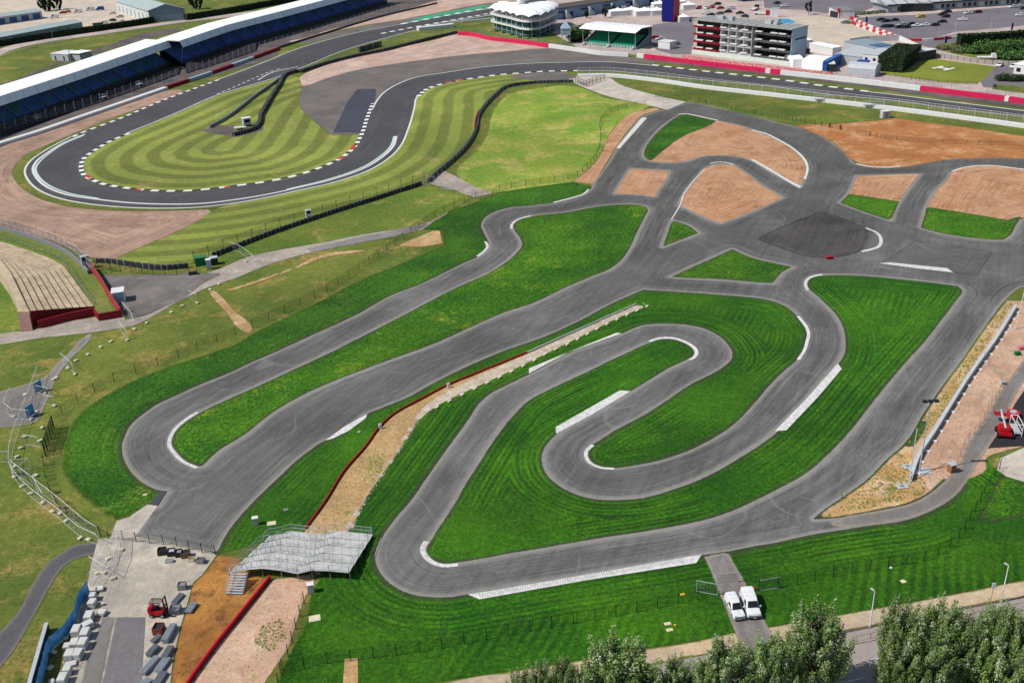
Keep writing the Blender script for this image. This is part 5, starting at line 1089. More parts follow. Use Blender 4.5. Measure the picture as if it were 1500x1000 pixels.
r, L = block('gatehouse', 'small white gatehouse with red sign beside the chevron barrier', 'kiosk', (1214, 21), (1228, 27.5), 8, 3.4, m_white, m_grey, (3, .3, 1.6, 1.2, m_dark)); MB().box(L-2.5, L+.3, -.2, .5, 2.6, 4.6).build('sign', m_red, r)
block('gatehouse', 'dark glazed annex right of the white gatehouse', 'kiosk', (1229, 27.5), (1246, 25.5), 7, 3, m_dark, m_lgrey)
block('race_garage', 'dark glazed workshop at the top edge beyond the parked red cars', 'building', (1088, 3), (1135, -1), 12, 4.5, C('glass blue', 44, 66, 86), m_lgrey, (6, .6, 3, 3, m_glass))
chev = [C('chevron red', 206, 44, 44), m_white]
wall('chevron_barrier', 'upper red and white chevron tyre barrier along the car park', 'barrier', '1246,27.5 1272,39.5 1306,52.5 1322,59', 1.1, 1.0, chev, stripes=3.6, step=3.6)
wall('chevron_barrier', 'lower red and white chevron tyre barrier beside the sandy hardstanding', 'barrier', '1247,35 1274,45 1304,55.7', 1.1, 1.0, chev, stripes=3.6, step=3.6)
wall('chevron_barrier', 'red and white barrier between the car park and the access lane', 'barrier', '1324,60.5 1350,60.5 1375,59 1401,56.5', 1.0, .9, chev, stripes=6, step=3)
hedge('tall_hedge', 'tall clipped dark hedge along the car park at the right edge', '1403,70.5 1450,68.5 1500,64.5 1620,56', 5.4, 4.5, n=6500, size=.6, mat=lf_hedge)
fence('panel_fence', 'grey panel fence with dark posts above the helipad lawn', 'fence', '1365,84 1400,89 1438,94 1470,96 1500,98', 2.6, 1.9, m_dark, .08, C('fence panel grey', 178, 166, 160), mname='fence_panel')
fence('wire_fence', 'thin wire fence along the lower edge of the helipad lawn', 'fence', '1290,110 1340,118 1398,123.5 1430,125', 3.2, 1.3, m_dark, .05, mesh_dark)
fence('wire_fence', 'thin wire fence at the lower right corner by the parking bay', 'fence', '1453,128 1500,135 1560,141', 3.2, 1.3, m_dark, .05, mesh_dark)
hx, hy = G(1382, 100.5); tag(MB().bar((0, 0, 0), (0, 0, .02), 7, 24).build('helipad', t_run), kind='structure').location = (hx, hy, .08)
mb = MB(); mb.box(-3, -1.9, -3.2, 3.2, .02, .04); mb.box(1.9, 3, -3.2, 3.2, .02, .04); mb.box(-1.9, 1.9, -.7, .7, .02, .04); o = tag(mb.build('helipad_marking', white), kind='structure'); o.location = (hx, hy, .09); o.rotation_euler = (0, 0, -1.0)
block('white_house', 'white flat roofed house cut by the right edge above the small hedge', 'house', (1484, 108), (1540, 116), 14, 3.4, m_white, m_roofw, (4, .9, 1.4, 1.6, m_glass))
hx, hy = G(1490, 119); o = bushy('small_hedge', 'low dark rounded hedge in front of the white house', 'hedge', [(-4, 2, .6, 3, 2.2, 1.8), (0, 0, .6, 4, 2, 1.6), (6, -1, .6, 4, 2, 1.6)], 1500, .5, lf_hedge); o.location = (hx, hy, 0)
for i, (q, s, m, l) in enumerate([((1436, 77), 1.0, lf_bush, 'bright green shrub mass left of the white pickup'), ((1462, 74), 1.15, lf_bush, 'bright green shrub mass below the middle of the tall hedge'), ((1484, 86), .9, lf_bush, 'bright green shrub mass at the right end near the fence'), ((1412, 77), .6, lf_dull, 'dull brownish shrub at the left end of the bushes'), ((1388, 72), .5, lf_dull, 'small dull shrub beside the blue flag')]):
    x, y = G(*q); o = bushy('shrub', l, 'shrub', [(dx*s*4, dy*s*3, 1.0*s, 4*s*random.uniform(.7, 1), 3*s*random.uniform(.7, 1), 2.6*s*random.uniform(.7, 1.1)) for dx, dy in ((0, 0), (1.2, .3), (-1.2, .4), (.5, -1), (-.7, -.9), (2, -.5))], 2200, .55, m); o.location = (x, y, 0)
x0, y0 = G(1262, 20); o = bushy('flower_bed', 'long pale planted bed beside the workshop wing', 'flower bed', [(i*4, i*.8, 0, 2.6, 3, 1.0) for i in range(9)], 2600, .6, lf_dull); o.location = (x0-6, y0-3, 0)
for i, (q, hh) in enumerate([((1184, 22), 7), ((885, 27), 6), ((898, 21), 5), ((859, 27), 3.4)]):
    t = tree('small_tree', hh, hh*.6, 9, 1300, .6, lf_dark, ['small conical tree at the edge of the sandy hardstanding', 'tallest of the three small round trees before the pit building', 'middle sized small round tree before the pit building', 'shortest small round tree before the pit building, leftmost'][i], seed=i+40, trunk_h=.2); t.location = (*G(*q), 0)
for i, (q, hh) in enumerate([((67, 17), 9), ((84, 15), 10), ((288, 14), 10)]):
    t = tree('farm_tree', hh, hh*.95, 12, 2600, .9, lf_dark, ['dark round tree behind the farther farm shed, left of a pair', 'dark round tree behind the farther farm shed, right of a pair', 'dark tree at the right end of the warehouse'][i], seed=i+50, trunk_h=.1); t.location = (*G(*q), 0)
# flags, lamps
for q, l in (((1267, 37), 'blue feather flag beside the chevron barrier'), ((1383, 67), 'blue feather flag by the access lane'), ((1480, 47), 'blue feather flag above the tall hedge')):
    x, y = G(*q); r = empty('feather_flag', (x, y, 0), .3, l, 'flag'); MB().bar((0, 0, 0), (0, 0, 4), .04, 5).build('pole', m_lgrey, r); MB().add([(0, 0, .8), (1.3, .1, 1), (1.3, .1, 3.4), (0, 0, 4)], [(0, 1, 2, 3)]).build('flag_cloth', m_navy, r, fixn=False)
for i, (q, h) in enumerate([((1191, 18), 7), ((1096, 12), 8), ((1115, 14), 7), ((1132, 26), 7), ((1374, 58), 5), ((1399, 49), 5.5), ((1451, 43), 5), ((80, 68), 7), ((276, 42), 7), ((238, 92), 4)]):
    lamp('lamp_post', ['lamp post beside the conical tree', 'white lamp post left of the race trucks', 'white lamp post behind the flatbed truck', 'lamp post at the blue tarpaulin', 'short lamp post by the red and white lane barrier', 'lamp post on the lower car park kerb', 'lamp post above the tall hedge end', 'lamp post beside the hedge near the white hut', 'lamp post at the warehouse corner of the hedge', 'lamp post on the dark terrace rows'][i], q, h, 'post')
tag(MB().prism([G(1137, 29), (G(1155, 28)), G(1166, 33), G(1147, 35)], .08, .12).build('tarpaulin', C('tarpaulin blue', 60, 160, 210)), 'bright blue tarpaulin lying on the sandy hardstanding', 'tarpaulin')
block('display_board', 'white display board beside the blue tarpaulin', 'sign', (1128, 25), (1140, 25), .6, 4, m_white, m_white)
# cars
far = [('hatch', 'yellow', 1348.6, 26, 10, 'bright yellow car in the middle of the far car park'), ('sedan', 'white', 1342, 39.5, -15, 'white car, left of a close pair in the lower car park row'), ('sedan', 'white', 1355, 38.5, -12, 'white car, right of a close pair in the lower car park row'),
 ('hatch', 'black', 1369, 38.5, -14, 'black car right of the two white cars in the lower row'), ('hatch', 'navy', 1379.6, 33.7, -10, 'dark car above the right end of the lower row'), ('hatch', 'black', 1380, 23, 10, 'dark car directly left of the maroon car'), ('hatch', 'maroon', 1385, 26, 15, 'maroon car right of the yellow one'),
 ('hatch', 'green', 1387, 19, 5, 'dark green car behind the maroon car'), ('sedan', 'white', 1409.6, 30.4, -20, 'lone white car in the centre right of the car park'), ('sedan', 'white', 1418, 21, 5, 'white car in the upper row beside the brown one'), ('hatch', 'maroon', 1431.5, 19.7, 0, 'dark brown red car at the right of the upper row'),
 ('hatch', 'white', 1494, 24, -10, 'white car at the right edge of the car park'), ('hatch', 'white', 1483.5, 12, 5, 'white car near the top right workshop doors'), ('sedan', 'white', 1493, 10.6, 5, 'white car nearest the top right corner'), ('hatch', 'black', 1499.5, 14, 10, 'black car cut by the right edge of the car park'),
 ('hatch', 'black', 1289.7, 31, 5, 'dark car, first of the upper left trio in the car park'), ('hatch', 'black', 1297, 33, 8, 'dark car, middle of the upper left trio in the car park'), ('sedan', 'black', 1310, 31.5, 5, 'dark car, last of the upper left trio in the car park'), ('hatch', 'navy', 1296, 40.6, 5, 'dark blue car touching another in the lower left of the car park'),
 ('hatch', 'black', 1303, 40.6, 5, 'dark car right of the dark blue one in the lower left'), ('hatch', 'black', 1317, 41.7, 5, 'black car below the white car of the lower cluster'), ('hatch', 'silver', 1321, 38.5, 5, 'silver car inside the lower cluster of dark cars'), ('sedan', 'black', 1327, 41.7, 5, 'black car at the right of the lower cluster'),
 ('sedan', 'black', 1335, 37.4, 5, 'black car between the lower cluster and the white pair'), ('hatch', 'grey', 1238, 35, -40, 'grey car at the start of the chevron barrier'),
 ('hatch', 'red', 1024, 13, 60, 'red car, leftmost of the red group behind the hospitality block'), ('hatch', 'white', 1034.7, 13.7, 60, 'white car between red ones behind the hospitality block'), ('hatch', 'red', 1042.7, 12, 60, 'red car, middle of the red group'), ('sedan', 'red', 1054.7, 13.7, 20, 'red car, right front of the red group'), ('hatch', 'maroon', 1050.7, 7.7, 20, 'dark red car at the back of the red group'),
 ('sedan', 'silver', 1070.7, 13.7, -30, 'silver car right of the red group'), ('hatch', 'white', 1034, 21, -20, 'white car beside a dark one above the block roof'), ('hatch', 'black', 1041, 23.7, -20, 'dark car nearest the hospitality roof, left'), ('hatch', 'grey', 1054, 21.7, 10, 'dark grey car above the block roof, between white and black ones'), ('hatch', 'black', 1066, 19, 5, 'black car below the silver one'),
 ('sedan', 'black', 1083.3, 21, 5, 'black saloon above the centre of the block roof'), ('sedan', 'navy', 1090.7, 25.7, -45, 'navy car nose to the block roof'), ('hatch', 'black', 1137.3, 6.5, -5, 'black car on the tarmac by the glazed workshop'), ('hatch', 'white', 1149.3, 10.5, -5, 'white car on the tarmac right of the black one'), ('hatch', 'red', 1000, 30, 40, 'red car right of the blue tower foot'),
 ('hatch', 'red', 958, 57, 0, 'red car behind the right end of the green seat stand'), ('sedan', 'white', 967, 59, 5, 'white car beside the red one behind the green seat stand'), ('sedan', 'silver', 990, 66, 30, 'silver car right of the small white cabin'),
 ('hatch', 'white', 1464, 97.5, 50, 'white car parked on the bay right of the helipad lawn'), ('hatch', 'white', 1484, 99.5, 50, 'white car beside the corner of the white house'),
 ('hatch', 'white', 165, 21, 10, 'white car by the warehouse side in the farm yard'), ('hatch', 'black', 165, 31.5, -20, 'dark car in the lower row of the farm yard'), ('hatch', 'silver', 176, 26, 5, 'silver car near the warehouse wall'), ('sedan', 'white', 178.7, 33, 10, 'white car in the lower right of the farm yard'), ('hatch', 'white', 152, 34.5, 0, 'white car beside the green skip'),
 ('hatch', 'red', 92, 20.5, 30, 'red car at the end of the farther farm shed'), ('hatch', 'orange', 99, 19, 0, 'orange car beside the red one in the farm yard')]
for k, c, x, y, hd, l in far: car(k, c, x, y, hd+90 if False else hd, l, group='distant parked cars')
for q, l, c in (((114.7, 19), 'white van in the farm yard, left of two at the back', 'white'), ((132, 16), 'white van in the farm yard, right of two at the back', 'white'), ((146.7, 15.5), 'blue van at the back of the farm yard', 'blue'), ((80, 27), 'white van between the two farm sheds', 'white'), ((859, 22), 'white van at the pit building stairs', 'white'), ((910, 15), 'white van before the pit garages', 'white')):
    car('van', c, *q, 15, l, 'van', 'distant vans', 5.2, 2.3, 2)
block('skip_container', 'green skip behind the hedge in the farm yard', 'skip', (137, 40), (152, 38.5), 3, 1.6, m_green, m_dark)
def flatbed(q, rz, label, cab, L=7):
    x, y = G(*q); r = empty('flatbed_truck', (x, y, .07), radians(rz), label, 'truck')
    MB().box(-L/2, L/2-2, -1.1, 1.1, .8, 1.1).build('load_bed', m_white, r); c = MB(); c.loft([[(L/2-1.9, y_, .5), (L/2, y_, .5), (L/2, y_, 1.4), (L/2-.5, y_, 2.3), (L/2-1.9, y_, 2.3)] for y_ in (-1.05, 1.05)]); c.build('cab', cab, r, bevel=.05)
    MB().box(L/2-.35, L/2-.2, -.9, .9, 1.45, 2.1).build('windscreen', m_glass, r)
    for sx in (-L/2+1.2, L/2-1.2):
        for s in (-1, 1): MB().bar((sx, s*.85, .42), (sx, s*1.08, .42), .42, 12).build('wheel', m_tyre, r)
    return r
flatbed((1445, 87.5), -12, 'white flatbed pickup truck on the lane behind the panel fence', CARCOL['white'])
flatbed((1116, 22), -25, 'flatbed recovery truck above the right part of the block roof', CARCOL['red'], 8)
flatbed((1106, 15), 60, 'dark recovery truck behind the flatbed one', CARCOL['black'], 8)
# ------------------------------------------------------------------ concrete terrace at the left
Fp = [(-80, 345), (0, 353), (28, 362), (60, 373), (91, 386), (137.5, 449)]; Bp = [(-80, 352), (-30, 362), (-5, 374), (5, 385), (15, 398), (43, 456)]
tr = empty('spectator_terrace', (*G(91, 440), 0), 0, 'stepped concrete spectator terrace with red end walls at the left edge', 'terrace'); ot = Vector((*G(91, 440), 0))
def rs_(pts, n):
    q = spline(pts, False, 4, 30); L_ = length(q); return [along(q, L_*i/n)[:2] for i in range(n+1)]
R_ = 9; a = [P(x, y, .3) for x, y in rs_(Fp, 14)]; b = [P(x, y, 3.4) for x, y in rs_(Bp, 14)]
def tp(i, t, k): w = a[i]+(b[i]-a[i])*t-ot; return (w.x, w.y, .3+3.1*k)
tc = earth('terrace concrete', alb(202, 182, 152), alb(184, 164, 138), alb(158, 142, 124), grain=.12, big=.2, ragw=0)
for q in range(R_):
    mb = MB(); g = .25/R_
    for i in range(14):
        t0, t1, k0, k1 = q/R_, (q+1)/R_, q/R_, (q+1)/R_
        mb.add([tp(i, t0, k0), tp(i+1, t0, k0), tp(i+1, t1, k0), tp(i, t1, k0), tp(i, t1, k1), tp(i+1, t1, k1)], [(0, 1, 2, 3), (3, 2, 5, 4)])
    mb.build('step', tc, tr, fixn=False)
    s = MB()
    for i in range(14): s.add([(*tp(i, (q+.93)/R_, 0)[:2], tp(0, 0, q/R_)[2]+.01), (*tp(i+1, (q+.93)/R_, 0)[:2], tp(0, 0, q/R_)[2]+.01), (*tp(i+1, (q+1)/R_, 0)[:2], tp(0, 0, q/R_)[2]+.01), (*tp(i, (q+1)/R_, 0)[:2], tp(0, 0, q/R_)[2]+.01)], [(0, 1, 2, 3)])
    s.build('step_shade_strip', C('painted step shade', 84, 76, 66), tr, fixn=False)  # shade at the riser foot, painted as a dark strip on the tread
mb = MB(); e = [tp(14, q/R_, q/R_) for q in range(R_+1)]; e2 = [(x, y, z+.12) for x, y, z in e]; mb.add([(x, y, 0) for x, y, z in e]+e2, [(i, i+1, R_+2+i, R_+1+i) for i in range(R_)]); mb.build('end_wall', m_dred, tr, fixn=False)
lw = earth('terrace walk', alb(206, 186, 154), alb(186, 168, 144), grain=.1, big=.2, ragw=0)
mb = MB(); w = [P(x, y, 3.4)-ot for x, y in ((-80, 358), (-30, 370), (-8, 388), (8, 410), (24, 440), (26, 456), (43, 456), (15, 398), (5, 385), (-5, 374), (-30, 362), (-80, 352))]; mb.prism([(q.x, q.y) for q in w], 0, 3.38); mb.build('upper_walk', lw, tr)
mb = MB(); w = [P(*q)-ot for q in ((26, 456, 3.3), (42, 456, 3.3), (48, 484, .1), (30, 486, .1))]; mb.add([tuple(q) for q in w]+[(q.x, q.y, 0) for q in w], [(0, 1, 2, 3), (1, 5, 6, 2), (0, 3, 7, 4)]); mb.build('access_ramp', C('red ramp', 150, 110, 104), tr, fixn=False)
wall('red_wall', 'dark red parapet wall in front of the terrace end, beside the ramp', 'wall', '57,481 62,480 100,470 139,462', 1.7, .35, [m_dred], sm=False)
wall('red_wall', 'dark red wall corner wrapping the grass bank below the white container', 'wall', '139,462 146,470 180,464', 1.6, .35, [m_dred], sm=False)
wall('red_wall', 'long red topped wall between the grass bank and the service yard', 'wall', '134,395 150,418 164,443 178,463', 1.8, .4, [C('faded red', 168, 60, 62)], sm=False)
fence('guard_rail', 'curved grey handrail along the front of the concrete terrace', 'guard rail', '-40,350 0,351 50,366 92,384 122,425 139,447', 2.5, 1.1, m_grey, .05, None, rails=2)
def box_thing(name, label, cat, q, w, d, h, m, rz=0, z0=.07, group=None, parts=(), bev=.02):
    x, y = G(*q); r = empty(name, (x, y, z0), radians(rz), label, cat, group); MB().box(-w/2, w/2, -d/2, d/2, 0, h).build('body', m, r, bevel=bev)
    for nm, x0, x1, y0, y1, z0_, z1, mm in parts: MB().box(x0, x1, y0, y1, z0_, z1).build(nm, mm, r)
    return r
box_thing('storage_container', 'white storage container beside the red topped wall', 'container', (175.5, 440), 2.5, 3.0, 2.3, m_white, 16, parts=(('door', -1.0, -.05, -1.54, -1.5, .15, 2.15, m_lblue), ('door', .05, 1.0, -1.54, -1.5, .15, 2.15, m_lblue), ('roof', -1.3, 1.3, -1.55, 1.55, 2.3, 2.38, m_white)))
box_thing('generator', 'dark green site cabinet at the fence corner of the service yard', 'cabinet', (295, 388), 2.4, 1.8, 1.9, m_green, 15, parts=(('roof', -1.3, 1.3, -1, 1, 1.9, 2.0, C('green top', 60, 130, 90)),))
box_thing('site_toilet', 'white portable toilet beside the dark green cabinet', 'toilet', (307, 394), 1.1, 1.1, 2.2, m_lgrey, 15, parts=(('door', -.4, .4, -.58, -.55, .1, 2, m_lblue), ('roof', -.6, .6, -.6, .6, 2.2, 2.32, m_white)))
box_thing('site_bin', 'dark grey box with pale top right of the portable toilet', 'cabinet', (314, 387), 1.8, 1.6, 1.6, m_dark, 15, parts=(('lid', -.9, .9, -.8, .8, 1.6, 1.7, m_lgrey),))
box_thing('pallet_pile', 'low dark pile of crates at the gate end of the debris fence', 'crate', (283, 402), 1.8, 1.2, .8, m_dark, 10, parts=(('lid', -.8, .8, -.5, .5, .8, .86, m_wood),))
box_thing('camera_platform', 'white framed marshal box on the debris fence near the gravel tip', 'marshal post', (453, 322), 1.4, 1, 2.6, m_white, 20, parts=(('window', -.5, .5, -.53, -.5, 1.7, 2.4, m_glass),))
box_thing('marshal_box', 'grey steel marshal box at the corner of the left debris fence', 'marshal post', (127, 393), 1.6, 1.2, 3.0, m_lgrey, 30, parts=(('window', -.6, .6, -.63, -.6, 2.0, 2.8, m_dark),))
# gate posts and gates near the link path
for q, l, rz in (((628, 272), 'grey steel gate at the top of the link path', 30), ((655, 279), 'small mesh gate right of the steel gate on the link path', -20)):
    x, y = G(*q); r = empty('gate', (x, y, .07), radians(rz), l, 'gate'); mb = MB()
    for a_, b_ in (((-1.8, 0, 0), (-1.8, 0, 2.2)), ((1.8, 0, 0), (1.8, 0, 2.2)), ((-1.8, 0, 2.2), (1.8, 0, 2.2)), ((-1.8, 0, .3), (1.8, 0, .3))): mb.bar(a_, b_, .06, 5)
    mb.build('frame', m_galv, r); MB().add([(-1.8, 0, .3), (1.8, 0, .3), (1.8, 0, 2.2), (-1.8, 0, 2.2)], [(0, 1, 2, 3)]).build('mesh_panel', mesh_grey, r, fixn=False)
# ------------------------------------------------------------------ perimeter fences of the kart circuit
fence('mesh_fence', 'dark mesh fence with thin posts winding round the western kart lawn', 'fence', '148,786 125,772 107,762 88,746 74,722 66,692 65,672 70,645 80,622 93,605 107,595 137,574 174,556 213,542 251,529 288,513 323,500 347,490 373,478 403,465 433,451 471,432 505,410 545,384 586,354 602,342 624,327 642,315 662,306 693,293 717,286 754,275 793,270 839,262 855,251 873,230 880,206 880,179 890,168 911,160 945,153', 4.1, 1.8, m_post, .055, mesh_dark, cap=98)
fence('mesh_fence', 'dark mesh fence crossing the mown grass left of the entry road', 'fence', '408,1004 412,987 423,960 434,920 440,902 446,884', 2.2, 1.8, m_post, .05, mesh_dark)
fence('mesh_fence', 'long dark mesh fence along the mown grass above the tan verge', 'fence', '412,988 450,977 515,968 612,956 704,939 765,927 825,916 883,907 941,895 997,884 1051,871', 2.5, 1.8, m_post, .05, mesh_dark)
fence('mesh_fence', 'dark mesh fence curving up the right hand lawn from the entry road', 'fence', '1111,866 1151,860 1204,849 1257,839 1309,830 1358,821 1380,810 1394,800 1407,786 1418,766 1431,745 1442,722 1464,687', 2.4, 1.8, m_post, .05, mesh_dark)
fence('mesh_fence', 'pale post fence between the upper kart bend and the straight', 'fence', '960,143 1002,146 1047,154 1087,164 1122,171 1153,176 1215,187 1260,197 1292,203 1335,208 1378,211 1420,212 1482,214 1560,216', 3.2, 1.5, C('rusty post', 120, 92, 70), .05, mesh_dark)
fence('security_fence', 'dark panel fence with gate at the top corner of the hill lawn', 'fence', '843,121 858,128 866,124 886,118', 2.4, 2.4, m_dark, .08, mesh_dark, rails=2, sm=False)
fence('security_fence', 'taller green sports fence beside the western hairpin', 'fence', '80,628 75,645 67,668', 1.6, 2.6, m_post, .07, mesh_mat('green mesh', (.01, .06, .035), .3), rails=2)
fence('mesh_fence', 'fence across the top of the storage yard at the end of the wide straight', 'fence', '160,790 180,791 202,794 228,797 252,799 276,805 298,810 316,813', 2.0, 1.7, m_post, .05, mesh_dark, sm=False)
# entry gates
for a_, b_, l in (((1051, 872), (1020, 866), 'open galvanised gate leaf swung left of the entry road'), ((1111, 866), (1142, 861), 'open galvanised gate leaf swung right of the entry road'), ((1050, 857), (1081, 853), 'low galvanised frame across the entry road')):
    loc, rz, L = frame2(a_, b_); r = empty('gate', loc, rz, l, 'gate'); mb = MB()
    for u, v in (((0, 0, .1), (L, 0, .1)), ((0, 0, 1.7), (L, 0, 1.7)), ((0, 0, 0), (0, 0, 1.75)), ((L, 0, .1), (L, 0, 1.7))): mb.bar(u, v, .045, 6)
    mb.build('frame', m_galv, r); MB().add([(0, 0, .1), (L, 0, .1), (L, 0, 1.7), (0, 0, 1.7)], [(0, 1, 2, 3)]).build('mesh_panel', mesh_grey, r, fixn=False)
# red barrier line down the middle path
wall('red_barrier', 'long thin red plastic barrier curving along the sandy path', 'barrier', '772,517.5 690,551 656,565 618,585 578,607 557,625.5 535.5,655 503.5,692 477,735 447,776', .42, .13, [m_red], step=1)
wall('red_barrier', 'red plastic barrier between the orange earth and the pink earth', 'barrier', '396,848 347,909 315,949 280,997 255,1035', .7, .2, [C('bright barrier red', 206, 34, 52, .45)], step=1)
wall('path_board', 'pale timber edging board along the upper end of the sandy path', 'edging', '772,517.5 847,484 932,446.5', .35, .18, [m_lgrey], step=1)
kr = spline(px('948,450 911,466 873,484 833,505 807,516 783,529 740,550 712,563 664,586 640,598'), False, 1); Lk = length(kr)
for i in range(20):
    x, y, a_ = along(kr, Lk*i/19); r = empty('fence_foot', (x, y, .08), a_, ['first from the top', 'second from the top', 'third from the top', 'fourth from the top', 'fifth from the top', 'sixth from the top', 'seventh from the top', 'eighth from the top', 'ninth from the top', 'tenth from the top', 'tenth from the lower end', 'ninth from the lower end', 'eighth from the lower end', 'seventh from the lower end', 'sixth from the lower end', 'fifth from the lower end', 'fourth from the lower end', 'third from the lower end', 'second from the lower end', 'last at the lower end'][i]+', pale block foot on the right side of the sandy path', 'block', 'pale block feet along the sandy path')
    MB().box(-.35, .35, -.22, .22, 0, .28).build('block', m_cream, r, bevel=.03); MB().bar((0, 0, .2), (-.2, -1.5, .5), .03, 5).build('brace', m_galv, r)
# ------------------------------------------------------------------ precast wall on the right
hw = wall('site_wall', 'long pale grey precast barrier with little white feet beside the right hand straight', 'barrier', '1487,453 1458,500 1420,553 1392,597 1368,636 1345,672 1333,705', .9, .5, [C('precast grey', 200, 208, 212)], step=1)
wr = spline(px('1489,455 1460,502 1422,555 1394,599 1370,638 1347,674 1336,706'), False, 1); Lw = length(wr); hx, hy = G(1487, 453)
for i in range(20):
    x, y, a_ = along(wr, Lw*(i+.3)/20); MB().box(-.2, .2, .0, .75, 0, .2).build('foot', m_white, hw).location = (x-hx, y-hy, .05)
    hw.children[-1].rotation_euler = (0, 0, a_)
fence('wire_fence', 'thin bent wire fence along the service road on the right', 'fence', '1441,527 1452,542 1466,556 1462,580 1450,598 1440,618 1425,640 1412,655 1402,682', 2.4, 1.6, m_grey, .04, mesh_grey)
# floodlight mast
x, y = G(1346.5, 691); ml = empty('floodlight_mast', (x, y, 0), 0, 'tall slim floodlight mast on a concrete slab beside the right hand straight', 'floodlight mast')
MB().bar((0, 0, .2), (0, 0, 11.6), .11, 10, .05).build('pole', m_lgrey, ml); MB().box(-1.3, 1.6, -.8, .8, .05, .2).build('base_slab', m_lgrey, ml); MB().bar((-1.0, 0, 11.5), (1.0, .2, 11.5), .05, 6).build('crossbar', m_dark, ml)
for dx in (-.8, 0, .8): MB().box(dx-.3, dx+.3, -.35, .15, 11.5, 11.85).build('floodlight', m_dark, ml, bevel=.04)
x, y = G(1331, 709); r = empty('mast_stay', (x, y, 0), 0, 'leaning galvanised pole at the lower end of the precast barrier', 'pole'); MB().bar((0, 0, 0), (1.6, 3.5, 7), .06, 6).build('pole', m_galv, r); MB().box(-.25, .25, -.25, .25, 0, .15).build('base', m_lgrey, r)
x, y = G(1487, 482); r = empty('white_mast', (x, y, 0), 0, 'thin white mast at the top end of the precast barrier', 'pole'); MB().bar((0, 0, 0), (.5, 0, 9.5), .07, 6).build('pole', m_white, r); MB().box(-.3, .3, -.3, .3, 0, .2).build('base', m_lgrey, r)
box_thing('control_kiosk', 'small timber clad kiosk at the bend of the service road', 'kiosk', (1393, 691), .9, .9, 1.3, m_wood, 20, parts=(('roof', -.52, .52, -.52, .52, 1.3, 1.38, m_lgrey),))
for q, w, d, l in (((1321, 713), 1.5, 1.2, 'pale slab in the weeds below the floodlight mast'), ((1329, 684), 1.3, 1.1, 'pale slab left of the floodlight mast foot')): box_thing('concrete_slab', l, 'slab', q, w, d, .15, m_lgrey, 8, parts=(('cover', -.3, .3, -.3, .3, .15, .18, m_grey),))
# boom lift
x, y = G(1470, 637); bl = empty('boom_lift', (x, y, .08), radians(75), 'red and grey boom lift parked on the black tarmac', 'boom lift')
MB().box(-1.3, 1.3, -.9, .9, .4, .9).build('chassis', m_red, bl, bevel=.06); MB().box(-.9, 1.0, -.75, .75, .9, 1.5).build('turret', m_red, bl, bevel=.12)
for sx in (-.9, .9):
    for s in (-1, 1): MB().bar((sx, s*.75, .4), (sx, s*1.1, .4), .4, 14).build('wheel', m_tyre, bl)
MB().bar((-.6, 0, 1.5), (3.6, .1, 2.3), .16, 6, .12).build('boom', m_lgrey, bl); MB().bar((3.6, .1, 2.3), (2.2, .1, 1.6), .1, 6).build('jib', m_lgrey, bl)
mb = MB(); mb.box(3.5, 4.6, -.8, .9, 1.3, 1.4); [mb.bar((px_, py_, 1.3), (px_, py_, 2.4), .035, 5) for px_ in (3.5, 4.6) for py_ in (-.8, .9)]; [mb.bar((3.5, py_, 2.4), (4.6, py_, 2.4), .035, 5) for py_ in (-.8, .9)]; mb.build('basket', m_red, bl)
x, y = G(1483, 611); r = empty('round_tank', (x, y, .08), 0, 'round red tank beyond the boom lift', 'tank'); MB().bar((0, 0, 0), (0, 0, .9), .95, 18).build('tank', C('tank red', 196, 50, 66), r); MB().bar((0, 0, .9), (0, 0, 1.0), .5, 14).build('lid', m_lgrey, r)
for q, l, m, w in (((1490, 520), 'small green plastic bin near the right edge', m_green, .9), ((1496, 512), 'pink site box at the right edge above the green bin', C('pink', 214, 120, 132), 1.2), ((1468, 563), 'pale square cover at the bend of the wire fence', m_lgrey, .7), ((1215, 379.5), 'small red plastic barrier lying at the edge of the rough patch', m_red, 1.4)):
    box_thing('site_box', l, 'box', q, w, .7, .5, m, 10, parts=(('lid', -w/2-.03, w/2+.03, -.38, .38, .5, .56, m),))
x, y = G(1496, 640); r = empty('frame_rack', (x, y, .1), radians(80), 'white tubular rack at the right edge on the black tarmac', 'rack'); mb = MB()
for u, v in (((0, 0, 0), (0, 0, 2)), ((3, 0, 0), (3, 0, 2)), ((0, 0, 2), (3, 0, 2)), ((0, 0, 1), (3, 0, 1)), ((0, 1, 0), (0, 1, 2)), ((3, 1, 0), (3, 1, 2)), ((0, 1, 2), (3, 1, 2)), ((0, 0, 2), (0, 1, 2)), ((3, 0, 2), (3, 1, 2))): mb.bar(u, v, .06, 5)
mb.build('frame', m_white, r); MB().box(0, 3, 0, 1, .4, .5).build('shelf', m_lgrey, r)
box_thing('grey_cabin', 'small grey steel cabin on the grass beside the orange earth by the straight', 'cabin', (1296, 173), 2.6, 1.8, 2.2, m_lgrey, 10, parts=(('door', -.4, .4, -.94, -.9, .1, 1.9, m_grey), ('roof', -1.4, 1.4, -1, 1, 2.2, 2.3, m_white)))
for q, l in (((1207, 150), 'steel bench frame on the white wall, left of two'), ((1279, 158.5), 'steel bench frame on the white wall, right of two')):
    x, y = G(*q); r = empty('marshal_stand', (x, y, 0), radians(-14), l, 'marshal stand'); mb = MB(); [mb.bar((sx, sy, 0), (sx, sy, 2.2), .05, 5) for sx in (-3, 0, 3) for sy in (-.6, .6)]; [mb.bar((-3, sy, 2.2), (3, sy, 2.2), .05, 5) for sy in (-.6, .6)]; mb.build('frame', m_galv, r); MB().box(-3, 3, -.6, .6, 1.1, 1.2).build('deck', m_lgrey, r)
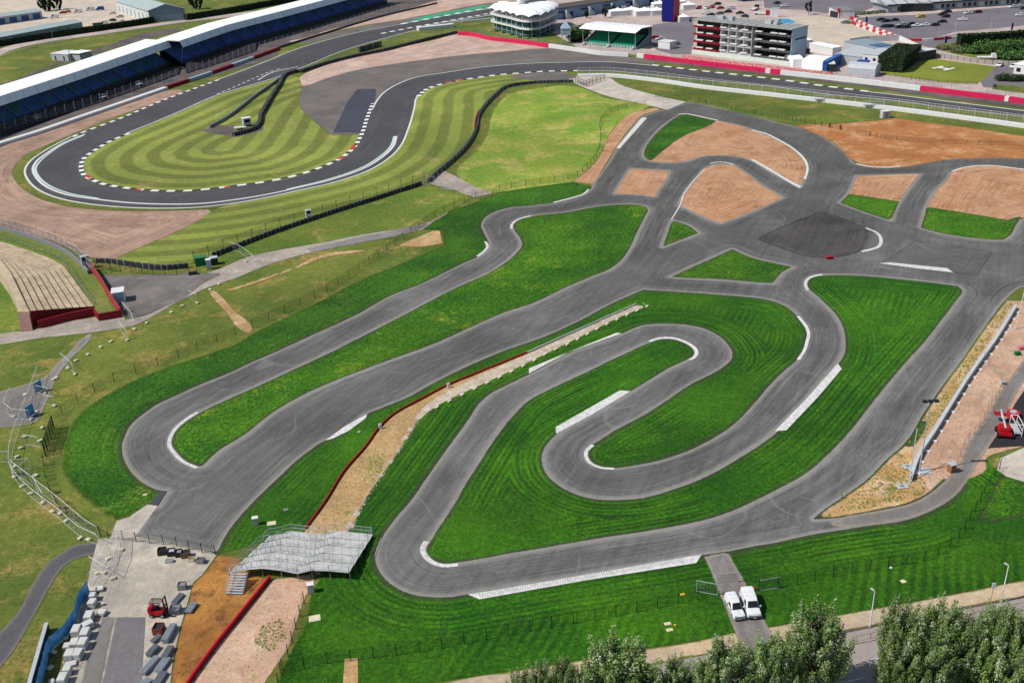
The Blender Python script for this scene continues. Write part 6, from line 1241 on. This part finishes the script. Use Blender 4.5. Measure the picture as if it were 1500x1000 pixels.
# ------------------------------------------------------------------ raised viewing platform
Tp = [(395, 784), (410, 782), (426, 777), (452, 780), (477, 782), (493, 776), (514, 779), (546, 782)]; Bt = [(334, 841), (358, 835), (382, 833), (410, 836), (435, 841), (455, 836), (482, 837), (511, 839.5)]
vp = empty('viewing_platform', (*G(440, 830), 0), 0, 'stepped galvanised steel viewing platform with railings at the end of the sandy path', 'viewing platform'); vo = Vector((*G(440, 830), 0))
n = NT('platform deck'); s = n.sep(n.pos); sx = n.M('ADD', n.M('MULTIPLY', s[0], cos(radians(8))), n.M('MULTIPLY', s[1], sin(radians(8))))
deckm = n.out(n.val(n.mix(n.sm(n.noise(.6, 4), .35, .65), alb(206, 206, 203), alb(182, 182, 180)), n.M('MULTIPLY', n.M('MULTIPLY_ADD', n.M('LESS_THAN', n.M('FRACT', n.M('DIVIDE', sx, 1.15)), .06), -.35, 1), n.sm(n.noise(6, 3), .3, .7, .85, 1.08))), .5)
R_ = 5; tz = [.5+.4*k for k in range(R_+1)]
A_ = [P(*q, .6) for q in Tp]; B_ = [P(*q, 1.4) for q in Bt]
def pp(i, t, z): w = A_[i]+(B_[i]-A_[i])*t-vo; return (w.x, w.y, z)
for k in range(R_):
    z = .6+.2*k; mb = MB(); m2 = MB()
    for i in range(7):
        mb.add([pp(i, k/R_, z), pp(i+1, k/R_, z), pp(i+1, (k+1)/R_-.012, z), pp(i, (k+1)/R_-.012, z)], [(0, 1, 2, 3)])
        m2.add([pp(i, (k+1)/R_-.01, z-.3), pp(i+1, (k+1)/R_-.01, z-.3), pp(i+1, (k+1)/R_-.01, z+.2), pp(i, (k+1)/R_-.01, z+.2)], [(0, 1, 2, 3)])
    mb.build('deck_tier', deckm, vp, fixn=False)
    if k < R_-1: m2.build('riser', m_steel, vp, fixn=False)
    for j in range(5):                     # short rails on each tier
        i = j+(k % 2); 
        if i > 6: continue
        mb = MB(); t = (k+.75)/R_; p0 = Vector(pp(i, t, z)); p1 = Vector(pp(i+1, t, z)); p1 = p0+(p1-p0)*.72
        for p_ in (p0, (p0+p1)/2, p1): mb.bar(p_, p_+Vector((0, 0, .95)), .03, 5)
        mb.bar(p0+Vector((0, 0, .95)), p1+Vector((0, 0, .95)), .03, 5); mb.build('crush_rail', m_galv, vp)
mb = MB()
for i in range(8):
    for t, z in ((0, .55), (.5, .95), (.97, 1.35)): p_ = Vector(pp(i, t, z)); mb.bar((p_.x, p_.y, 0), p_, .05, 5)
mb.build('support_frame', m_steel, vp)
mb = MB()
for i in range(7): mb.add([pp(i, .96, .05), pp(i+1, .96, .05), pp(i+1, .96, 1.85), pp(i, .96, 1.85)], [(0, 1, 2, 3)])
pass
def railing(pts3, name='railing', parent=None, h=1.1, m=m_galv, panel=True, every=1.4):
    mb = MB(); pn = MB()
    for i in range(len(pts3)-1):
        a_, b_ = Vector(pts3[i]), Vector(pts3[i+1]); L_ = (b_-a_).length; k = max(1, int(L_/every))
        for j in range(k+1): q = a_+(b_-a_)*j/k; mb.bar(q, q+Vector((0, 0, h)), .03, 5)
        for zz in (h, h*.5): mb.bar(a_+Vector((0, 0, zz)), b_+Vector((0, 0, zz)), .028, 5)
        pn.add([a_+Vector((0, 0, .1)), b_+Vector((0, 0, .1)), b_+Vector((0, 0, h)), a_+Vector((0, 0, h))], [(0, 1, 2, 3)])
    mb.build(name, m, parent)
    if panel: pn.build('rail_mesh', mesh_lite, parent, fixn=False)
railing([pp(i, 0, .6) for i in range(8)], parent=vp); railing([pp(i, .99, 1.4) for i in range(3, 8)], parent=vp, panel=False); railing([pp(0, k/5, .6+.2*min(k, 4)) for k in range(6)], parent=vp); railing([pp(7, k/5, .6+.2*min(k, 4)) for k in range(6)], parent=vp, panel=False)
q0 = P(352, 838, 1.45)-vo; mb = MB()
for k in range(8): mb.box(q0.x-1.15, q0.x+.95, q0.y-.1-.32*k-.28, q0.y-.1-.32*k, 1.38-.17*k, 1.42-.17*k, rz=radians(-6), c=(q0.x, q0.y))
mb.build('stair', m_galv, vp)
for sx_ in (-1.15, .95): mb = MB(); mb.bar((q0.x+sx_, q0.y, 2.35), (q0.x+sx_-.25, q0.y-2.6, .9), .04, 5); mb.bar((q0.x+sx_, q0.y, 1.4), (q0.x+sx_-.25, q0.y-2.6, .05), .06, 5); mb.bar((q0.x+sx_-.25, q0.y-2.6, .05), (q0.x+sx_-.25, q0.y-2.6, .95), .04, 5); mb.build('stair_rail', m_galv, vp)
# cabinets, slabs, covers
box_thing('service_cabinet', 'small pale service cabinet on the dark grass left of the viewing platform', 'cabinet', (375, 768), .75, .6, 1.1, m_lgrey, 10, parts=(('lid', -.42, .42, -.35, .35, 1.1, 1.16, m_white),))
box_thing('service_cabinet', 'pale service cabinet with shadow at the right end of the pink earth', 'cabinet', (456, 867), .8, .6, 1.2, m_lgrey, 10, parts=(('lid', -.45, .45, -.35, .35, 1.2, 1.27, m_white),))
for q, w, d, l, m in (((398, 767), 1.2, .9, 'cream slab on the grass beside the cabinet left of the platform', m_cream), ((461, 906), 1.4, 1.1, 'cream slab beside the fence below the second cabinet', m_cream), ((978, 914), .8, .5, 'upper pale cover of the pair in the lower lawn', m_cream), ((981, 923), .8, .5, 'lower pale cover of the pair in the lower lawn', m_cream), ((989, 916), .3, .3, 'tiny yellow cover beside the pair in the lower lawn', m_yel), ((1000, 871), .6, .45, 'orange cover on the lawn near the long mesh fence', m_yel),
 ((1323, 852), .6, .6, 'pale square cover in the right hand lawn', m_cream), ((1305, 832), .35, .3, 'tiny white marker at the right hand mesh fence', m_white), ((213, 725), .6, .45, 'cream cover on the grass by the western hairpin', m_cream), ((526, 633), .5, .4, 'tiny pale cover below the white concrete strip', m_lgrey), ((419, 747), .7, .5, 'grey drain cover on the dark grass', m_grey), ((466, 840), .5, .4, 'small pale cover under the platform edge', m_lgrey)):
    box_thing('manhole_cover', l, 'cover', q, w, d, .07, m, 12, parts=(('lid', -w*.4, w*.4, -d*.4, d*.4, .07, .09, m),), bev=.01)
for q, l in (((657, 568), 'white marker post on the red barrier near the kart straight'), ((557, 628), 'small white marker on the bend of the red barrier')):
    box_thing('marker_post', l, 'post', q, .45, .3, .8, m_white, 20, parts=(('cap', -.25, .25, -.18, .18, .8, .85, m_lgrey),))
for i, q in enumerate(((1230, 330), (1250, 327), (1266, 331), (1234.5, 731), (1308, 733), (1330, 699))):
    x, y = G(*q); r = empty('wooden_stake', (x, y, .07), i, ['dark stake at the rough patch, leftmost of three', 'dark stake at the rough patch, middle of three', 'dark stake at the rough patch, nearest the white arc', 'short rusty stake at the edge of the tan weeds', 'leaning rusty stake in the weeds above the service road', 'rusty angled rod near the pale slab by the mast'][i], 'stake'); MB().bar((0, 0, 0), (.3, .1, 1.1), .05, 5).build('stake', m_dark if i < 3 else m_wood, r); MB().bar((.3, .1, 1.05), (.75, .1, .7), .04, 5).build('brace', m_dark if i < 3 else m_wood, r)
# ------------------------------------------------------------------ storage yard
def T0(zx, zy): return (zx/3.745, 733+zy/3.745)
stackp = None
def bigblock(i, q, w, d, h, rz, label):
    x, y = G(*T0(*q)); r = empty('block_stack', (x, y, .06), radians(rz), label, 'block stack', 'white wrapped block stacks in the storage yard')
    MB().box(-w/2, w/2, -d/2, d/2, 0, .1).build('pallet', m_wood, r)
    k = 2 if h > .5 else 1
    for j in range(k):
        z0 = .1+j*(h/k); s = .02*j; MB().box(-w/2+s, w/2-s, -d/2+s, d/2-s, z0+.004, z0+h/k-.02).build('block_layer', C('wrapped block', 226, 226, 222, .5, k=.7), r, bevel=.04)
BS = [(550, 492, .95, .9, .35, 12, 'low flat stack nearest the yard gate'), (515, 545, .8, .95, .85, 5, 'stack fourth from the yard gate, back row'), (511, 580, .95, 1.1, .8, -4, 'stack directly below the fourth one, back row'), (562, 625, 1.0, .9, .45, -12, 'low stack standing alone to the right of the row'), (494, 655, 1.0, 1.4, .9, 3, 'tall long stack above the tilted one'), (487, 700, 1.3, 1.0, .8, 42, 'tilted stack turned at an angle'),
 (425, 735, 1.0, 1.5, .95, 4, 'left stack of the widest row beside the blue sheeting'), (474, 750, 1.0, 1.45, .95, 3, 'right stack of the widest row beside the blue sheeting'), (374, 805, .95, .9, .35, 6, 'low stack touching the blue sheeting'), (415, 805, .95, 1.3, .9, 4, 'left stack of the second row from below the tilted one'), (462, 805, 1.0, 1.35, .95, -2, 'right stack of the second row from below the tilted one'),
 (389, 866, 1.0, 1.3, .9, 3, 'left stack of the third row'), (434, 862, 1.0, 1.3, .9, -3, 'right stack of the third row'), (391, 905, 1.3, .8, .3, 14, 'flat loose stack with rubble'), (374, 950, .95, .9, .8, 4, 'stack below the flat loose one'), (351, 1000, 1.0, 1.4, .95, 2, 'lowest tall stack at the bottom edge'), (287, 1005, .6, .7, .4, 20, 'small stack at the foot of the blue sheeting'), (566, 575, .4, .35, .3, 15, 'tiny block between stack and lane')]
for i, (zx, zy, w, d, h, rz, l) in enumerate(BS): bigblock(i, (zx, zy), w, d, h, rz, 'white wrapped block '+l)
def bundle(q, L_, nx, nz, rz, label, m=m_galv, r_=.055):
    x, y = G(*T0(*q)); r = empty('tube_bundle', (x, y, .08), radians(rz), label, 'tube bundle', 'bundles of steel parts in the storage yard')
    for ix in range(nx):
        mb = MB()
        for iz in range(nz): mb.bar((-L_/2+random.uniform(-.06, .06), (ix-(nx-1)/2)*r_*3.0, .16+iz*r_*2.1), (L_/2+random.uniform(-.06, .06), (ix-(nx-1)/2)*r_*3.0, .16+iz*r_*2.1), r_, 6)
        mb.build('tube_row', m, r)
    for s in (-.35, .35): MB().box(s*L_-.06, s*L_+.06, -nx*r_*1.5, nx*r_*1.5, 0, .08).build('bearer', m_wood, r)
bundle((978, 545), 1.9, 5, 2, 72, 'short steel tube bundle right of the grey crate', m_steel); bundle((1053, 597), 1.7, 5, 3, 76, 'steel tube bundle lying on the orange earth')
bundle((932, 740), 2.9, 5, 5, 84, 'longest steel tube bundle, right of the red bin'); bundle((858, 768), 1.3, 4, 3, 60, 'small steel bundle left of the longest one', m_steel); bundle((840, 835), 1.7, 5, 4, 70, 'steel bundle in the middle of the left column', m_steel)
bundle((922, 845), 2.0, 5, 4, 82, 'steel bundle in the middle of the right column', m_steel); bundle((826, 915), 2.7, 5, 4, 68, 'long steel bundle at the lower end of the left column'); bundle((895, 910), 2.2, 6, 3, 76, 'wide steel bundle at the lower end of the right column'); bundle((880, 985), 2.0, 6, 3, 80, 'steel bundle at the bottom edge, right one', m_steel); bundle((795, 1010), 1.6, 6, 2, 60, 'steel bundle at the bottom edge, left one')
def crate(q, w, d, h, rz, label, m, m2, cat='crate', name='storage_crate'):
    x, y = G(*T0(*q)); r = empty(name, (x, y, .07), radians(rz), label, cat); t = .05
    mb = MB(); mb.box(-w/2, w/2, -d/2, -d/2+t, 0, h); mb.box(-w/2, w/2, d/2-t, d/2, 0, h); mb.box(-w/2, -w/2+t, -d/2+t, d/2-t, 0, h); mb.box(w/2-t, w/2, -d/2+t, d/2-t, 0, h); mb.build('side', m, r)
    MB().box(-w/2+t, w/2-t, -d/2+t, d/2-t, .03, h*.75).build('contents', m2, r)
crate((875, 722), 1.15, 1.25, .95, -4, 'rusty red open steel bin beside the longest tube bundle', C('rust red', 140, 60, 48), m_dark, 'bin', 'steel_bin')
crate((1002, 483), 1.0, .9, .8, 4, 'grey steel crate at the top of the tube bundles', m_steel, m_grey)
for i, (zx, w, m, m2, l) in enumerate([(893, 1.1, m_dark, m_black, 'dark crate at the left end of the row by the yard fence'), (943, 1.0, m_dark, m_lgrey, 'crate with white contents, second in the row by the yard fence'), (985, .9, m_dark, m_grey, 'dark crate third in the row by the yard fence'), (1022, 1.1, C('brown crate', 116, 92, 74), m_dark, 'brown crate at the right end of the row by the yard fence')]):
    crate((zx, 293+i*5), w, .95, .8, 8, l, m, m2)
crate((1053, 332), .8, .7, .45, 0, 'low yellowish crate right of the fence row', m_cream, m_wood); crate((1104, 340), 1.0, .8, .6, -8, 'grey brown crate at the grass corner of the yard', m_grey, C('brown crate', 116, 92, 74)); crate((931, 338), 1.0, .6, .35, 4, 'low grey crate in front of the fence row', m_lgrey, m_grey)
# forklift
x, y = G(*T0(880, 628)); fk = empty('forklift', (x, y, .07), radians(-6), 'red forklift truck with raised mast and black roof guard carrying a crate', 'forklift')
MB().box(-1.15, .75, -.58, .58, .3, .85).build('body', m_red, fk, bevel=.07); MB().box(-1.3, -.65, -.55, .55, .4, 1.3).build('counterweight', m_red, fk, bevel=.12); MB().box(-.5, 0, -.28, .28, .85, 1.35).build('seat', m_black, fk, bevel=.05)
mb = MB(); [mb.bar((sx, s*.5, .85), (sx*.85-.05, s*.47, 2.1), .035, 5) for sx in (-.95, .6) for s in (-1, 1)]; mb.build('guard_post', m_black, fk)
mb = MB(); mb.box(-.9, .5, -.5, -.42, 2.1, 2.16); mb.box(-.9, .5, .42, .5, 2.1, 2.16); [mb.box(-.9+k*.2, -.84+k*.2, -.42, .42, 2.1, 2.16) for k in range(8)]; mb.build('roof_guard', m_black, fk)
mb = MB(); [mb.box(.85, 1.0, s*.36-.06, s*.36+.06, .1, 2.7) for s in (-1, 1)]; [mb.box(.86, .98, -.3, .3, z, z+.08) for z in (.6, 1.5, 2.6)]; mb.build('mast', m_black, fk)
for s in (-1, 1): MB().box(1.02, 2.1, s*.3-.06, s*.3+.06, .12, .17).build('fork', m_dark, fk)
for sx, rr in ((-.8, .27), (.55, .34)):
    for s in (-1, 1): w = MB().bar((sx, s*.45, rr), (sx, s*.66, rr), rr, 14).build('wheel', m_tyre, fk); MB().bar((sx, s*.665, rr), (sx, s*.68, rr), rr*.5, 10).build('rim', m_lgrey, w)
crate((965, 610), 1.3, 1.2, .7, 4, 'grey lattice crate held on the forklift forks', m_grey, m_steel)
# blue sheeting fence
bf = px(' '.join('%g,%g' % T0(*q) for q in ((490, 500), (440, 585), (424, 660), (365, 750), (285, 818), (268, 850), (252, 930), (228, 1020), (215, 1080))))
shv = NT('blue sheeting folds'); s = shv.attr('al'); v = shv.noise(1.1, 4, .6)
blm = shv.out(shv.val(shv.mix(shv.sm(v, .35, .65), alb(56, 140, 210, 1.0), alb(110, 178, 228, 1.0)), shv.sm(shv.noise(3.5, 3), .3, .7, .75, 1.15)), .5)
fence('sheeted_fence', 'fence hung with bright blue plastic sheeting along the white block stacks', 'fence', bf, 2.6, 1.9, m_galv, .035, blm, sm=False, mname='blue_sheet')
wall('retaining_wall', 'pale topped low retaining wall left of the blue sheeting', 'wall', ' '.join('%g,%g' % T0(*q) for q in ((266, 705), (222, 860), (180, 1010), (165, 1070))), 1.0, .35, [m_dark], cap=m_lgrey, sm=False)
# ------------------------------------------------------------------ temporary mesh barriers and their blocks
def panel_run(pts, label, cat='barrier', every=3.4, h=2.0, group='temporary mesh fence runs', m=m_white, braces=False):
    pts = px(pts) if isinstance(pts, str) else pts; L_ = length(pts); k = max(1, round(L_/every)); x0, y0 = pts[0]; r = empty('mesh_barrier', (x0, y0, .03), 0, label, cat, group)
    for i in range(k):
        xa, ya, _ = along(pts, L_*i/k); xb, yb, _ = along(pts, L_*(i+1)/k); A = Vector((xa-x0, ya-y0, 0)); B = Vector((xb-x0, yb-y0, 0)); d = (B-A)*.02
        mb = MB(); q = [A+d+Vector((0, 0, .12)), B-d+Vector((0, 0, .12)), B-d+Vector((0, 0, h)), A+d+Vector((0, 0, h))]
        for j in range(4): mb.bar(q[j], q[(j+1) % 4], (.02, .018, .034, .018)[j], 5)
        mb.build('panel_frame', m, r); MB().add(q, [(0, 1, 2, 3)]).build('panel_mesh', mesh_lite, r, fixn=False)
    return r
panel_run('146,800 130,796 107,778 84,757 62,742 45,728 33,716 22,703 17,692', 'long white framed mesh barrier of the outer lower line around the left path')
panel_run('146,789 125,776 104,758 85,741 66,727 48,712 30,699 19,690', 'white framed mesh barrier of the inner lower line nearer the kart lawn')
panel_run('17,690 17,675 19,660 25,640 32,620 38,608 44,590 52,568 58,550', 'white framed mesh barrier rising past the paved corner')
panel_run('-30,680 0,679 17,677', 'short white framed barrier reaching the left edge')
panel_run('19,690 47,687 30,700', 'white framed barrier bracing off the inner line, upper triangle')
panel_run('10,605 18,614 46,616', 'white framed barrier lying across the paved corner, upper'); panel_run('10,605 13,592 18,582', 'white framed barrier at the left of the paved corner'); panel_run('58,590 82,596', 'short white barrier right of the blue panel'); panel_run('55,579 74,583', 'short white barrier by the upper blue panel'); panel_run('92,531 110,548', 'white diagonal barrier beside the grey footpath bend')
panel_run('134,832 163,850', 'upper diagonal white barrier in the storage yard corner'); panel_run('163,850 178,810 176,795', 'white barrier running from the yard corner to the yard gate'); panel_run('133,860 146,842 158,822 162,808', 'white barrier along the left edge of the storage yard')
panel_run('181,455 195,470 198,483', 'white barrier crossing the service path below the container'); panel_run('176,483 188,498', 'white diagonal barrier on the lawn below the service path'); panel_run('338,366 355,372 372,386 376,392', 'white barrier arcing across the service path by the toilet'); panel_run('278,438 290,444', 'short white barrier on the lawn edge near the dry track')
panel_run('37,652 52,648 60,656', 'white diagonal barrier on the grass near the green sports fence')
panel_run('52,712 60,730 66,738', 'white diagonal barrier inside the lower left mesh line')
for q, l in (((46, 610), 'lower blue panel standing in the mesh barrier of the paved corner'), ((58, 575), 'upper blue panel standing in the mesh barrier of the paved corner')):
    x, y = G(*q); r = empty('privacy_screen', (x, y, .06), radians(70), l, 'screen'); MB().box(-.8, .8, -.03, .03, .15, 2.1).build('sheet', m_skyblue, r); mb = MB(); [mb.bar((s, 0, 0), (s, 0, 2.15), .04, 5) for s in (-.85, .85)]; mb.build('post', m_galv, r)
BL = [(62, 533+94.5, 'at the right corner of the paved area'), (36, 641, 'first below the paved corner'), (59, 646.5, 'on the grass left of the green sports fence'), (31, 657, 'second below the paved corner'), (25, 670, 'third below the paved corner'), (22, 684, 'at the bend of the white line'), (53, 697, 'inside the bend near the curving fence'), (22, 699, 'on the white line just after the bend'), (33, 713, 'second on the lower white line'), (45, 724, 'third on the lower white line'), (63, 737, 'fourth on the lower white line'), (77, 750, 'fifth on the lower white line'), (88, 753, 'sixth on the lower white line'), (97, 764, 'seventh on the lower white line'),
 (118, 789, 'on the white line above the footpath end'), (130, 791, 'at the footpath end'), (178, 806, 'inside the yard gate'), (159, 819, 'large one in the yard corner'), (144, 840, 'left of a pair in the yard corner'), (152, 840, 'right of a pair in the yard corner'), (166, 848, 'at the foot of the yard barrier'), (130, 870, 'at the top of the blue sheeting'), (118, 891, 'second along the blue sheeting'), (113, 911, 'third along the blue sheeting'), (96, 936, 'fourth along the blue sheeting'), (79, 956, 'fifth along the blue sheeting'), (74, 979, 'lowest along the blue sheeting'),
 (37, 579, 'large one on the paved corner'), (20, 611, 'left one on the paved corner'), (46, 615, 'at the foot of the lower blue panel'), (53, 604, 'right of the lower blue panel'), (80, 595, 'at the end of the short white barrier'), (66, 577, 'right of the upper blue panel'), (62, 570, 'above the upper blue panel'), (78, 557, 'left of a pair at the footpath edge'), (83, 554, 'right of a pair at the footpath edge'), (100, 540, 'midway on the diagonal barrier'), (110, 549, 'at the end of the diagonal barrier'), (112, 529, 'first up the footpath'), (129, 520, 'second up the footpath'), (148, 509, 'third up the footpath'), (163, 501, 'fourth up the footpath'),
 (187, 499, 'on the lawn below the service path'), (197, 483, 'on the edge of the service path'), (215, 474, 'first along the service path'), (251, 458, 'second along the service path'), (267, 449, 'third along the service path'), (289, 445, 'at the short lawn barrier'), (308, 425, 'at the head of the dry track'), (321, 417, 'beyond the dry track head'), (360, 384, 'near the arcing white barrier')]
fb = None
for x_, y_, l in BL:
    x, y = G(x_, y_)
    if fb is None:
        fb = empty('ballast_block', (0, 0, 0), 0, 'x', 'block', 'cream ballast blocks of the mesh barriers'); MB().box(-.36, .36, -.26, .26, 0, .26).build('block', m_cream, fb, bevel=.05); MB().bar((0, 0, .26), (0, 0, .5), .03, 5).build('lifting_eye', m_galv, fb); o = fb
    else: o = copy_tree(fb)
    o.location = (x, y, .07); o.rotation_euler = (0, 0, random.uniform(0, 3)); o['label'] = 'cream ballast block '+l
# ------------------------------------------------------------------ vans on the entry road
def near_van(name, label, q_front, q_rear, L, Wd, Hh, kind):
    a_ = Vector(G(*q_front)); b_ = Vector(G(*q_rear)); d = b_-a_; mid = (a_+b_)/2; r = empty(name, (mid.x, mid.y, .08), atan2(d.y, d.x), label, 'van'); x0 = -L/2; h2 = Wd/2
    if kind == 'panel': prof = [(0, .34, 0), (.0, .72, 0), (.1, .95, .05), (1.05, 1.18, .1), (1.75, Hh-.12, .26), (2.1, Hh, .2), (L-.35, Hh, .18), (L-.06, Hh-.18, .14), (L, 1.0, .04), (L, .34, 0)]
    else: prof = [(0, .32, 0), (0, .62, .02), (.12, .8, .06), (1.15, 1.0, .1), (1.85, Hh-.1, .28), (2.2, Hh, .22), (L-.3, Hh, .2), (L-.05, Hh-.2, .15), (L, .95, .04), (L, .32, 0)]
    ys = [-1, -.93, -.5, 0, .5, .93, 1]; rings = []
    for s in ys:
        e = abs(s); rings.append([(x0+x+(.14*(e**4) if i < 4 else (-.08*e**4 if i > 6 else 0)), s*(h2-ins*(1 if e > .9 else e)), z-(.05 if e == 1 and z > .9 else 0)+(.02*(1-e*e) if z > 1 else 0)) for i, (x, z, ins) in enumerate(prof)])
    mb = MB(); mb.loft(rings); bd = mb.build('body', CARCOL['white'], r, bevel=.04, smooth=False)
    p = prof; g = MB(); f0, f1 = p[3], p[4]; zf = lambda t: f0[1]+(f1[1]-f0[1])*t; xf = lambda t: f0[0]+(f1[0]-f0[0])*t
    g.loft([[(x0+xf(.06)-.04, s*(h2-f0[2])*.86, zf(.06)+.035+.02*(1-s*s)), (x0+xf(.94)-.04, s*(h2-f1[2])*.86, zf(.94)+.035+.02*(1-s*s))] for s in (-1, -.5, 0, .5, 1)], closed=False, caps=False); g.build('windscreen', m_glass, r, fixn=False)
    for s in (-1, 1):
        g = MB(); g.add([(x0+1.4, s*(h2-.075), 1.12), (x0+2.5, s*(h2-.075), 1.12), (x0+2.5, s*(h2-.15), Hh-.28), (x0+1.95, s*(h2-.16), Hh-.28)], [(0, 1, 2, 3)]); g.build('side_window', m_glass, r, fixn=False)
        MB().box(x0+1.25, x0+1.45, s*(h2+.12)-.09, s*(h2+.12)+.09, 1.08, 1.32).build('mirror', m_white, r, bevel=.03)
        MB().box(x0-.02, x0+.22, s*(h2-.28)-.16, s*(h2-.28)+.16, .68, .86).build('headlight', C('lamp glass', 200, 205, 210, .15), r, bevel=.03)
        MB().box(x0+L-.06, x0+L+.02, s*(h2-.14)-.07, s*(h2-.14)+.07, .75, 1.25).build('tail_light', m_red, r)
    MB().box(x0-.06, x0+.2, -h2*.9, h2*.9, .3, .5).build('bumper', m_dark if kind == 'panel' else m_grey, r, bevel=.05); MB().box(x0-.03, x0+.05, -h2*.45, h2*.45, .56, .68).build('grille', m_black, r)
    MB().box(x0-.075, x0-.05, -.26, .26, .38, .49).build('number_plate', m_white, r)
    for sx_ in (x0+.85, x0+L-.85):
        for s in (-1, 1): w = MB().bar((sx_, s*(h2-.2), .32), (sx_, s*(h2+.01), .32), .33, 18).build('wheel', m_tyre, r); MB().bar((sx_, s*(h2+.012), .32), (sx_, s*(h2+.03), .32), .2, 12).build('rim', m_galv, w)
    for s in (-1, 1):
        for sx_ in (x0+2.62, x0+2.7 if kind != 'panel' else x0+3.7): MB().box(sx_-.012, sx_+.012, s*(h2-.05)-.03, s*(h2-.05)+.03, .45, 1.15).build('door_gap', m_grey, r)
        MB().box(x0+.5, x0+L-.3, s*(h2+.0)-.015, s*(h2+.0)+.015, .55, .66).build('side_trim', m_dark, r)
    MB().box(x0+.28, x0+1.05, -.012, .012, 1.02, 1.03).build('bonnet_seam', m_grey, r)
    for s in (-1, 1): MB().bar((x0+1.12, s*.2, 1.24), (x0+1.2, s*.62, 1.3), .012, 4).build('wiper', m_black, r)
    for sx_ in (x0+2.6, x0+3.4): MB().box(sx_-.012, sx_+.012, -h2+.2, h2-.2, Hh+.0, Hh+.03).build('roof_seam', m_lgrey, r)
    r.scale = (.87, .87, .87); return r
near_van('parked_van', 'smaller white van on the left of the two on the entry road', (1083.5, 910), (1068, 880), 4.3, 1.72, 1.78, 'small')
near_van('parked_van', 'larger white panel van on the right of the two on the entry road', (1105.5, 909), (1092, 873), 4.9, 1.92, 1.98, 'panel')
x, y = G(1105, 864); r = empty('traffic_cone', (x, y, .07), 0, 'small orange traffic cone behind the larger white van', 'cone'); MB().bar((0, 0, .04), (0, 0, .7), .17, 12, .03).build('cone', CARCOL['orange'], r); MB().box(-.2, .2, -.2, .2, 0, .04).build('base', m_black, r)
# lamps and sign of the bottom road
for q, l, h in (((1274, 918), 'white street lamp left of the pair on the lower verge', 5.2), ((1466, 882), 'white street lamp at the lower right beside the round sign', 5.4)): lamp('street_lamp', l, q, h, mat=m_white, heading=120)
x, y = G(1450, 885); r = empty('road_sign', (x, y, 0), 0, 'white sign on a thin pole left of the lower right street lamp', 'sign'); MB().bar((0, 0, 0), (0, 0, 2.9), .04, 6).build('pole', m_grey, r); MB().box(-.22, .22, -.03, .03, 2.5, 3.2).build('sign_plate', m_white, r)
fence('post_rail', 'low post and wire rail between the footway and the lower road', 'fence', '1249,941 1297,931 1399,910 1500,890', 2.2, .9, m_wood, .04, None, rails=1, sm=False)
# ------------------------------------------------------------------ poplar trees along the bottom
TR = [(764, 984, 8, 3.2), (793, 977, 8.5, 3.4), (828, 968, 9, 3.4), (856, 985, 8, 3.0), (903, 943, 10.5, 7.2), (994, 967, 8.5, 3.8), (1034, 972, 8.5, 3.6), (1066, 945, 10, 5.6), (1128, 938, 10.5, 4.6), (1203, 894, 12, 6.6), (1150, 936, 10, 4.4), (1328, 884, 12, 4.6), (1386, 884, 11.5, 4.4), (1420, 905, 11, 5.2), (1470, 886, 12, 4.6), (1445, 915, 11, 5.0), (1366, 925, 11, 5.6), (1322, 930, 10, 4.2), (1500, 905, 11, 5.2), (940, 988, 8, 5.0), (1485, 950, 10, 5.6)]
TL = ['leftmost slim poplar at the bottom edge', 'second slim poplar from the left at the bottom edge', 'third slim poplar from the left, the tallest of the slim ones', 'short slim poplar left of the broad round one', 'broad bushy poplar left of the middle gap', 'yellowish poplar between the broad one and the entry road', 'small poplar just left of the entry road mouth', 'pale poplar covering the left side of the entry road mouth', 'poplar right of the entry road mouth', 'large dark poplar left of the visible road', 'mid sized poplar tucked left of the large dark one', 'poplar at the left front of the right hand clump', 'slim topped poplar second in the right hand clump', 'broad poplar in the centre of the right hand clump', 'tall poplar below the lower right street lamp', 'broad poplar in the lower centre of the right hand clump', 'poplar at the lower left of the right hand clump', 'low poplar beside the road at the left of the clump', 'poplar cut by the right edge of the picture', 'pale low poplar cut by the bottom edge near the middle', 'poplar at the bottom right corner']
tv = {}
for i, (x_, y_, h, w) in enumerate(TR):
    t = P(x_, y_, h*.97); v = i % 4
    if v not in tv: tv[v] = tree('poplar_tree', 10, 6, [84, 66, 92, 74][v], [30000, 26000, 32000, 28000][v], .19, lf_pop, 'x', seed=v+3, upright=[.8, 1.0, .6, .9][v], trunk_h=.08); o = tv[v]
    else: o = copy_tree(tv[v])
    o.location = (t.x, t.y, 0); o.scale = (w/6, w/6, h/10); o.rotation_euler = (0, 0, i*1.7); o['label'] = TL[i]; o['group'] = 'poplars along the lower road'
